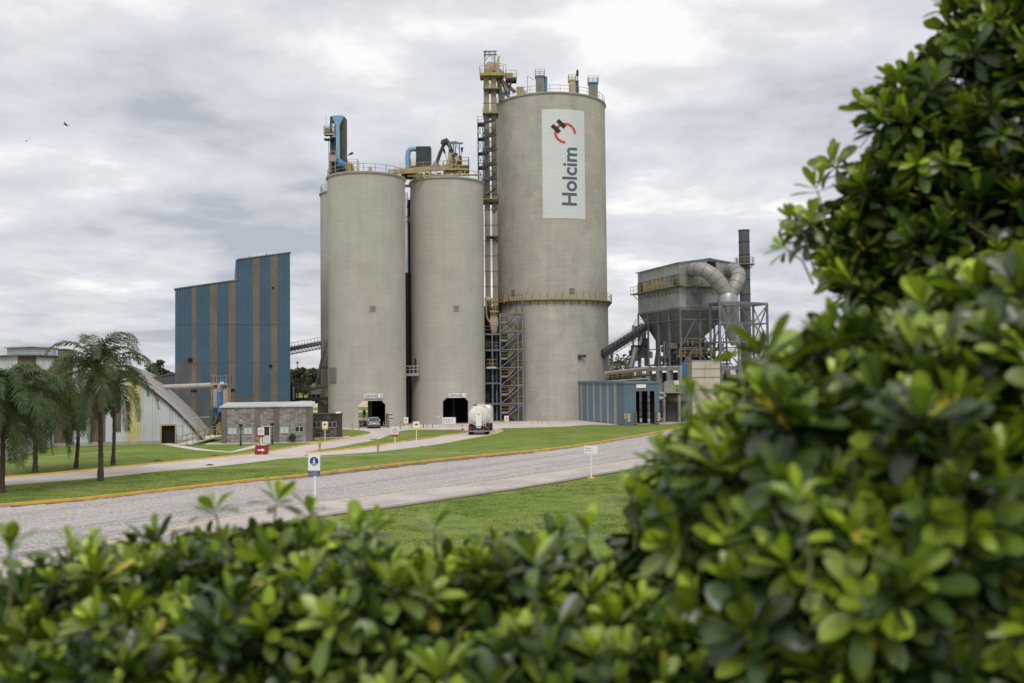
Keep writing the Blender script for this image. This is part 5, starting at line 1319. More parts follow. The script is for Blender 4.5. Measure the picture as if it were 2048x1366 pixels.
    for i in range(46):
        x, y, z = rr.uniform(.3, Lx - .3), rr.uniform(.6, 6), rr.uniform(zb, zk - .3); mb = MB(fr)
        k = rr.random()
        if k < .4: mb.box(x, x + rr.uniform(.4, 1.8), y, y + .8, z, z + rr.uniform(.3, 1.3))
        elif k < .75:
            L_ = rr.uniform(1, 4); mb.tube([(x, y, z), (min(Lx, x + L_), y, z + rr.uniform(-.6, .6))], rr.uniform(.1, .3), 8)
        else: mb.tube([(x, y, zb), (x, y, zk + 1)], rr.uniform(.06, .2), 8)
        mb.build('under_gear', rr.choice(['dark', 'dark', 'steel', 'galv_d', 'leg', 'stack']), t)
    for i in range(36):
        y, z = rr.uniform(1, Ly - 1), rr.uniform(zb, zk); x = rr.uniform(.3, 4.5); mb = MB(fr)
        if rr.random() < .5: mb.box(x, x + .8, y, y + rr.uniform(.6, 2), z, z + rr.uniform(.4, 1.4))
        else: mb.bar((x, y, zb), (x, min(Ly, y + rr.uniform(-2, 2)), zk + .8), .14)
        mb.build('under_gear', rr.choice(['dark', 'galv_d', 'steel', 'stack', 'leg']), t)
    mb = MB(fr); mb.box(2, Lx - 1, 8, 8.4, zb, zk + .5); mb.box(.8, Lx - 1, 9, 9.4, 0, zb - 1); mb.build('rear_screen', 'dark', t)
    # small A-frame on the end wall
    mb = MB(fr); f = lambda px, py: (along(P, ex, px), -.5, Z(py))
    for a, b in (((1376, 545), (1377, 575)), ((1377, 575), (1373, 607)), ((1403, 560), (1404, 575)), ((1404, 575), (1400, 607)), ((1373, 607), (1400, 607)), ((1377, 575), (1400, 607)), ((1404, 575), (1373, 607))): mb.bar(f(*a), f(*b), .14)
    mb.build('duct_support', 'steel', t)
    return P, ex, ey, fr, Z, Lx, Ly, zb
pl = plant(); PP, pex, pey, pfr, PZ, PLx, PLy, Pzb = pl

# big Y shaped ducts, cone and outlet
t = thing('breeches_duct', 'huge dusty duct pair leaving the filter house and joining in a Y', 'duct', tuple(W(1460, 700, 145)))
def seg_duct(pts, r, name, m='duct', n=20, par=None):
    pts = [Vector(p) for p in pts]; mb = MB()
    mb.tube(pts, r, n); o = mb.build(name, m, par or t)
    o.data.polygons.foreach_set('use_smooth', [True] * len(o.data.polygons)); o.data.set_sharp_from_angle(angle=R(50))
    mb = MB()
    for i in range(1, len(pts) - 1):
        d = (pts[i + 1] - pts[i - 1]).normalized() * .05; rr_ = r[i] if isinstance(r, list) else r; mb.tube([pts[i] - d, pts[i] + d], rr_ + .035, n)
    mb.build('seam', 'galv_d', o, smooth=True); return o
seg_duct([W(1384, 541, 148.6), W(1387, 539, 147), W(1397, 538.5, 145.6), W(1410, 541, 145), W(1423, 549, 144.8), W(1434, 560, 144.8), W(1444, 573, 144.8), W(1455, 590, 144.8)], [.95, .98, 1.02, 1.08, 1.14, 1.16, 1.14, 1.1], 'left_duct', 'duct')
seg_duct([W(1459, 543, 150.6), W(1463, 540, 149), W(1470, 541, 147.4), W(1476, 546, 146.2), W(1477, 555, 145.4), W(1473, 567, 145), W(1467, 579, 144.9), W(1460, 592, 144.8)], [.95, .98, 1.02, 1.05, 1.05, 1.05, 1.05, 1.0], 'right_duct', 'duct')
p = W(1456, 600, 144.8)
mb = MB(); mb.lathe([(1.15, .95), (1.5, .2), (1.45, -.9)], p, 24); mb.build('junction', 'galv', t, smooth=True)
p0 = W(1456, 611, 144.8); p1 = W(1468, 690, 145.5)
mb = MB(); mb.tube([p0, W(1459, 640, 145), W(1463, 668, 145.3), p1], [1.35, 1.2, .75, .45], 20); mb.build('cone', 'galv', t, smooth=True)
mb = MB(); mb.tube([W(1466, 640, 145.5), W(1482, 664, 146), W(1497, 690, 147), W(1503, 700, 147.2)], .72, 16); mb.build('outlet_duct', 'duct', t, smooth=True)

# steel tower around the cone
t = thing('duct_tower', 'blue-grey steel trestle carrying the ducts at the right end of the filter plant', 'steel tower', tuple(W(1475, 850, 144)))
zt = W(1475, 606, 143.5).z
def col(px, Y, py=606):
    a = W(px, py, Y); mb = MB(); mb.bar((a.x, Y, 0), (a.x, Y, zt), .3); mb.build('column', 'steel', t); return Vector((a.x, Y, 0))
c1, c2, c3, c4, c5 = col(1439, 143), col(1476, 142.5), col(1534, 146), col(1506, 149), col(1420, 147)
for a, b in ((c1, c2), (c2, c3), (c3, c4), (c5, c1), (c5, c4)):
    for z, w_ in ((zt, .32), (zt - 2.9, .16), (zt - 5.6, .16)):
        mb = MB(); mb.bar(a + Vector((0, 0, z)), b + Vector((0, 0, z)), w_); mb.build('girder', 'steel', t)
for a, b in ((c2, c3), (c3, c4), (c1, c2)):
    for z0, z1 in ((zt - 5.6, zt - .2), (zt - 11, zt - 5.7)):
        mb = MB(); mb.bar(a + Vector((0, 0, z0)), b + Vector((0, 0, z1)), .13); mb.bar(a + Vector((0, 0, z1)), b + Vector((0, 0, z0)), .13); mb.build('cross_brace', 'steel', t)
mb = MB(); mb.bar(W(1413, 608, 145), W(1440, 604, 143), .5, .2); mb.build('walkway', 'steel', t)
mb = MB(); mb.tube([W(1443, 610, 143), W(1446, 635, 143), W(1452, 645, 143), W(1462, 642, 143), W(1467, 625, 143)], .1, 6); mb.build('bracing_ring', 'steel', t)

# chimney
t = thing('chimney', 'tall dark grey steel chimney with a railed ring platform behind the filter plant', 'chimney', tuple(G(1492, 840)))
Y = 168; c = W(1492, 700, Y); c.z = 0; x0 = W(1491.5, 460, Y); H = x0.z; r = .9
mb = MB(); mb.lathe([(r, 0), (r, H - .15), (r + .08, H - .15), (r + .08, H), (r - .08, H), (r - .1, H - .8)], c, 28, caps=False); mb.lathe([(.02, H - .8), (r - .1, H - .8)], c, 28, caps=False); mb.build('shaft', 'stack', t, smooth=True)
for py in (485, 511, 528, 560, 590, 620, 650):
    z = W(1492, py, Y).z; mb = MB(); mb.lathe([(r, z), (r + .07, z + .02), (r + .07, z + .12), (r, z + .14)], c, 28, caps=False); mb.build('joint_ring', 'dark', t)
z = W(1492, 528.5, Y).z; mb = MB(); mb.lathe([(r, z - .12), (r + .75, z - .1), (r + .75, z), (r, z)], c, 24, caps=False); o = mb.build('ring_platform', 'yellow', t)
mb = MB(); mb.railing([(c.x + (r + .7) * math.cos(k * math.pi / 8), c.y + (r + .7) * math.sin(k * math.pi / 8), z) for k in range(16)], 1.1, .6, .045, 0, 1, True); mb.build('railing', 'yellow', o)
mb = MB()
for k in range(8): g = k * math.pi / 4; mb.bar((c.x + r * math.cos(g), c.y + r * math.sin(g), z - .8), (c.x + (r + .7) * math.cos(g), c.y + (r + .7) * math.sin(g), z - .1), .08)
mb.build('bracket', 'dark', o)
x = c.x - r - .35; mb = MB()
for dx in (0, .35): mb.bar((x + dx * .0, c.y - dx, 8), (x, c.y - dx, z + 1), .06)
mb.build('ladder', 'dark', t)

# conveyor to the filter plant and pipe bridge
conveyor(W(1205, 706, 158), W(1292, 652, 160), 'dark inclined belt conveyor climbing to the right behind the big silo', 1.5, 1.1, 'dark', 'rail_grey', n=12, leg_pts=((G(1222, 842) * 1.0, W(1222, 700, 159)),))
t = thing('transfer_house', 'dark rusty transfer machinery at the head of the right conveyor', 'machinery', tuple(W(1285, 700, 160)))
rr = random.Random(31)
for i, (a, b, c_, d_, m_) in enumerate(((1270, 1280, 652, 668, 'dark'), (1278, 1292, 655, 676, 'galv_d'), (1282, 1296, 676, 690, 'dark'), (1264, 1276, 690, 722, 'galv_d'), (1276, 1290, 690, 716, 'dark'), (1260, 1270, 700, 712, 'dark'), (1291, 1300, 690, 730, 'stack'))):
    p = W(a, d_, 160); q_ = W(b, c_, 160); mb = MB(); mb.box(p.x, q_.x, 160 + i * .1, 161.5, p.z, q_.z); mb.build('casing', m_, t)
mb = MB(); mb.tube([W(1272, 695, 159.5), W(1262, 735, 159.5)], [.5, .35], 8); mb.tube([W(1286, 665, 159.5), W(1279, 690, 159.5)], .3, 8); mb.build('chute', 'galv', t)
mb = MB()
for px in (1266, 1280, 1296): a = W(px, 650, 161); mb.bar((a.x, 161, 0), (a.x, 161, a.z), .25)
mb.build('support', 'steel', t)
mb = MB(); mb.railing([W(1264, 668, 160), W(1272, 652, 160), W(1292, 652, 160)], 1.1, .8, .06, 0, 1); mb.build('railing', 'rail_grey', t)
t = thing('pipe_bridge', 'low pipe bridge with dull yellow railings between big silo and filter plant', 'bridge', tuple(W(1240, 760, 156)))
mb = MB(); mb.bar(W(1212, 746, 156), W(1300, 736, 154), 1.6, .5); mb.build('cover', 'roof_pale', t)
mb = MB(); mb.bar(W(1212, 758, 156), W(1300, 750, 154), 1.4, .25); mb.build('deck', 'dark', t)
mb = MB(); mb.railing([W(1214, 758, 155), W(1298, 750, 153.2)], 1.0, .8, .07, 0, 2); mb.build('railing', mat('dull_yellow_rail', (.26, .21, .09), .7), t)
for k in range(4):
    mb = MB(); mb.tube([W(1212, 763 + k * 3, 155.5), W(1296, 757 + k * 3.4, 153.6)], [.12, .08, .14, .1][k], 8); mb.build('pipe', ['galv', 'dark', 'galv_d', 'steel'][k], t)
for px in (1226, 1262):
    mb = MB(); a = W(px, 760, 155); mb.bar((a.x, 155, 0), (a.x, 155, a.z), .3); mb.build('post', 'conc', t)
# fan casing, blue vessel and cream box at the foot
t = thing('fan_unit', 'grey snail-shaped fan casing on a plinth at the foot of the filter plant', 'fan', tuple(W(1335, 790, 146)))
Y = 145; mb = MB(); p = W(1338, 773, Y); pts = [(-.72, -.75), (-.72, .1)] + [(-.72 + .8 * (1 - math.cos(a)), .1 + .75 * math.sin(a)) for a in [k * math.pi / 16 for k in range(1, 9)]] + [(1.0, .85), (1.0, -.75)]
mb.extr(pts, (p.x, Y, p.z), (1, 0, 0), (0, 0, 1), (0, 1, 0), 1.4); mb.build('casing', 'galv', t, fixn=True)
mb = MB(); q_ = W(1348, 766, Y); mb.box(q_.x, q_.x + .7, Y - .3, Y + .3, q_.z - .3, q_.z + .35); mb.build('motor_box', 'white', t)
mb = MB(); mb.box(p.x - .9, p.x + 1.8, Y - .3, Y + 1.8, p.z - .95, p.z - .78); mb.build('base', 'cream', t)
mb = MB(); 
for x in (p.x - .7, p.x + 1.5): mb.box(x - .15, x + .15, Y, Y + 1.4, 0, p.z - .95)
mb.build('plinth', 'conc', t)
t = thing('blower_duct', 'grey horizontal duct with a drooping elbow below the fan unit', 'duct', tuple(W(1340, 800, 144)))
mb = MB(); mb.tube([W(1318, 786, 143.5), W(1326, 787, 143.5), W(1330, 792, 143.5), W(1326, 797, 143.5), W(1316, 797, 143.5)], [.25, .28, .3, .28, .28], 10); mb.build('elbow', 'galv', t, smooth=True)
mb = MB(); mb.tube([W(1330, 794, 146.5), W(1400, 794, 149)], .7, 16); mb.build('duct', 'galv_d', t, smooth=True)
t = thing('service_building', 'low dark building with a roller door under the filter plant', 'building', tuple(G(1345, 840)))
a, b = W(1320, 820, 146).x, W(1420, 820, 146).x; z = W(1350, 801, 146).z
mb = MB(); mb.box(a, b, 147.5, 154, 0, z); mb.build('wall', 'lowblue', t)
mb = MB(); mb.box(W(1324, 820, 146).x, W(1338, 820, 146).x, 147.4, 147.5, 0, z - .5); mb.build('roller_door', 'dark', t)
mb = MB(); mb.box(a - .2, b + .2, 147.2, 154.2, z, z + .2); mb.build('roof', 'galv_d', t)
t = thing('blue_vessel', 'upright blue cylindrical vessel beside the cream cabin under the filter plant', 'vessel', tuple(W(1376, 770, 144.5)))
p = W(1376.5, 751, 144.8); mb = MB(); mb.lathe([(.2, -2.6), (.75, -2.2), (.85, -1), (.85, 1), (.7, 1.7), (.25, 2.0)], p, 24); mb.build('shell', 'midblue', t, smooth=True)
mb = MB(); mb.tube([p + Vector((0, 0, -2.5)), Vector((p.x, p.y, 0))], .3, 10); mb.build('leg', 'steel', t)
t = thing('cream_cabin', 'cream ribbed sheet cabin partly hidden by the hedge leaves', 'cabin', tuple(W(1400, 800, 140)))
Y = 140.0; a, b = W(1384, 750, Y), W(1440, 750, Y); zt = W(1400, 721.5, Y).z
mb = MB(); corr(mb, (a.x, Y), (b.x, Y), 0.02, zt, .25, .04); mb.build('front_wall', mat('cream_sheet', (0.52, 0.46, 0.38), .6, var=.08, streak=.2), t)
mb = MB(); mb.box(a.x + .02, b.x, Y + .05, Y + 4, 0, zt - .02); mb.build('body', 'cream', t)
mb = MB()
for py in (738, 755, 780): z = W(1400, py, Y).z; mb.box(a.x, b.x, Y - .08, Y - .045, z, z + .05)
mb.build('joint_strip', 'dark', t); mb = MB(); mb.box(a.x - .1, b.x + .1, Y - .12, Y + 4.1, zt, zt + .08); mb.build('roof', 'galv', t)

# ------------------------------------------------------------------ pipe and filter by the blue building
t = thing('transfer_pipe', 'long horizontal dusty pipe running over the arched roof to the blue-fronted filter', 'pipe', tuple(W(335, 775, 126)))
mb = MB(); mb.tube([W(328, 774.5, 127), W(380, 772.5, 126), W(432, 770, 125)], .33, 12); mb.build('pipe', 'roof_pale', t, smooth=True)
t = thing('silo_filter', 'cream filter with a blue tank and railed top before the blue building', 'dust filter', tuple(W(441, 870, 124)))
Y = 124.0; X_ = lambda px: W(px, 780, Y).x; Zq = lambda py: W(441, py, Y).z
for a, b in ((425.5, 434.5), (446, 456)):
    mb = MB(); mb.box(X_(a), X_(b), Y, Y + 1.2, Zq(815), Zq(778)); fr4(mb, ((X_(a) + X_(b)) / 2, Y + .6), .55, .15, Zq(778), Zq(772)); mb.build('bag_housing', 'cream', t)
    mb = MB(); mb.box(X_(a) + .05, X_(b) - .05, Y + .1, Y + 1, 0, Zq(815)); mb.build('support_leg', 'dark', t)
mb = MB(); mb.tube([(X_(440), Y - .1, Zq(824)), (X_(440), Y - .1, Zq(783))], .34, 14); mb.build('blue_tank', 'midblue', t, smooth=True)
mb = MB(); mb.tube([(X_(440), Y - .1, Zq(783)), (X_(440), Y - .1, Zq(772)), (X_(443), Y - .1, Zq(769)), (X_(447), Y, Zq(769))], [.34, .34, .4, .4], 14); mb.build('white_dome', 'galv', t, smooth=True)
deck(t, [(X_(424), Y - .3), (X_(457), Y - .3), (X_(457), Y + 1.4), (X_(424), Y + 1.4)], Zq(768), 'top_platform', 'cream', 'rail_grey', .1, 1.0, step=.7)
mb = MB()
for px in (424.5, 456.5): mb.bar((X_(px), Y - .25, 0), (X_(px), Y - .25, Zq(752)), .09)
mb.build('frame', 'leg', t)
mb = MB(); mb.tube([W(423, 812, Y - .6), W(423, 850, Y - .6)], .07, 6); mb.tube([W(426, 850, Y - .7), W(432, 840, Y - .7), W(436, 825, Y - .7)], .07, 6); mb.tube([W(424, 828, Y - .6), W(431, 826, Y - .6), W(431, 845, Y - .6)], .07, 6); mb.railing([W(422, 850, Y - .7), W(430, 850, Y - .7)], 2.8, .3, .05, 0, 4); mb.build('ladder_and_pipes', 'steel', t)
mb = MB(); mb.cbox(W(441, 835, Y + .8), 2.2, 1.4, 2.0); mb.build('dark_base', 'dark', t)
# ------------------------------------------------------------------ signs
UP = Vector((0, 0, 1)); NX = Vector((1, 0, 0)); NY = Vector((0, -1, 0))
def pxm(Y): return Y / FPX
def sign(px, pyb, px0, px1, py0, py1, label, name='sign_post', post='white', pw=.06, group=None, yaw=0.0, base=None, pyoff=0):
    b = G(px, pyb); Y = b.y; s = pxm(Y); t = thing(name, label, 'sign', tuple(b), group)
    z0, z1 = W(px, py1, Y).z, W(px, py0, Y).z; x0, x1 = W(px0, py0, Y).x, W(px1, py0, Y).x
    mb = MB(); mb.box(b.x - pw / 2, b.x + pw / 2, Y, Y + pw, 0, z1 - .02); mb.build('post', post, t)
    th_ = yaw; c = Vector(((x0 + x1) / 2, Y - .03, (z0 + z1) / 2)); fr = frame(c, th_)
    w, h = x1 - x0, z1 - z0
    mb = MB(fr); mb.box(-w / 2, w / 2, -.012, .012, -h / 2, h / 2); pn = mb.build('panel', 'white', t)
    du = Vector((math.cos(th_), math.sin(th_), 0)); dn = Vector((math.sin(th_), -math.cos(th_), 0))
    return t, pn, c + dn * .012, w, h, du, dn, fr
def disc(par, c, r, du, dn, m, off, name, r_in=0.0, n=28, sx=1.0):
    mb = MB(); c = Vector(c) + dn * off
    if r_in: mb.add([c + du * (math.cos(6.28318 * k / n) * q * sx) + UP * (math.sin(6.28318 * k / n) * q) for q in (r_in, r) for k in range(n)], [(k, (k + 1) % n, n + (k + 1) % n, n + k) for k in range(n)])
    else: mb.add([c + du * (math.cos(6.28318 * k / n) * r * sx) + UP * (math.sin(6.28318 * k / n) * r) for k in range(n)], [tuple(range(n))])
    return mb.build(name, m, par)
def rectp(par, c, w, h, du, dn, m, off, name, dx=0, dz=0):
    mb = MB(); c = Vector(c) + dn * off + du * dx + UP * dz
    mb.add([c + du * a * w / 2 + UP * b * h / 2 for a, b in ((-1, -1), (1, -1), (1, 1), (-1, 1))], [(0, 1, 2, 3)]); return mb.build(name, m, par)
def polyp(par, c, pts, du, dn, m, off, name):
    mb = MB(); c = Vector(c) + dn * off; mb.add([c + du * a + UP * b for a, b in pts], [tuple(range(len(pts)))]); return mb.build(name, m, par)

# pedestrian sign
t, pn, c, w, h, du, dn, fr = sign(630, 1033, 616.5, 640.5, 909, 950.5, 'tall white sign with a blue walking-person disc and blue text band beside the gravel road', pw=.12)
k = h / 42.0
disc(pn, c + UP * (k * 7.5), w * .36, du, dn, 'navy', .006, 'symbol_disc', sx=1.0)
cc = c + UP * (k * 7.5)
polyp(pn, cc, [(x * w * .01, y * w * .01) for x, y in ((-5, 12), (5, 12), (8, 0), (12, -6), (9, -8), (4, -2), (5, -9), (10, -21), (5, -22), (0, -11), (-5, -22), (-10, -21), (-5, -9), (-4, -2), (-9, -7), (-12, -5), (-8, 3))], du, dn, 'white', .012, 'walking_figure')
disc(pn, cc + UP * w * .19, w * .055, du, dn, 'white', .012, 'figure_head')
for z_ in (-.20, -.26): rectp(pn, cc, w * .52, w * .03, du, dn, 'white', .012, 'crossing_line', dz=z_ * w)
rectp(pn, c, w, k * 9.5, du, dn, 'navy', .006, 'text_band', dz=-h / 2 + k * 4.9)
text_on('lettering', 'Uso obligatorio', c + UP * (-h / 2 + k * 6.9) + dn * .004, w * .78, k * 2.6, du, UP, dn, 'white', pn, .012)
text_on('lettering', 'de senda peatonal', c + UP * (-h / 2 + k * 2.9) + dn * .004, w * .88, k * 2.6, du, UP, dn, 'white', pn, .012)
# service road sign
t, pn, c, w, h, du, dn, fr = sign(1183, 957, 1168.5, 1195, 891, 907, 'small white board lettered Calle de servicios on a thin post with a yellow foot', pw=.07, yaw=R(-6))
text_on('lettering', 'Calle de', c - du * w * .22 + UP * h * .17, w * .40, h * .2, du, UP, dn, 'ink', pn, .0)
text_on('lettering', 'servicios', c - du * w * .21 + UP * h * -.13, w * .42, h * .18, du, UP, dn, 'ink', pn, .0)
b = G(1183, 957); mb = MB(); mb.lathe([(.26, 0), (.26, .08), (.1, .1)], b, 16); mb.build('foot', 'kerb', t)
# speed signs
def speed(px, pyb, x0, x1, y0, y1, label):
    t, pn, c, w, h, du, dn, fr = sign(px, pyb, x0, x1, y0, y1, label, pw=.09)
    cc = c + UP * h * .12; disc(pn, cc, w * .37, du, dn, 'red', .006, 'speed_ring', w * .29)
    text_on('lettering', '10', cc + dn * .002, w * .30, w * .26, du, UP, dn, 'ink', pn, .02)
    rectp(pn, c, w, h * .24, du, dn, 'red', .006, 'red_band', dz=-h * .38)
speed(522, 906, 516, 528.5, 855.5, 874, 'speed limit 10 sign standing behind the maroon road barrier')
speed(790, 900, 783, 797, 854, 873.5, 'speed limit 10 sign standing on the lawn island')
# warning signs
def warn(px, pyb, x0, x1, y0, y1, label, tri=False):
    t, pn, c, w, h, du, dn, fr = sign(px, pyb, x0, x1, y0, y1, label, pw=.07)
    cc = c + UP * h * .12; s = w * .36
    if tri: polyp(pn, cc, [(-s, -s * .8), (s, -s * .8), (0, s * .9)], du, dn, 'amber', .006, 'warning_triangle'); polyp(pn, cc, [(-s * .4, -s * .5), (s * .4, -s * .5), (0, s * .3)], du, dn, 'ink', .012, 'symbol')
    else: polyp(pn, cc, [(-s, 0), (0, -s), (s, 0), (0, s)], du, dn, 'amber', .006, 'warning_diamond'); polyp(pn, cc, [(-s * .5, -s * .3), (s * .5, -s * .3), (s * .4, s * .2), (s * .15, s * .2), (0, s * .5), (-s * .3, s * .3), (-s * .5, s * .1)], du, dn, 'ink', .012, 'symbol')
    rectp(pn, c, w, h * .22, du, dn, 'amber', .006, 'yellow_band', dz=-h * .39)
warn(650, 882, 644.5, 655.5, 843, 859, 'yellow diamond warning sign in front of the small booth')
warn(833, 881, 826.5, 839, 843, 859, 'yellow diamond warning sign on the lawn island, nearest the middle silo')
warn(813, 862, 807.5, 816.5, 834.5, 847.5, 'yellow triangle warning sign at the foot of the left silo', True)
warn(1013, 858, 1008.5, 1017.5, 831.5, 844, 'yellow triangle warning sign in front of the stair tower', True)
# white notice board
b = G(886, 860); Y = b.y; t = thing('notice_board', 'wide white notice board with blue round symbols in front of the GRANEL 1 portal', 'sign', tuple(b))
x0, x1 = W(885, 840, Y).x, W(911.5, 840, Y).x; z0, z1 = W(898, 848, Y).z, W(898, 834.5, Y).z
mb = MB(); mb.box(x0, x1, Y - .03, Y, z0, z1); pn = mb.build('panel', 'white', t)
for x in (x0 + .15, x1 - .2): mb = MB(); mb.box(x, x + .06, Y, Y + .06, 0, z1 - .05); mb.build('post', 'white', t)
for i, (u, v_) in enumerate(((.12, .62), (.30, .62), (.48, .62), (.68, .62), (.12, .28), (.34, .28), (.50, .28))):
    disc(pn, (x0 + (x1 - x0) * u, Y - .03, z0 + (z1 - z0) * v_), .075, NX, NY, 'navy', .006, 'blue_symbol', n=14)
# small plates on the silo walls
def wall_plate(px0, px1, py0, py1, c_, r_, label, spots):
    a, z = on_silo(c_, r_, (px0 + px1) / 2, (py0 + py1) / 2); p = Vector((c_.x + (r_ + .04) * math.sin(a), c_.y - (r_ + .04) * math.cos(a), z)); s = pxm(p.y) / math.cos(a) ** .5
    w, h = (px1 - px0) * s, (py1 - py0) * s; t = thing('wall_plate', label, 'sign', tuple(p), 'small blue and white plates on the silo walls'); fr = frame(p, a)
    mb = MB(fr); mb.box(-w / 2, w / 2, -.04, .0, -h / 2, h / 2); pn = mb.build('panel', 'white', t)
    du = Vector((math.cos(a), math.sin(a), 0)); dn = Vector((math.sin(a), -math.cos(a), 0))
    for i, u in enumerate(spots): disc(pn, p + dn * .04 + du * (w * u), h * .33, du, dn, 'navy', .006, 'blue_symbol', n=12)
wall_plate(777, 785, 826.5, 832, S1, R1, 'blue and white plate right of the GRANEL 2 portal, upper one', (-.22, .25))
wall_plate(777.5, 785.5, 834, 839.5, S1, R1, 'blue and white plate right of the GRANEL 2 portal, lower one', (-.22, .25))
wall_plate(874, 884, 832, 837, S2, R1, 'blue and white plate left of the GRANEL 1 portal', (-.22, .22))
# hazard striped jamb on the left silo
def hazard(p, h, w, label, th=0.0, n=5):
    t = thing('hazard_guard', label, 'guard', tuple(p)); fr = frame(p, th); mb = MB(fr); mb.box(-w / 2, w / 2, 0, .1, 0, h); mb.build('guard_board', 'ink', t)
    mb = MB(fr)
    for k in range(n):
        z = h * (k + .15) / n; dz = h / n * .5; q = min(w * .8, h / n)
        z2 = min(h, z + dz + q)
        mb.add([(-w / 2, -.006, min(h, z + q)), (w / 2, -.006, z), (w / 2, -.006, z + dz), (-w / 2, -.006, z2)], [(0, 1, 2, 3)])
    mb.build('yellow_stripes', 'yellow', t)
a_, z_ = on_silo(S1, R1, 774.5, 840); hazard((S1.x + (R1 + .13) * math.sin(a_), S1.y - (R1 + .13) * math.cos(a_), .03), 1.9, .42, 'black and yellow striped guard on the right jamb of the GRANEL 2 portal', a_)
P, ex_, ey_, frs, x0s, x1s = shed_info
th_s = R(17.5)
q_ = P + ex_ * (x0s - .12) - ey_ * .25; hazard((q_.x, q_.y, 0.03), 1.9, .22, 'black and yellow striped guard on the left jamb of the truck shed', th_s)
q_ = P + ex_ * (x1s + .22) - ey_ * .25; hazard((q_.x, q_.y, 0.03), 1.9, .22, 'black and yellow striped guard on the right jamb of the truck shed', th_s)
def shed_plate(px, py, w, h, m, label, mk):
    d = along(P, ex_, px); q_ = P + ex_ * d - ey_ * .16; z = zat(q_.x, q_.y, py); t = thing('wall_plate', label, 'sign', (q_.x, q_.y, z), 'small plates beside the shed portal'); fr = frame((q_.x, q_.y, z), th_s)
    mb = MB(fr); mb.box(-w / 2, w / 2, -.03, .0, -h / 2, h / 2); pn = mb.build('panel', m, t)
    disc(pn, (q_.x, q_.y, z) , min(w, h) * .36, ex_, -ey_, mk, .036, 'symbol', n=12)
    mb = MB(fr); mb.box(-.02, .02, .0, .12, -h / 2, h / 2); mb.build('fixing', 'steel', t)
shed_plate(1239.5 + 11.5 - 3, 832, .25, .7, 'amber', 'yellow plate left of the shed portal', 'ink')
shed_plate(1255, 831.5, .36, .44, 'white', 'upper white plate left of the shed portal', 'navy')
shed_plate(1255, 839.5, .36, .44, 'white', 'lower white plate left of the shed portal', 'navy')
shed_plate(1315, 829.5, .36, .44, 'white', 'upper white plate right of the shed portal', 'navy')
shed_plate(1315, 837.5, .36, .44, 'white', 'lower white plate right of the shed portal', 'navy')
# maroon barrier with arrow
b = G(522, 909.5); Y = b.y; t = thing('road_barrier', 'maroon plastic road barrier with a white arrow pointing right', 'barrier', tuple(b))
s = pxm(Y); mb = MB(); x0, x1 = b.x - 13.2 * s, b.x + 13.2 * s; H = 20 * s
prof = [(x0, .1), (x1, .1), (x1 + .05, H * .9), (x1 + .08, H), (x1 - .1, H), (x1 - .2, H * .92), (x0 + .25, H * .92), (x0 + .2, H), (x0 + .08, H * .95)]
mb.extr([(a - b.x, z) for a, z in prof], (b.x, Y, 0), (1, 0, 0), (0, 0, 1), (0, 1, 0), .35); body = mb.build('body', 'darkred', t, fixn=True)
for x in (-.35, .35): mb = MB(); mb.box(b.x + x - .17, b.x + x + .17, Y - .12, Y + .5, 0, .1); mb.build('foot', 'darkred', t)
polyp(t, (b.x, Y - .0, H * .47), [(-.32, -.05), (.08, -.05), (.08, -.17), (.36, 0), (.08, .17), (.08, .05), (-.32, .05)], NX, NY, 'white', .008, 'arrow')
mb = MB(); mb.box(x0 + .1, x1 - .05, Y - .03, Y, H * .74, H * .79); mb.build('moulded_rib', 'darkred', t)
# yellow height-bar posts
def gate_post(px, pyb, pyt, x_arm, label):
    b = G(px, pyb); t = thing('barrier_post', label, 'barrier post', tuple(b), 'yellow barrier posts'); Y = b.y; z = W(px, pyt, Y).z; xa = W(x_arm, pyt, Y).x
    mb = MB(); mb.box(b.x - .07, b.x + .07, Y - .07, Y + .07, 0, z); mb.build('post', 'yellow', t)
    mb = MB(); mb.box(min(xa, b.x - .07), max(xa, b.x - .075), Y - .06, Y + .06, z - .02, z + .12); mb.build('arm', 'yellow', t)
    mb = MB(); mb.box(b.x - .12, b.x + .12, Y - .12, Y + .12, z * .45, z * .72); mb.build('control_box', 'yellow', t)
gate_post(639.5, 905, 879, 631.5, 'yellow barrier post standing on the tip of the lawn island')
gate_post(756, 905, 879.5, 740.5, 'yellow barrier post on the lawn island edge, right of its twin')
gate_post(519.8, 893, 878, 513.5, 'small yellow barrier post just behind the speed sign by the office')
# black garden lamps
def lamp(px, pyb, pyt, label):
    b = G(px, pyb); Y = b.y; z = W(px, pyt, Y).z; t = thing('garden_lamp', label, 'lamp post', tuple(b), 'black garden lamps before the office')
    mb = MB(); mb.lathe([(.12, 0), (.1, .5), (.06, .6), (.045, z - .3)], b, 12); mb.build('pole', 'ink', t, smooth=True)
    mb = MB(); mb.lathe([(.05, z - .3), (.18, z - .22), (.2, z - .05), (.12, z + .02)], b, 12); mb.build('lantern', 'ink', t, smooth=True)
lamp(481.5, 892, 848, 'black lamp post standing left of the office door'); lamp(544.5, 889, 846, 'black lamp post standing right of the office door')
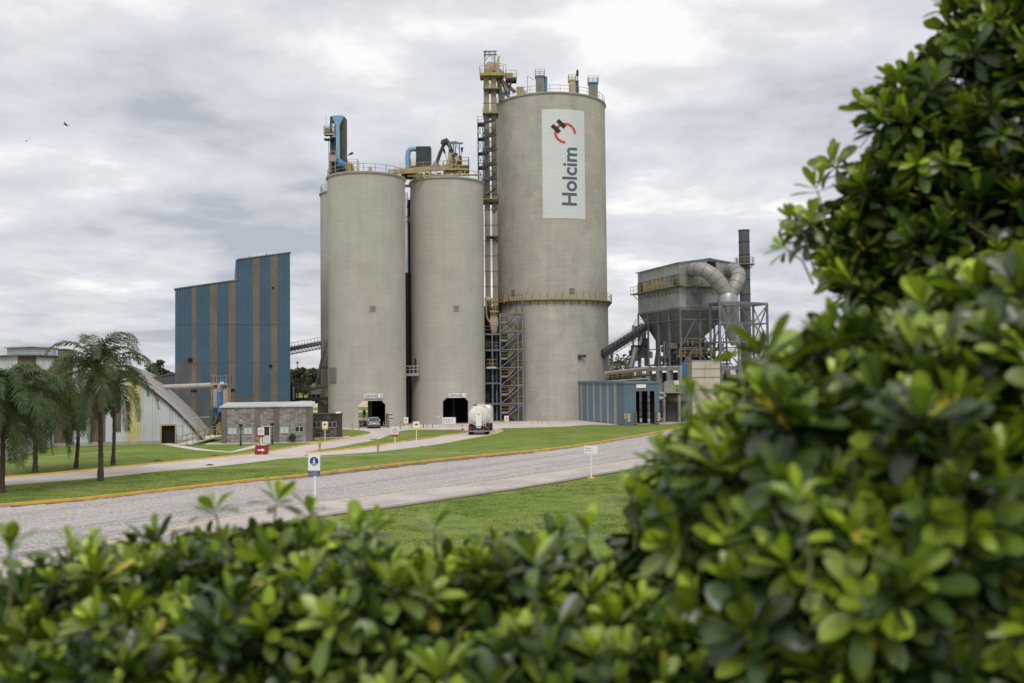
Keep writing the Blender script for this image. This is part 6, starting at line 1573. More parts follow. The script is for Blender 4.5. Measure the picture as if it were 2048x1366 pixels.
# small bush by office
# yellow bollards
def bollard(px, pyb, h, r, m, label, grp='bollards and short posts by the silos'):
    b = G(px, pyb); t = thing('bollard', label, 'bollard', tuple(b), grp); mb = MB(); mb.lathe([(r, 0), (r, h - .04), (r * .6, h)], b, 10); mb.build('post', m, t); mb = MB(); mb.lathe([(r * 2, 0), (r * 1.8, .04)], b, 10); mb.build('base', 'conc', t)
for px, py, h, m, lb in ((704.5, 861, 1.0, 'yellow', 'yellow bollard left of the estate car, outer one'), (718, 861, 1.0, 'yellow', 'yellow bollard left of the estate car, inner one'), (801, 859, 1.1, 'yellow', 'yellow bollard beneath the triangle sign at the left silo'),
                     (854, 856, .7, 'yellow', 'short yellow post before the middle silo'), (847, 856, .6, 'red', 'short red post before the middle silo'), (865, 856, .6, 'rail_grey', 'short grey post before the middle silo'), (824, 856, .8, 'rail_grey', 'short grey post below the link balcony')):
    bollard(px, py, h, .07, m, lb)
for i, px in enumerate((1063, 1076, 1085, 1097, 1128)):
    bollard(px, 849.5, .75, .035, 'orange', ['leftmost', 'second from left', 'middle', 'second from right', 'rightmost'][i] + ' of the five thin marker posts before the big silo', 'thin pale marker posts in front of the big silo')
# traffic cone
b = G(925, 860); t = thing('traffic_cone', 'small red and white cone beside the tanker', 'cone', tuple(b)); mb = MB(); mb.lathe([(.16, .04), (.03, .7)], b, 12); mb.build('cone_body', 'red', t); mb = MB(); mb.lathe([(.135, .25), (.095, .42)], b, 12, caps=False); mb.build('white_collar', 'white', t); mb = MB(); mb.box(b.x - .2, b.x + .2, b.y - .2, b.y + .2, 0, .04); mb.build('base', 'red', t)
# guard frames at the portal
for px, lb in ((721, 'grey hoop guard at the left jamb of the GRANEL 2 portal'), (770, 'grey hoop guard at the right jamb of the GRANEL 2 portal')):
    b = W(px, 850, S1.y - R1 - .3); t = thing('hoop_guard', lb, 'guard', (b.x, b.y, 0), 'hoop guards'); mb = MB(); mb.tube([(b.x - .2, b.y, 0), (b.x - .2, b.y, .85), (b.x + .25, b.y, .85), (b.x + .25, b.y, 0)], .05, 8); mb.tube([(b.x - .2, b.y, .45), (b.x + .25, b.y, .45)], .04, 6); mb.build('hoop', 'rail_grey', t)
# shed corner post
b = G(1325, 851); t = thing('yellow_stand', 'short yellow stand with a flat top right of the truck shed', 'stand', tuple(b)); mb = MB(); mb.box(b.x - .05, b.x + .05, b.y - .05, b.y + .05, 0, .9); mb.build('post', 'yellow', t); mb = MB(); mb.box(b.x - .4, b.x + .12, b.y - .1, b.y + .1, .9, 1.0); mb.build('top', 'yellow', t)

# ------------------------------------------------------------------ tanker lorry
def wheel(mb_t, mb_r, c, r, w, ax):
    ax = Vector(ax); c = Vector(c)
    mb_t.tube([c - ax * w / 2, c - ax * w * .42, c + ax * w * .42, c + ax * w / 2], [r * .9, r, r, r * .9], 20); mb_r.tube([c - ax * (w / 2 + .01), c + ax * (w / 2 + .01)], r * .5, 14)
def tanker():
    b = G(957.5, 870.3); th = R(0.5); fr = frame(b, th)
    t = thing('tanker_lorry', 'white cement tanker lorry seen from behind with a black rear bumper', 'lorry', tuple(b))
    mb = MB(fr); r = 1.22; zc = 2.28; L0 = .35
    mb.tube([(0, L0, zc), (0, L0 + .04, zc), (0, L0 + .25, zc), (0, L0 + .6, zc), (0, 4.2, zc - .12), (0, 7.9, zc), (0, 8.3, zc), (0, 8.5, zc)], [.55, .78, 1.08, r, r, r, .9, .5], 32); mb.build('tank', 'tank', t, smooth=True)
    for i, y in enumerate((.75, 4.2, 7.7)):
        mb = MB(fr); mb.tube([(0, y - .03, zc), (0, y + .03, zc)], r + .015, 32); mb.build('tank_band', 'tank', t, smooth=True)
    mb = MB(fr); mb.box(-.35, .35, .12, .34, .95, zc + 1.0); mb.build('rear_panel', 'white', t)
    mb = MB(fr); mb.box(-.10, .10, .11, .125, 2.4, 2.55); mb.build('panel_mark', 'rail_grey', t)
    mb = MB(fr)
    for x in (.55, .85): mb.tube([(x, .15, .9), (x, .25, zc + .9), (x, .8, zc + 1.25)], .025, 6)
    for k in range(8): mb.bar((.55, .16, 1.1 + k * .28), (.85, .16, 1.1 + k * .28), .03)
    mb.build('ladder', 'white', t)
    mb = MB(fr); mb.railing([(.5, .9, zc + r - .1), (.5, 6, zc + r - .1)], .3, 1.2, .05, 0, 0); mb.box(-.1, .75, .9, 6, zc + r - .06, zc + r + .02); mb.build('top_walkway', 'tank', t)
    mb = MB(fr); mb.lathe([(.28, zc + r - .05), (.28, zc + r + .12), (.1, zc + r + .16)], (-.45, 1.6, 0), 14); mb.build('hatch', 'galv_d', t)
    mb = MB(fr); mb.box(-1.22, 1.22, 0, .2, .62, 1.05); mb.build('rear_bumper', 'ink', t)
    mb = MB(fr); mb.box(-1.2, 1.2, -.05, .05, .42, .55); mb.build('underrun_bar', 'rail_grey', t)
    for x in (-1.0, 1.0): mb = MB(fr); mb.box(x - .18, x + .18, -.03, 0, .78, .95); mb.build('tail_light', 'tail', t)
    mb = MB(fr); mb.box(-.26, .26, -.02, 0, .85, .96); mb.build('number_plate', 'white', t)
    mb = MB(fr)
    for x in (-.5, .5): mb.box(x - .06, x + .06, .2, 8.6, .85, 1.1)
    mb.box(-.44, .44, 1.5, 7.5, .88, 1.05); mb.build('chassis', 'ink', t)
    mb = MB(fr)
    for x in (-1, 1): mb.box(x * 1.15 - .07, x * 1.15 + .07, .4, 4.2, 1.06, 1.14)
    mb.build('mudguard', 'ink', t)
    for y in (1.0, 2.3, 3.6):
        for x in (-.95, .95):
            mt, mr = MB(fr), MB(fr); wheel(mt, mr, (x, y, .52), .52, .55, (1, 0, 0)); wt = mt.build('wheel', 'tyre', t, smooth=True); mr.build('rim', 'rail_grey', wt)
    # tractor, turned a little to the right
    q = fr((0, 8.0, 0)); th2 = th - R(8); f2 = frame(q, th2)
    mb = MB(f2); mb.box(-1.2, 1.2, .9, 3.0, 1.0, 2.95); mb.extr([(0, 2.95), (2.1, 2.95), (1.9, 3.3), (.3, 3.35)], (-1.1, .9, 0), (0, 1, 0), (0, 0, 1), (1, 0, 0), 2.2); mb.build('cab', 'white', t, fixn=True)
    mb = MB(f2); mb.box(-.95, .95, .87, .9, 2.0, 2.7); mb.build('rear_cab_window', 'glass', t)
    mb = MB(f2); mb.box(-.5, .5, -1.0, 3.0, .7, 1.0); mb.box(-1.2, -.7, -.2, .8, .5, 1.0); mb.box(.7, 1.2, -.2, .8, .5, 1.0); mb.build('tractor_frame', 'ink', t)
    for y in (-.7, 2.5):
        for x in (-1.0, 1.0):
            mt, mr = MB(f2), MB(f2); wheel(mt, mr, (x, y, .52), .52, .5 if y < 0 else .32, (1, 0, 0)); wt = mt.build('wheel', 'tyre', t, smooth=True); mr.build('rim', 'rail_grey', wt)
    for x in (-1, 1): mb = MB(f2); mb.box(x * .95 - .25, x * .95 + .25, -1.32, -1.28, .75, .95); mb.build('tractor_tail_light', 'tail', t)
tanker()

# ------------------------------------------------------------------ estate car at the left portal
def car():
    b = G(748, 857.5); th = math.atan2(-D2.x, D2.y) * .7; fr = frame(b, th)
    t = thing('estate_car', 'silver estate car seen from behind driving into the GRANEL 2 portal', 'car', tuple(b))
    # stations along y: (y, half width low, z bottom, z belt, hw belt)
    prof = [(0, .62), (.0, .9), (.18, 1.0), (4.2, .85), (4.45, .55), (4.4, .3), (.1, .3)]
    bm = bmesh.new()
    def ringv(y, zb, zt, hw, ht): return [bm.verts.new(fr((sx * w, y, z))) for sx, w, z in ((-1, hw * .96, zb), (-1, hw, (zb + zt) / 2), (-1, ht, zt), (1, ht, zt), (1, hw, (zb + zt) / 2), (1, hw * .96, zb))]
    st = [(0.0, .38, .88, .80, .76), (.12, .30, .98, .86, .82), (.6, .26, 1.0, .88, .84), (3.0, .26, .98, .88, .84), (3.3, .26, .95, .88, .83), (4.1, .28, .82, .84, .76), (4.35, .36, .68, .76, .68)]
    rs = [ringv(*s_) for s_ in st]
    for a, c in zip(rs[:-1], rs[1:]):
        for i in range(6): bm.faces.new((a[i], a[(i + 1) % 6], c[(i + 1) % 6], c[i]))
    bm.faces.new(rs[0]); bm.faces.new(list(reversed(rs[-1])))
    bmesh.ops.recalc_face_normals(bm, faces=bm.faces)
    me = bpy.data.meshes.new('body'); 
    for v in bm.verts: v.co -= b
    bm.to_mesh(me); bm.free(); me.materials.append(M['silver']); ob = bpy.data.objects.new('body', me); COL.objects.link(ob); ob.parent = t; ob['_o'] = tuple(b)
    md = ob.modifiers.new('b', 'BEVEL'); md.width = .05; md.segments = 3
    me.polygons.foreach_set('use_smooth', [True] * len(me.polygons)); me.set_sharp_from_angle(angle=R(60))
    def cabin(name, y0, y1, y2, y3, z0, z1, w0, w1, m):
        mb = MB(fr); Pq = [(-w0, y0, z0), (w0, y0, z0), (w0, y3, z0), (-w0, y3, z0), (-w1, y1, z1), (w1, y1, z1), (w1, y2, z1), (-w1, y2, z1)]
        mb.add(Pq, [(3, 2, 1, 0), (4, 5, 6, 7), (0, 1, 5, 4), (1, 2, 6, 5), (2, 3, 7, 6), (3, 0, 4, 7)]); return mb.build(name, m, t, fixn=True)
    cabin('cabin_glass', .12, .42, 2.4, 3.2, .97, 1.46, .80, .62, 'glass'); cabin('roof', .38, .46, 2.35, 2.5, 1.45, 1.52, .64, .60, 'silver')
    for x in (-1, 1):
        mb = MB(fr); mb.bar((x * .80, .1, .98), (x * .62, .42, 1.46), .08, .06); mb.build('rear_pillar', 'silver', t)
        mb = MB(fr); mb.bar((x * .60, .5, 1.56), (x * .60, 2.3, 1.56), .04); mb.build('roof_rail', 'ink', t)
        mb = MB(fr); mb.box(x * .72 - .09, x * .72 + .09, -.03, .05, .72, 1.0); mb.build('tail_light', 'tail', t)
        mb = MB(fr); mb.box(x * .95 - .07, x * .95 + .07, 2.75, 2.9, 1.0, 1.13); mb.build('wing_mirror', 'silver', t)
        for y in (.75, 3.5):
            mt, mr = MB(fr), MB(fr); wheel(mt, mr, (x * .78, y, .31), .31, .2, (1, 0, 0)); wt = mt.build('wheel', 'tyre', t, smooth=True); mr.build('rim', 'rail_grey', wt)
    mb = MB(fr); mb.box(-.8, .8, -.07, .06, .32, .52); mb.build('rear_bumper', 'dark', t)
    mb = MB(fr); mb.box(-.24, .24, -.04, .0, .66, .77); mb.build('number_plate', 'white', t)
    mb = MB(fr); mb.box(-.5, .5, -.035, .02, .84, .9); mb.build('tailgate_strip', 'tail', t)
car()

# ------------------------------------------------------------------ person beyond the portal
def skin_mesh(name, pts, edges, rad, mtl, par, lvl=2):
    o = Vector(par['_o']); me = bpy.data.meshes.new(name); me.from_pydata([tuple(Vector(p) - o) for p in pts], edges, [])
    ob = bpy.data.objects.new(name, me); COL.objects.link(ob)
    md = ob.modifiers.new('s', 'SKIN'); sv_ = me.skin_vertices[0].data
    for i, r_ in enumerate(rad): sv_[i].radius = (r_, r_)
    sv_[0].use_root = True
    s2 = ob.modifiers.new('u', 'SUBSURF'); s2.levels = lvl; s2.render_levels = lvl
    bpy.context.view_layer.update(); m2 = new_from(ob); ob.modifiers.clear(); ob.data = m2; bpy.data.meshes.remove(me)
    m2.materials.clear(); m2.materials.append(M[mtl] if isinstance(mtl, str) else mtl); ob.parent = par; ob['_o'] = tuple(o)
    m2.polygons.foreach_set('use_smooth', [True] * len(m2.polygons)); return ob
def person():
    Y = 166.0; b = W(728.5, 838, Y); b.z = 0.02
    t = thing('person', 'person in dark work clothes standing in the daylight beyond the left portal', 'person', tuple(b))
    c = lambda x, y, z: (b.x + x, b.y + y, z)
    P_ = [c(0, 0, .95), c(0, 0, 1.15), c(0, 0, 1.38), c(0, 0, 1.5), c(0, 0, 1.62), c(0, 0, 1.72),
          c(.18, 0, 1.40), c(.24, .02, 1.13), c(.23, -.06, .88), c(-.18, 0, 1.40), c(-.25, .02, 1.13), c(-.24, -.05, .88),
          c(.10, 0, .88), c(.12, -.02, .5), c(.13, .02, .09), c(.14, -.14, .04), c(-.10, 0, .88), c(-.13, .05, .5), c(-.14, .1, .09), c(-.15, -.06, .04), c(.23, -.08, .78), c(-.24, -.07, .78)]
    E = [(0, 1), (1, 2), (2, 3), (3, 4), (4, 5), (2, 6), (6, 7), (7, 8), (8, 20), (2, 9), (9, 10), (10, 11), (11, 21), (0, 12), (12, 13), (13, 14), (14, 15), (0, 16), (16, 17), (17, 18), (18, 19)]
    rad = [.13, .12, .14, .055, .09, .07, .06, .045, .03, .06, .045, .03, .085, .06, .04, .035, .085, .06, .04, .035, .025, .025]
    skin_mesh('body', P_, E, rad, mat('skin_tone', (.32, .19, .13), .6), t)
    skin_mesh('jacket', [P_[0], P_[1], P_[2], P_[6], P_[7], c(.23, -.04, .93), P_[9], P_[10], c(-.24, -.03, .93)], [(0, 1), (1, 2), (2, 3), (3, 4), (4, 5), (2, 6), (6, 7), (7, 8)], [.15, .14, .16, .08, .06, .045, .08, .06, .045], mat('dark_jacket', (.025, .028, .035), .9), t)
    skin_mesh('trousers', [P_[0], P_[12], P_[13], c(.13, .01, .14), P_[16], P_[17], c(-.14, .09, .14)], [(0, 1), (1, 2), (2, 3), (0, 4), (4, 5), (5, 6)], [.145, .1, .075, .06, .1, .075, .06], mat('dark_trousers', (.02, .02, .025), .9), t)
    mb = MB(); mb.lathe([(.105, 1.66), (.11, 1.72), (.09, 1.79), (.03, 1.82)], (b.x, b.y, 0), 14); mb.build('hair', 'ink', t, smooth=True)
person()

# ------------------------------------------------------------------ birds
def bird(px, py, Y, yaw, roll, label):
    p = W(px, py, Y); t = thing('bird', label, 'bird', tuple(p), 'birds in flight'); mrot = Euler((R(10), roll, yaw)).to_matrix(); s = .42
    T = lambda v: tuple(p + mrot @ (Vector(v) * s))
    mb = MB(T); mb.tube([(0, -.5, 0), (0, -.35, .02), (0, -.1, .02), (0, .15, .02), (0, .32, .05), (0, .42, .05), (0, .5, .03)], [.02, .07, .12, .12, .07, .07, .015], 8)
    for sg in (-1, 1):
        mb.add([(sg * .06, .18, .04), (sg * .45, .3, .26), (sg * .95, .1, .12), (sg * 1.05, -.02, .05), (sg * .5, .02, .22), (sg * .06, -.18, .03)], [(0, 1, 4, 5), (1, 2, 3, 4)])
    mb.add([(-.03, -.45, 0), (.03, -.45, 0), (.11, -.78, 0), (-.11, -.78, 0)], [(0, 1, 2, 3)])
    mb.build('body', 'ink', t, smooth=True)
bird(132, 250, 75, R(100), R(12), 'dark bird gliding high on the left, right of the other bird'); bird(53, 282, 75, R(20), R(-22), 'dark bird with drooped wings, left and below the other bird')
# telecom mast on the horizon
p = G(595, 762); b = W(595, 760, 420); b.z = 0; t = thing('radio_mast', 'thin distant mast with a small basket top between the building and the silos', 'mast', tuple(b))
mb = MB(); z = W(595, 722, 420).z; mb.lathe([(.5, 0), (.18, z)], b, 6); mb.build('lattice', 'rail_grey', t); mb = MB(); mb.lathe([(.2, z - 1.4), (.6, z - .6), (.6, z - .2), (.3, z)], b, 8); mb.build('antenna_basket', 'rail_grey', t)
# ------------------------------------------------------------------ foliage materials
def leaf_mat(name, attr=None, col=(0.05, 0.09, 0.02), rough=0.5, trans=0.25, var=0.3, vs=1.5, spec=0.4, tcol=None):
    m = bpy.data.materials.new(name); m.use_nodes = True; t = m.node_tree; n = t.nodes; l = t.links; b = n['Principled BSDF']
    b.inputs['Roughness'].default_value = rough; b.inputs['Specular IOR Level'].default_value = spec
    if attr:
        a = n.new('ShaderNodeAttribute'); a.attribute_name = attr; c = a.outputs['Color']
    else:
        g = n.new('ShaderNodeTexCoord'); x = n.new('ShaderNodeTexNoise'); x.inputs['Scale'].default_value = vs; x.inputs['Detail'].default_value = 3; l.new(g.outputs['Object'], x.inputs['Vector'])
        mr = n.new('ShaderNodeMapRange'); mr.inputs[1].default_value = .3; mr.inputs[2].default_value = .7; l.new(x.outputs['Fac'], mr.inputs[0])
        mx = n.new('ShaderNodeMix'); mx.data_type = 'RGBA'; l.new(mr.outputs[0], mx.inputs[0])
        mx.inputs[6].default_value = (*[k * (1 - var) for k in col], 1); mx.inputs[7].default_value = (*[k * (1 + var) for k in col], 1); c = mx.outputs[2]
    l.new(c, b.inputs['Base Color'])
    tr = n.new('ShaderNodeBsdfTranslucent')
    mu = n.new('ShaderNodeMix'); mu.data_type = 'RGBA'; mu.blend_type = 'MULTIPLY'; mu.inputs[0].default_value = 1; l.new(c, mu.inputs[6]); mu.inputs[7].default_value = (*(tcol or (1.5, 1.6, .5)), 1); mu.clamp_result = False
    l.new(mu.outputs[2], tr.inputs['Color'])
    ms = n.new('ShaderNodeMixShader'); ms.inputs[0].default_value = trans; l.new(b.outputs[0], ms.inputs[1]); l.new(tr.outputs[0], ms.inputs[2]); l.new(ms.outputs[0], n['Material Output'].inputs['Surface'])
    return m
M['palm'] = leaf_mat('palm_frond', None, (0.055, 0.090, 0.026), .45, .2, .35, 2.0)
M['palm_dead'] = leaf_mat('dead_palm_frond', None, (0.155, 0.105, 0.070), .8, .15, .3, 2.0, tcol=(1, 1, 1))
M['tree_leaf'] = leaf_mat('tree_leaf', None, (0.038, 0.052, 0.024), .6, .15, .35, .4)
M['tree_leaf2'] = leaf_mat('olive_tree_leaf', None, (0.085, 0.09, 0.045), .6, .15, .35, .4)
M['tree_leaf3'] = leaf_mat('autumn_tree_leaf', None, (0.13, 0.085, 0.05), .6, .15, .3, .4)

def np_mesh(name, V, F, matn, parent=None, loc=(0, 0, 0), smooth=False, cols=None):
    me = bpy.data.meshes.new(name); nv, nf = len(V), len(F); k = F.shape[1]
    me.vertices.add(nv); me.vertices.foreach_set('co', np.ascontiguousarray(V, dtype=np.float32).ravel())
    me.loops.add(nf * k); me.loops.foreach_set('vertex_index', np.ascontiguousarray(F, dtype=np.int32).ravel())
    me.polygons.add(nf); me.polygons.foreach_set('loop_start', np.arange(0, nf * k, k, dtype=np.int32)); 
    me.polygons.foreach_set('use_smooth', np.full(nf, smooth)); me.update(calc_edges=True)
    me.materials.append(M[matn] if isinstance(matn, str) else matn)
    if cols is not None:
        ca = me.color_attributes.new('leafcol', 'FLOAT_COLOR', 'POINT'); ca.data.foreach_set('color', np.ascontiguousarray(cols, dtype=np.float32).ravel())
    ob = bpy.data.objects.new(name, me); COL.objects.link(ob)
    if parent: ob.parent = parent; ob['_o'] = parent['_o']
    else: ob.location = loc
    return ob

# ------------------------------------------------------------------ palms
def palm(px, pyb, crown_px, crown_py, label, seed, L=3.3, nf=26, tr=.17, up=1.0, dead=10, low=-35):
    rg = np.random.default_rng(seed); b = G(px, pyb); Y = b.y; c = W(crown_px, crown_py, Y + rg.uniform(-.2, .2))
    t = thing('palm_tree', label, 'palm tree', tuple(b), 'palms on the lawn')
    mb = MB(); pts = []; rad = []; n = 14
    for i in range(n + 1):
        u = i / n; pts.append(b.lerp(c, u) + Vector((math.sin(u * 3.1) * .10, 0, 0))); rad.append(tr * (1.35 - .35 * min(1, u * 6)) * (1 - .25 * u) + (.03 if i % 2 else 0))
    rad[-1] = tr * .6; mb.tube(pts, rad, 12)
    for i in range(40):
        u = (i + .5) / 40; p = b.lerp(c, u) + Vector((math.sin(u * 3.1) * .10, 0, 0)); r_ = tr * (1 - .25 * u) + .015; mb.tube([p - Vector((0, 0, .015)), p + Vector((0, 0, .015))], r_, 12)
    mb.build('trunk', 'bark', t, smooth=True)
    def frond(az, el, Ln, droop, twist, dead_=False):
        """returns (V,F) of rachis and leaflets"""
        n = 22; pos = np.zeros(3); P = [pos.copy()]; D = []; e = el
        for i in range(n):
            d = np.array([math.cos(az) * math.cos(e), math.sin(az) * math.cos(e), math.sin(e)]); D.append(d); pos = pos + d * Ln / n; P.append(pos.copy()); e -= droop / n * (.5 + 1.1 * i / n); e = max(e, -1.45)
        D.append(D[-1]); P = np.array(P); D = np.array(D); V = []; F = []
        side = np.array([-math.sin(az), math.cos(az), 0.0])
        for i in range(n + 1):
            r = .034 * (1 - i / n * .8); up_ = np.cross(side, D[i]); V += [P[i] + side * r, P[i] + up_ * r, P[i] - side * r, P[i] - up_ * r]
        for i in range(n):
            for k in range(4): F.append((4 * i + k, 4 * i + (k + 1) % 4, 4 * i + 4 + (k + 1) % 4, 4 * i + 4 + k))
        nl = 58 if not dead_ else 40
        for j in range(nl):
            u = .12 + .88 * j / nl; x = u * n; i = min(n - 1, int(x)); f = x - i; p = P[i] * (1 - f) + P[i + 1] * f; d = D[i]; up_ = np.cross(side, d); up_ = up_ if up_[2] > 0 else -up_
            ll = (.56 * math.sin(math.pi * min(1, .18 + u * .82)) ** .6 + .12) * rg.uniform(.8, 1.15) * Ln / 3.3
            for sg in (-1, 1):
                a = rg.uniform(.75, 1.15); li = rg.uniform(-.15, .6)
                d0 = side * sg * math.cos(.5) * a + d * .55 + up_ * li * .6; d0 /= np.linalg.norm(d0)
                d1 = d0 * .8 + np.array([0, 0, -1.0]) * (.6 if not dead_ else 1.3); d1 /= np.linalg.norm(d1); w = (.025 if not dead_ else .05) * Ln / 3.3
                q1 = p + d0 * ll * .45; q2 = q1 + d1 * ll * .6; wd = d * w; o = len(V)
                V += [p - wd * .5, p + wd * .5, q1 + wd, q1 - wd, q2 + wd * .2, q2 - wd * .2]; F += [(o, o + 1, o + 2, o + 3), (o + 3, o + 2, o + 4, o + 5)]
        return np.array(V), np.array(F)
    def build(name, fr_list, m):
        VV = []; FF = []; o = 0
        for V, F in fr_list: VV.append(V + np.array(c) - np.array(b)); FF.append(F + o); o += len(V)
        ob = np_mesh(name, np.vstack(VV), np.vstack(FF), m, t); return ob
    fl = []
    for i in range(nf):
        u = i / nf; el = R(low + (84 - low) * (1 - u) ** .75 + rg.uniform(-8, 8)); az = i * 2.39996 + rg.uniform(-.3, .3)
        fl.append(frond(az, el, L * rg.uniform(.82, 1.08) * (1 - .1 * (u < .12)), rg.uniform(1.5, 2.4) * up + max(0, el) * .6, 0))
    build('crown', fl, 'palm')
    if dead:
        fl = [frond(rg.uniform(0, 6.28), R(rg.uniform(-70, -40)), L * rg.uniform(.4, .62), .9, 0, True) for _ in range(dead)]
        build('dead_skirt', fl, 'palm_dead')
palm(201, 962, 195, 741, 'tallest palm in front, its trunk base nearest the gravel road', 1, L=5.3, nf=25, tr=.165, dead=20)
palm(226, 930, 226, 775, 'palm right behind the tallest palm, slim trunk at its right', 2, L=4.2, nf=18, tr=.14, dead=20, low=-50)
palm(152, 936, 156, 812, 'short dark palm left of the tallest palm', 3, L=3.5, nf=26, tr=.14, dead=18, low=-60)
palm(70, 945, 66, 805, 'bushy palm second from the left edge, in front of the brown stripe', 4, L=5.4, nf=44, tr=.16, dead=6, low=-45, up=1.15)
palm(3, 986, 2, 800, 'leftmost palm, half cut by the left edge', 5, L=5.2, nf=44, tr=.15, dead=5, low=-45)

# ------------------------------------------------------------------ broad trees
def tree(b, H, Wd, label, seed, m='tree_leaf', group=None, shape='round', nleaf=1500, leaf=.35, name='tree'):
    rg = np.random.default_rng(seed); b = Vector(b); t = thing(name, label, 'tree', tuple(b), group)
    mb = MB(); tops = []
    mb.tube([b + Vector((0, 0, -.2)), b + Vector((rg.uniform(-.2, .2), 0, H * .35)), b + Vector((rg.uniform(-.4, .4), 0, H * .75))], [H * .028, H * .02, H * .008], 8)
    for k in range(7):
        a = rg.uniform(0, 6.28); z0 = H * rg.uniform(.2, .6); q = b + Vector((math.cos(a) * Wd * .35, math.sin(a) * Wd * .35, z0 + H * rg.uniform(.12, .3))); mb.tube([b + Vector((0, 0, z0)), q], [H * .012, H * .004], 6); tops.append(q)
    mb.build('trunk', 'bark', t, smooth=True)
    nb = 16; cen = []; rad = []
    for k in range(nb):
        a = rg.uniform(0, 6.28); z = rg.uniform(.22, .92)
        w = (Wd / 2) * (math.sin(math.pi * min(1, (z - .1) / .95)) ** .7 if shape == 'round' else (1.05 - z)); rr_ = rg.uniform(.15, .85) * w
        cen.append((math.cos(a) * rr_, math.sin(a) * rr_, z * H)); rad.append(rg.uniform(.13, .24) * (Wd * .6 + H * .2))
    cen.append((0, 0, H * .93)); rad.append(Wd * .09 if shape != 'round' else Wd * .14)
    cen = np.array(cen); rad = np.array(rad); idx = rg.integers(0, len(cen), nleaf)
    d = rg.normal(size=(nleaf, 3)); d /= np.linalg.norm(d, axis=1)[:, None]; r = rad[idx] * (rg.uniform(0, 1, nleaf) ** .35); p = cen[idx] + d * r[:, None] * np.array([1, 1, .8])
    p[:, 2] = np.maximum(p[:, 2], H * .08)
    a = rg.normal(size=(nleaf, 3)); a /= np.linalg.norm(a, axis=1)[:, None]; bb = np.cross(a, rg.normal(size=(nleaf, 3))); bb /= np.linalg.norm(bb, axis=1)[:, None]
    s = leaf * rg.uniform(.5, 1.2, nleaf)[:, None]; V = np.stack([p - a * s, p + bb * s * .55, p + a * s, p - bb * s * .55], 1).reshape(-1, 3); F = np.arange(nleaf * 4).reshape(-1, 4)
    np_mesh('crown', V, F, m, t)
    return t
rb = random.Random(77)
spots = [(560, 742, 8, 'tree_leaf'), (585, 741, 8, 'tree_leaf2'), (596, 738, 9, 'tree_leaf'), (607, 734, 6, 'tree_leaf'), (618, 739, 9, 'tree_leaf3'), (628, 737, 8, 'tree_leaf'), (640, 738, 8, 'tree_leaf3'), (651, 741, 8, 'tree_leaf2'), (664, 742, 9, 'tree_leaf'), (574, 738, 7, 'tree_leaf3')]
desc = ['left-hand', 'olive leafed', 'dark broad', 'slim pointed dark', 'reddish brown', 'dark round', 'russet leafed', 'pale olive', 'right-hand dark', 'brownish low']
for i, (px, py, w, m_) in enumerate(spots):
    Y = 270 + (i * 37) % 60; b = W(px, 760, Y); b.z = 0; H = W(px, py, Y).z
    tree(b, H, w, desc[i] + ' tree of the row behind the gap between blue building and silos', 100 + i, m_, 'distant trees in the gap left of the silos', 'cone' if i == 3 else 'round', 1100, .55)
for i, (px, py, w, lb) in enumerate(((320, 719, 7, 'tallest tree peeping over the arched roof left of the blue building'), (303, 736, 5, 'low tree left of the tallest one over the arched roof'), (341, 744, 7, 'bushy low tree right beside the blue building over the arched roof'), (331, 738, 5, 'small tree between two others over the arched roof'))):
    Y = 215 + i * 6; b = W(px, 760, Y); b.z = 0; tree(b, W(px, py, Y).z, w, lb, 200 + i, 'tree_leaf', 'trees behind the arched roof', 'round', 1300, .42)
# poplar saplings on the right
n_ = 0
for i in range(26):
    px = 1216 + i * 3.2 + rb.uniform(-1, 1) if i < 16 else 1500 + (i - 16) * 16 + rb.uniform(-4, 4)
    py = rb.uniform(700, 722) if i < 16 else rb.uniform(672, 695)
    Y = rb.uniform(210, 240); b = W(px, 760, Y); b.z = 0; H = W(px, py, Y).z
    tree(b, H, rb.uniform(1.0, 1.8), ('thin upright pale poplar of the row seen under the right conveyor' if i < 16 else 'thin poplar top peeping over the hedge right of the steel trestle'), 300 + i, 'tree_leaf2', 'thin poplars under the conveyor' if i < 16 else 'poplars beyond the steel trestle', 'round', 260, .26, 'poplar')
# scrub and long far woods
rg = np.random.default_rng(5)
def woods(name, x0, x1, Y0, Y1, h, n, m, leaf, label):
    x = rg.uniform(x0, x1, n); y = rg.uniform(Y0, Y1, n); hh = h * (.65 + .35 * np.sin(x * .045) * np.sin(x * .013 + 1) + .22 * np.sin(x * .21)); z = hh * rg.uniform(0, 1, n) ** .7
    p = np.stack([x, y, z], 1); a = rg.normal(size=(n, 3)); a /= np.linalg.norm(a, axis=1)[:, None]; b_ = np.cross(a, rg.normal(size=(n, 3))); b_ /= np.linalg.norm(b_, axis=1)[:, None]
    s = leaf * rg.uniform(.5, 1.2, n)[:, None]; V = np.stack([p - a * s, p + b_ * s * .6, p + a * s, p - b_ * s * .6], 1).reshape(-1, 3)
    o = np_mesh(name, V, np.arange(n * 4).reshape(-1, 4), m); o['kind'] = 'stuff'; tag(o, label, 'woods')
woods('far_woods', -420, 420, 460, 480, 7.5, 26000, 'tree_leaf', 1.6, 'long dark belt of distant woods along the horizon')
woods('scrub', 14, 60, 196, 208, 6.2, 5000, 'tree_leaf2', .5, 'pale scrub growing behind the filter plant')
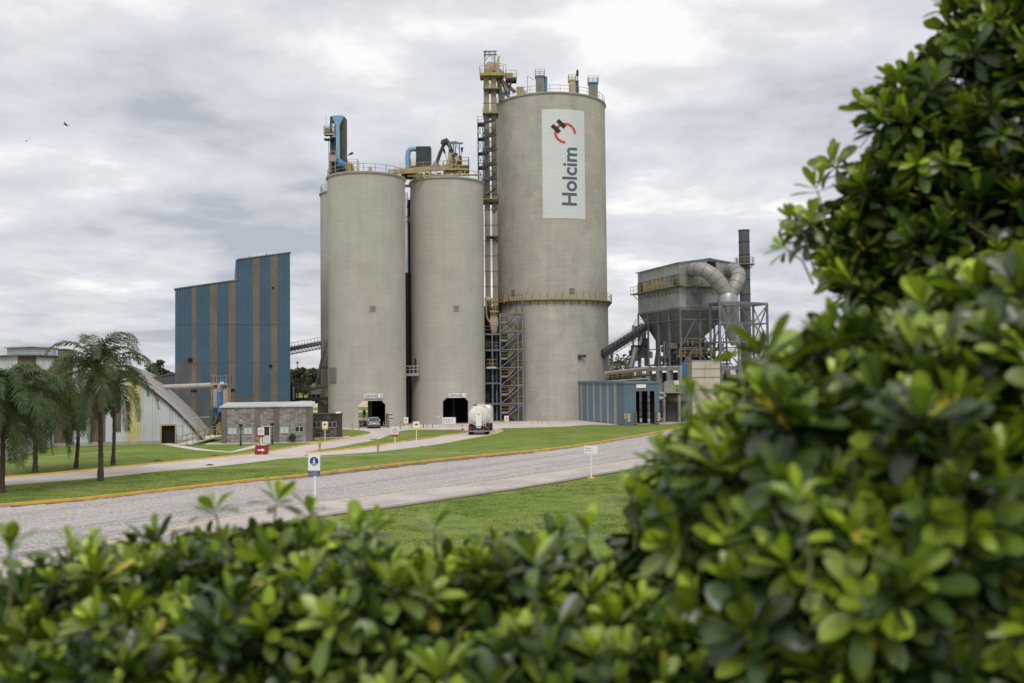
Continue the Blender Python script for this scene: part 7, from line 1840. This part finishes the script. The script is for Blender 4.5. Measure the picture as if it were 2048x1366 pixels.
# small bush in front of the office
b = G(585, 886); rg2 = np.random.default_rng(9); t = thing('small_bush', 'small sparse grey-green bush against the office wall', 'bush', tuple(b)); n = 500
p = rg2.normal(size=(n, 3)); p /= np.linalg.norm(p, axis=1)[:, None]; p *= rg2.uniform(.2, 1, n)[:, None] ** .5 * np.array([.42, .35, .42]); p[:, 2] += .6
a = rg2.normal(size=(n, 3)) * .05; c_ = rg2.normal(size=(n, 3)) * .03; V = np.stack([p - a, p + c_, p + a, p - c_], 1).reshape(-1, 3); np_mesh('foliage', V, np.arange(n * 4).reshape(-1, 4), 'tree_leaf2', t)
mb = MB(); mb.tube([b, b + Vector((0, 0, .5))], .04, 6); mb.tube([b + Vector((0, 0, .2)), b + Vector((.15, 0, .55))], .02, 5); mb.build('stem', 'bark', t)

# ------------------------------------------------------------------ grass blades on the nearer lawns
def in_poly(x, y, poly):
    ins = np.zeros(len(x), bool); n = len(poly)
    for i in range(n):
        x0, y0 = poly[i]; x1, y1 = poly[(i + 1) % n]
        c = ((y0 > y) != (y1 > y)) & (x < (x1 - x0) * (y - y0) / (y1 - y0 + 1e-12) + x0); ins ^= c
    return ins
def blades(name, x0, x1, y0, y1, n, h, seed, m):
    rg = np.random.default_rng(seed); x = rg.uniform(x0, x1, n); y = rg.uniform(y0, y1, n)
    clump = np.sin(x * 1.7 + np.sin(y * 1.1) * 2) * np.sin(y * 1.9 + x * .4) + np.sin(x * .53) * np.sin(y * .41 + 1); keep = clump + rg.normal(0, .8, n) > -.4
    for p in LAWN_CUT: keep &= ~in_poly(x, y, p)
    keep &= np.abs(x) < y * .56
    x, y = x[keep], y[keep]; k = len(x); a = rg.uniform(0, 6.28, k); w = rg.uniform(.012, .028, k); hh = h * rg.uniform(.4, 1.2, k) * (.6 + .4 * (clump[keep] > .3)); lx, ly = rg.normal(0, .4, (2, k)) * hh
    V = np.stack([np.stack([x - np.cos(a) * w, y - np.sin(a) * w, np.full(k, -.01)], 1), np.stack([x + np.cos(a) * w, y + np.sin(a) * w, np.full(k, -.01)], 1), np.stack([x + lx, y + ly, hh], 1)], 1).reshape(-1, 3)
    o = np_mesh(name, V, np.arange(k * 3).reshape(-1, 3), m); o['kind'] = 'stuff'; tag(o, 'short mown grass blades covering the nearer lawns', 'grass')
M['blade'] = leaf_mat('grass_blade', None, (0.14, 0.205, 0.042), .7, .3, .45, .9, tcol=(1.3, 1.3, .7))
blades('grass', -34, 22, 42, 78, 230000, .075, 3, 'blade')
# ------------------------------------------------------------------ foreground hedge
M['hedge_leaf'] = leaf_mat('hedge_leaf', 'leafcol', rough=.34, trans=.18, spec=.6)
M['hedge_core'] = mat('hedge_shade_fill', (0.018, 0.017, 0.010), .95, 0, .4, 9.0)  # near-black paints in the shade seen between the leaves
M['hedge_stem'] = mat('hedge_stem', (0.13, 0.12, 0.05), .8, 0, .3, 20.0)
CZ = CAMZ
# blobs: centre (camera-relative height), radii, exponent
LOW = [((-1.0, 1.98, -1.25), (2.9, .82, .64), 4.0), ((-.86, 2.35, -.84), (.42, .35, .37), 2.6), ((-.15, 2.15, -.80), (.75, .5, .37), 3.0), ((.35, 2.1, -.83), (.7, .6, .38), 2.4), ((-1.5, 1.6, -.95), (.5, .4, .36), 2.4)]
TALL = [((.96, 1.98, -.595), (.65, .5, .60), 3.8), ((1.33, 1.95, -.46), (.66, .56, .62), 2.4), ((2.32, 3.0, .40), (1.38, .8, 1.25), 1.3), ((2.15, 2.9, -.65), (1.2, .9, 1.0), 2.6), ((.70, 2.2, -.80), (.55, .5, .60), 2.2)]
def hn(p):
    x, y, z = p[:, 0], p[:, 1], p[:, 2]
    return (np.sin(x * 7.1 + 1.3 * np.sin(y * 5.2)) * np.sin(y * 6.3 + 1.1) + np.sin(z * 8.7 + x * 3.1) * np.sin(x * 11.3 + y * 4.7) * .7 + np.sin(x * 17.1 + z * 9) * np.sin(y * 15.7 + 2) * .45)
def sdf(p, blobs):
    d = np.full(len(p), 9.0)
    for c, r, k in blobs:
        q = np.abs((p - np.array(c)) / np.array(r)) + 1e-6
        f = (q ** k).sum(1) ** (1 / k)
        g = (f[:, None] ** (1 - k)) * (q ** (k - 1)) / np.array(r); gn = np.linalg.norm(g, axis=1)
        d = np.minimum(d, (f - 1) / np.maximum(gn, .3))
    return d
def field(p, blobs): return sdf(p, blobs) + np.maximum(-.075, .05 * hn(p) + .045 * np.sin(p[:, 0] * 3.3 + 1) * np.sin(p[:, 1] * 3.9 + p[:, 2] * 3.1) + .085 * (np.sin(p[:, 0] * 19 + 2 * np.sin(p[:, 2] * 7)) * np.sin(p[:, 1] * 17 + 1.5 * np.sin(p[:, 0] * 5)) * .7 + np.sin(p[:, 2] * 21 + p[:, 0] * 9) * np.sin(p[:, 0] * 14 - p[:, 1] * 12) * .7))
def project_np(p):
    w = p.copy(); R3 = np.array(CR); q = w @ R3; return 1024 + FPX * q[:, 0] / -q[:, 2], 683 - FPX * q[:, 1] / -q[:, 2], -q[:, 2]
def sample(blobs, n, seed, sp, depth):
    rg = np.random.default_rng(seed); lo = np.min([np.array(c) - np.array(r) for c, r, k in blobs], 0) - .1; hi = np.max([np.array(c) + np.array(r) for c, r, k in blobs], 0) + .1
    lo[2] = max(lo[2], -1.2); hi[2] = min(hi[2], 1.75); lo[1] = max(lo[1], .8); lo[0] = max(lo[0], -3.4); hi[0] = min(hi[0], 3.4)
    P = rg.uniform(lo, hi, (n, 3)); d = field(P, blobs); ok = (d < 0) & (d > -depth)
    P, d = P[ok], d[ok]; px, py, dz = project_np(P); ok = (dz > .3) & (px > -1700) & (px < 3000) & (py < 1750) & (py > -500) & (np.linalg.norm(P, axis=1) > .85); P, d = P[ok], d[ok]
    e = .02; N_ = np.stack([field(P + np.eye(3)[i] * e, blobs) - field(P - np.eye(3)[i] * e, blobs) for i in range(3)], 1); N_ /= np.linalg.norm(N_, axis=1)[:, None] + 1e-9
    face = (N_ * (-P / np.linalg.norm(P, axis=1)[:, None])).sum(1); keep = (face > -.55) | (rg.uniform(0, 1, len(P)) < .5); P, d, N_ = P[keep], d[keep], N_[keep]
    occ = {}; out = []
    for i in range(len(P)):
        s_ = sp * (1.0 if d[i] > -.07 else 1.9); k = tuple((P[i] / s_).astype(int)); hit = False
        for a in (-1, 0, 1):
            for b in (-1, 0, 1):
                for c in (-1, 0, 1):
                    j = occ.get((k[0] + a, k[1] + b, k[2] + c))
                    if j is not None and ((P[i] - P[j]) ** 2).sum() < s_ * s_: hit = True; break
                if hit: break
            if hit: break
        if not hit: occ[k] = i; out.append(i)
    out = np.array(out); return P[out], N_[out], d[out]
U_ = np.array([0, .16, .34, .54, .74, .90, 1.0]); WP = np.array([.10, .26, .56, .88, 1.0, .78, .18])
def leaves(base, ax, side, ln, wd, bend, cup, col, tipc):
    """vectorised obovate leaves; all arrays of length L"""
    Ln = len(base); nrm = np.cross(side, ax); th = bend[:, None] * U_[None]; 
    t_al = np.where(np.abs(bend[:, None]) < 1e-3, U_[None], np.sin(th) / bend[:, None]) * ln[:, None]; t_n = -np.where(np.abs(bend[:, None]) < 1e-3, 0 * U_[None], (1 - np.cos(th)) / bend[:, None]) * ln[:, None]
    ctr = base[:, None] + ax[:, None] * t_al[..., None] + nrm[:, None] * t_n[..., None]
    V = np.empty((Ln, 7, 3, 3)); w = wd[:, None] * WP[None] * .5
    for j, v in enumerate((-1, 0, 1)):
        V[:, :, j] = ctr + side[:, None] * (w * v)[..., None] + nrm[:, None] * (abs(v) * cup[:, None] * w)[..., None]
    q = []
    for r in range(6):
        for c in range(2): a = r * 3 + c; q.append((a, a + 1, a + 4, a + 3))
    F = (np.arange(Ln)[:, None, None] * 21 + np.array(q)[None]).reshape(-1, 4)
    C = np.ones((Ln, 7, 3, 4)); C[..., :3] = col[:, None, None, :] * (1 - U_[None, :, None, None] * 0) 
    C[:, :, 1, :3] = C[:, :, 1, :3] * .8 + tipc[:, None, :] * .35      # paler midrib
    return V.reshape(-1, 3), F, C.reshape(-1, 4)
def rosettes(P, N_, seed, scale=1.0, young=.3, extra_ax=None, nmul=1.0, bright=None):
    rg = np.random.default_rng(seed); n = len(P); ax = N_ * .75 + np.array([0, 0, .75]) + rg.normal(size=(n, 3)) * .28; 
    if extra_ax is not None: ax = extra_ax
    ax /= np.linalg.norm(ax, axis=1)[:, None]
    B, A, S, LN, WD, BE, CU, CO, TC = [], [], [], [], [], [], [], [], []
    t1 = np.cross(ax, rg.normal(size=(n, 3))); t1 /= np.linalg.norm(t1, axis=1)[:, None]; t2 = np.cross(ax, t1)
    hue = rg.uniform(0, 1, n); isy = rg.uniform(0, 1, n) < young; patch = .5 + .5 * np.sin(P[:, 0] * 3.1 + P[:, 1] * 2.3) * np.sin(P[:, 2] * 3.7 + P[:, 0])
    if bright is not None: isy = bright
    dark = np.array([0.013, 0.031, 0.010]); mid = np.array([0.036, 0.078, 0.019]); yng = np.array([0.285, 0.385, 0.028]); yel = np.array([0.38, 0.32, 0.03])
    tiers = [(7, 62, 92, .9, 1.1, 0), (6, 36, 64, .85, 1.05, 1), (4, 12, 34, .5, .8, 2)]
    sz = rg.uniform(.75, 1.35, n) * scale
    for ti, (k, e0, e1, l0, l1, tier) in enumerate(tiers):
        k = max(2, int(round(k * nmul)))
        ph = rg.uniform(0, 6.28, n)
        for j in range(k):
            a = ph + 6.2832 * j / k + rg.uniform(-.35, .35, n); e = np.radians(rg.uniform(e0, e1, n)); rad = t1 * np.cos(a)[:, None] + t2 * np.sin(a)[:, None]
            d = ax * np.cos(e)[:, None] + rad * np.sin(e)[:, None]; s = np.cross(d, ax * np.sin(e)[:, None] - rad * np.cos(e)[:, None]); s /= np.linalg.norm(s, axis=1)[:, None]
            # side so that normal (side x ax) points up the rosette axis
            nn = np.cross(s, d); fl = (nn * ax).sum(1) < 0; s[fl] *= -1
            roll = rg.normal(0, .18, n); nn = np.cross(s, d); s = s * np.cos(roll)[:, None] + nn * np.sin(roll)[:, None]
            ln = .070 * sz * rg.uniform(l0, l1, n); ok = rg.uniform(0, 1, n) < (.9 if tier < 2 else 1.0)
            mixf = np.clip(rg.normal(.35, .28, n), 0, 1)[:, None]; c = dark * (1 - mixf) + mid * mixf
            yf = np.where(isy, np.array([.25, .62, .95])[tier], np.array([.0, .06, .45])[tier]) * rg.uniform(.6, 1.1, n); c = c * (1 - np.clip(yf, 0, 1))[:, None] + yng * np.clip(yf, 0, 1)[:, None]
            ye = rg.uniform(0, 1, n) < .007; c = np.where(ye[:, None], yel * rg.uniform(.5, 1, n)[:, None], c); c = c * rg.uniform(.65, 1.35, n)[:, None]
            B.append((P + ax * (.008 * tier * sz)[:, None])[ok]); A.append(d[ok]); S.append(s[ok]); LN.append(ln[ok]); WD.append((ln * rg.uniform(.27, .44, n))[ok]); BE.append(rg.normal(.5 if tier == 0 else .15, .38, n)[ok]); CU.append(rg.uniform(.1, .45, n)[ok]); CO.append(c[ok]); TC.append((c * 1.5 + np.array([.03, .04, .0]))[ok])
    BE_ = np.concatenate(BE); BE_[np.abs(BE_) < .02] = .02
    V, F, C = leaves(np.concatenate(B), np.concatenate(A), np.concatenate(S), np.concatenate(LN), np.concatenate(WD), BE_, np.concatenate(CU), np.concatenate(CO), np.concatenate(TC))
    return V, F, C, ax
def stems(P, ax, ln, r, seed):
    rg = np.random.default_rng(seed); n = len(P); t1 = np.cross(ax, rg.normal(size=(n, 3))); t1 /= np.linalg.norm(t1, axis=1)[:, None]; t2 = np.cross(ax, t1)
    dn = -ax * .8 + rg.normal(size=(n, 3)) * .25; dn /= np.linalg.norm(dn, axis=1)[:, None]; Q = P + dn * ln[:, None]; V = []
    for pt, rr_ in ((P, r), (Q, r * 1.5)):
        for k in range(4): a = k * math.pi / 2; V.append(pt + (t1 * math.cos(a) + t2 * math.sin(a)) * rr_)
    V = np.stack(V, 1); F = np.array([(k, (k + 1) % 4, 4 + (k + 1) % 4, 4 + k) for k in range(4)]); F = (np.arange(n)[:, None, None] * 8 + F[None]).reshape(-1, 4); return V.reshape(-1, 3), F
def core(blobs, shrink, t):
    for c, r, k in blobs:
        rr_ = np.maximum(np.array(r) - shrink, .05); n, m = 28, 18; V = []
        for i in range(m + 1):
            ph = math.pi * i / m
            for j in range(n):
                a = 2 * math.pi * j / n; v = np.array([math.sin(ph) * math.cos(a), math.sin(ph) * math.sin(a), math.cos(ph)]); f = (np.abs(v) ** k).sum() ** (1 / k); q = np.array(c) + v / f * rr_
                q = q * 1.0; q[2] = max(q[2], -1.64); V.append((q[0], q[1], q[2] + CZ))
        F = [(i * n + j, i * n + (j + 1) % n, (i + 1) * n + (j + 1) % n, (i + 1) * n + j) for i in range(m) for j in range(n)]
        mb = MB(); mb.add(V, F); mb.build('shade_core', 'hedge_core', t, smooth=True)  # added solid fill: stops see-through, its near-black stands for inner shade
def hedge(blobs, n, seed, sp, depth, name, label, shoots, young, ground_pts, scale=1.14):
    base = Vector(ground_pts[0]); t = thing(name, label, 'hedge', tuple(base)); off = np.array([0, 0, CZ]) - np.array(base)
    P, N_, d = sample(blobs, n, seed, sp, depth); print(name, 'rosettes', len(P))
    V, F, C, ax = rosettes(P, N_, seed + 1, scale, young); VS, FS = stems(P, ax, np.full(len(P), .11), .0022, seed + 2)
    np_mesh('foliage', V + off, F, 'hedge_leaf', t, smooth=True, cols=C); np_mesh('stems', VS + off, FS, 'hedge_stem', t)
    # upright young shoots
    for i, (px, py, Y, hgt, sc_, lean) in enumerate(shoots):
        p = W(px, py, Y); pr = np.array([[p.x, p.y, p.z - CZ]]); a = np.array([[lean, rb.uniform(-.1, .1), 1.0]]); V1, F1, C1, a1 = rosettes(pr, a, 900 + seed + i, sc_, 1.0, a, .6, np.array([True]))
        np_mesh('young_shoot', V1 + off, F1, 'hedge_leaf', t, smooth=True, cols=C1)
        mb = MB(); a0 = Vector(a1[0]); mb.tube([p + a0 * .004, p - a0 * hgt * .5 + Vector((.004, 0, 0)), p - Vector((lean * hgt * .6, 0, hgt))], [.0022, .0028, .0035], 6); mb.build('shoot_stem', 'hedge_stem', t, smooth=True)
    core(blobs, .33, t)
    for i, g in enumerate(ground_pts):
        mb = MB(); g = Vector(g); top = g + Vector((rb.uniform(-.1, .1), rb.uniform(-.1, .1), 1.1)); mb.tube([g - Vector((0, 0, .15)), g.lerp(top, .5) + Vector((.03, 0, 0)), top], [.03, .024, .015], 8); mb.build('trunk', 'bark', t, smooth=True)
gz = lambda x, y: (x, y, bank(math.hypot(x, y)))
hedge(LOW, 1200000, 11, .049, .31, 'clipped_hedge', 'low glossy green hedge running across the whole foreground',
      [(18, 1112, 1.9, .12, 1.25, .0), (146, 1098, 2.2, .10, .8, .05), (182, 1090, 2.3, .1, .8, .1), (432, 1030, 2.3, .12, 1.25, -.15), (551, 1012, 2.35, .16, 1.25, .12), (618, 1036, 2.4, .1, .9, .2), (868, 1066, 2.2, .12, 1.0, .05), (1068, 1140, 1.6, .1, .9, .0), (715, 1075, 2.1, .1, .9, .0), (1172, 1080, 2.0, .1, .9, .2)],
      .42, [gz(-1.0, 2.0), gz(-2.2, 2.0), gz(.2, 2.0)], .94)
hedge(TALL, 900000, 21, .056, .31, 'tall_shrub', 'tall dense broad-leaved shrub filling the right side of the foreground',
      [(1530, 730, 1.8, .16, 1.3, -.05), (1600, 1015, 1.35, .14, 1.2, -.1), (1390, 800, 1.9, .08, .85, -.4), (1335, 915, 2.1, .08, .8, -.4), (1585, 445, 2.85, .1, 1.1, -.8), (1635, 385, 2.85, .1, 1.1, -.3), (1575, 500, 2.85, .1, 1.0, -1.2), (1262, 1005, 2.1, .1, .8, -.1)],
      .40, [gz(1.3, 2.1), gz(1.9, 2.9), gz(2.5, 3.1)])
# clean helper properties
for o in bpy.data.objects:
    if '_o' in o: del o['_o']
for m in bpy.data.materials:
    if 'h' in m: del m['h']
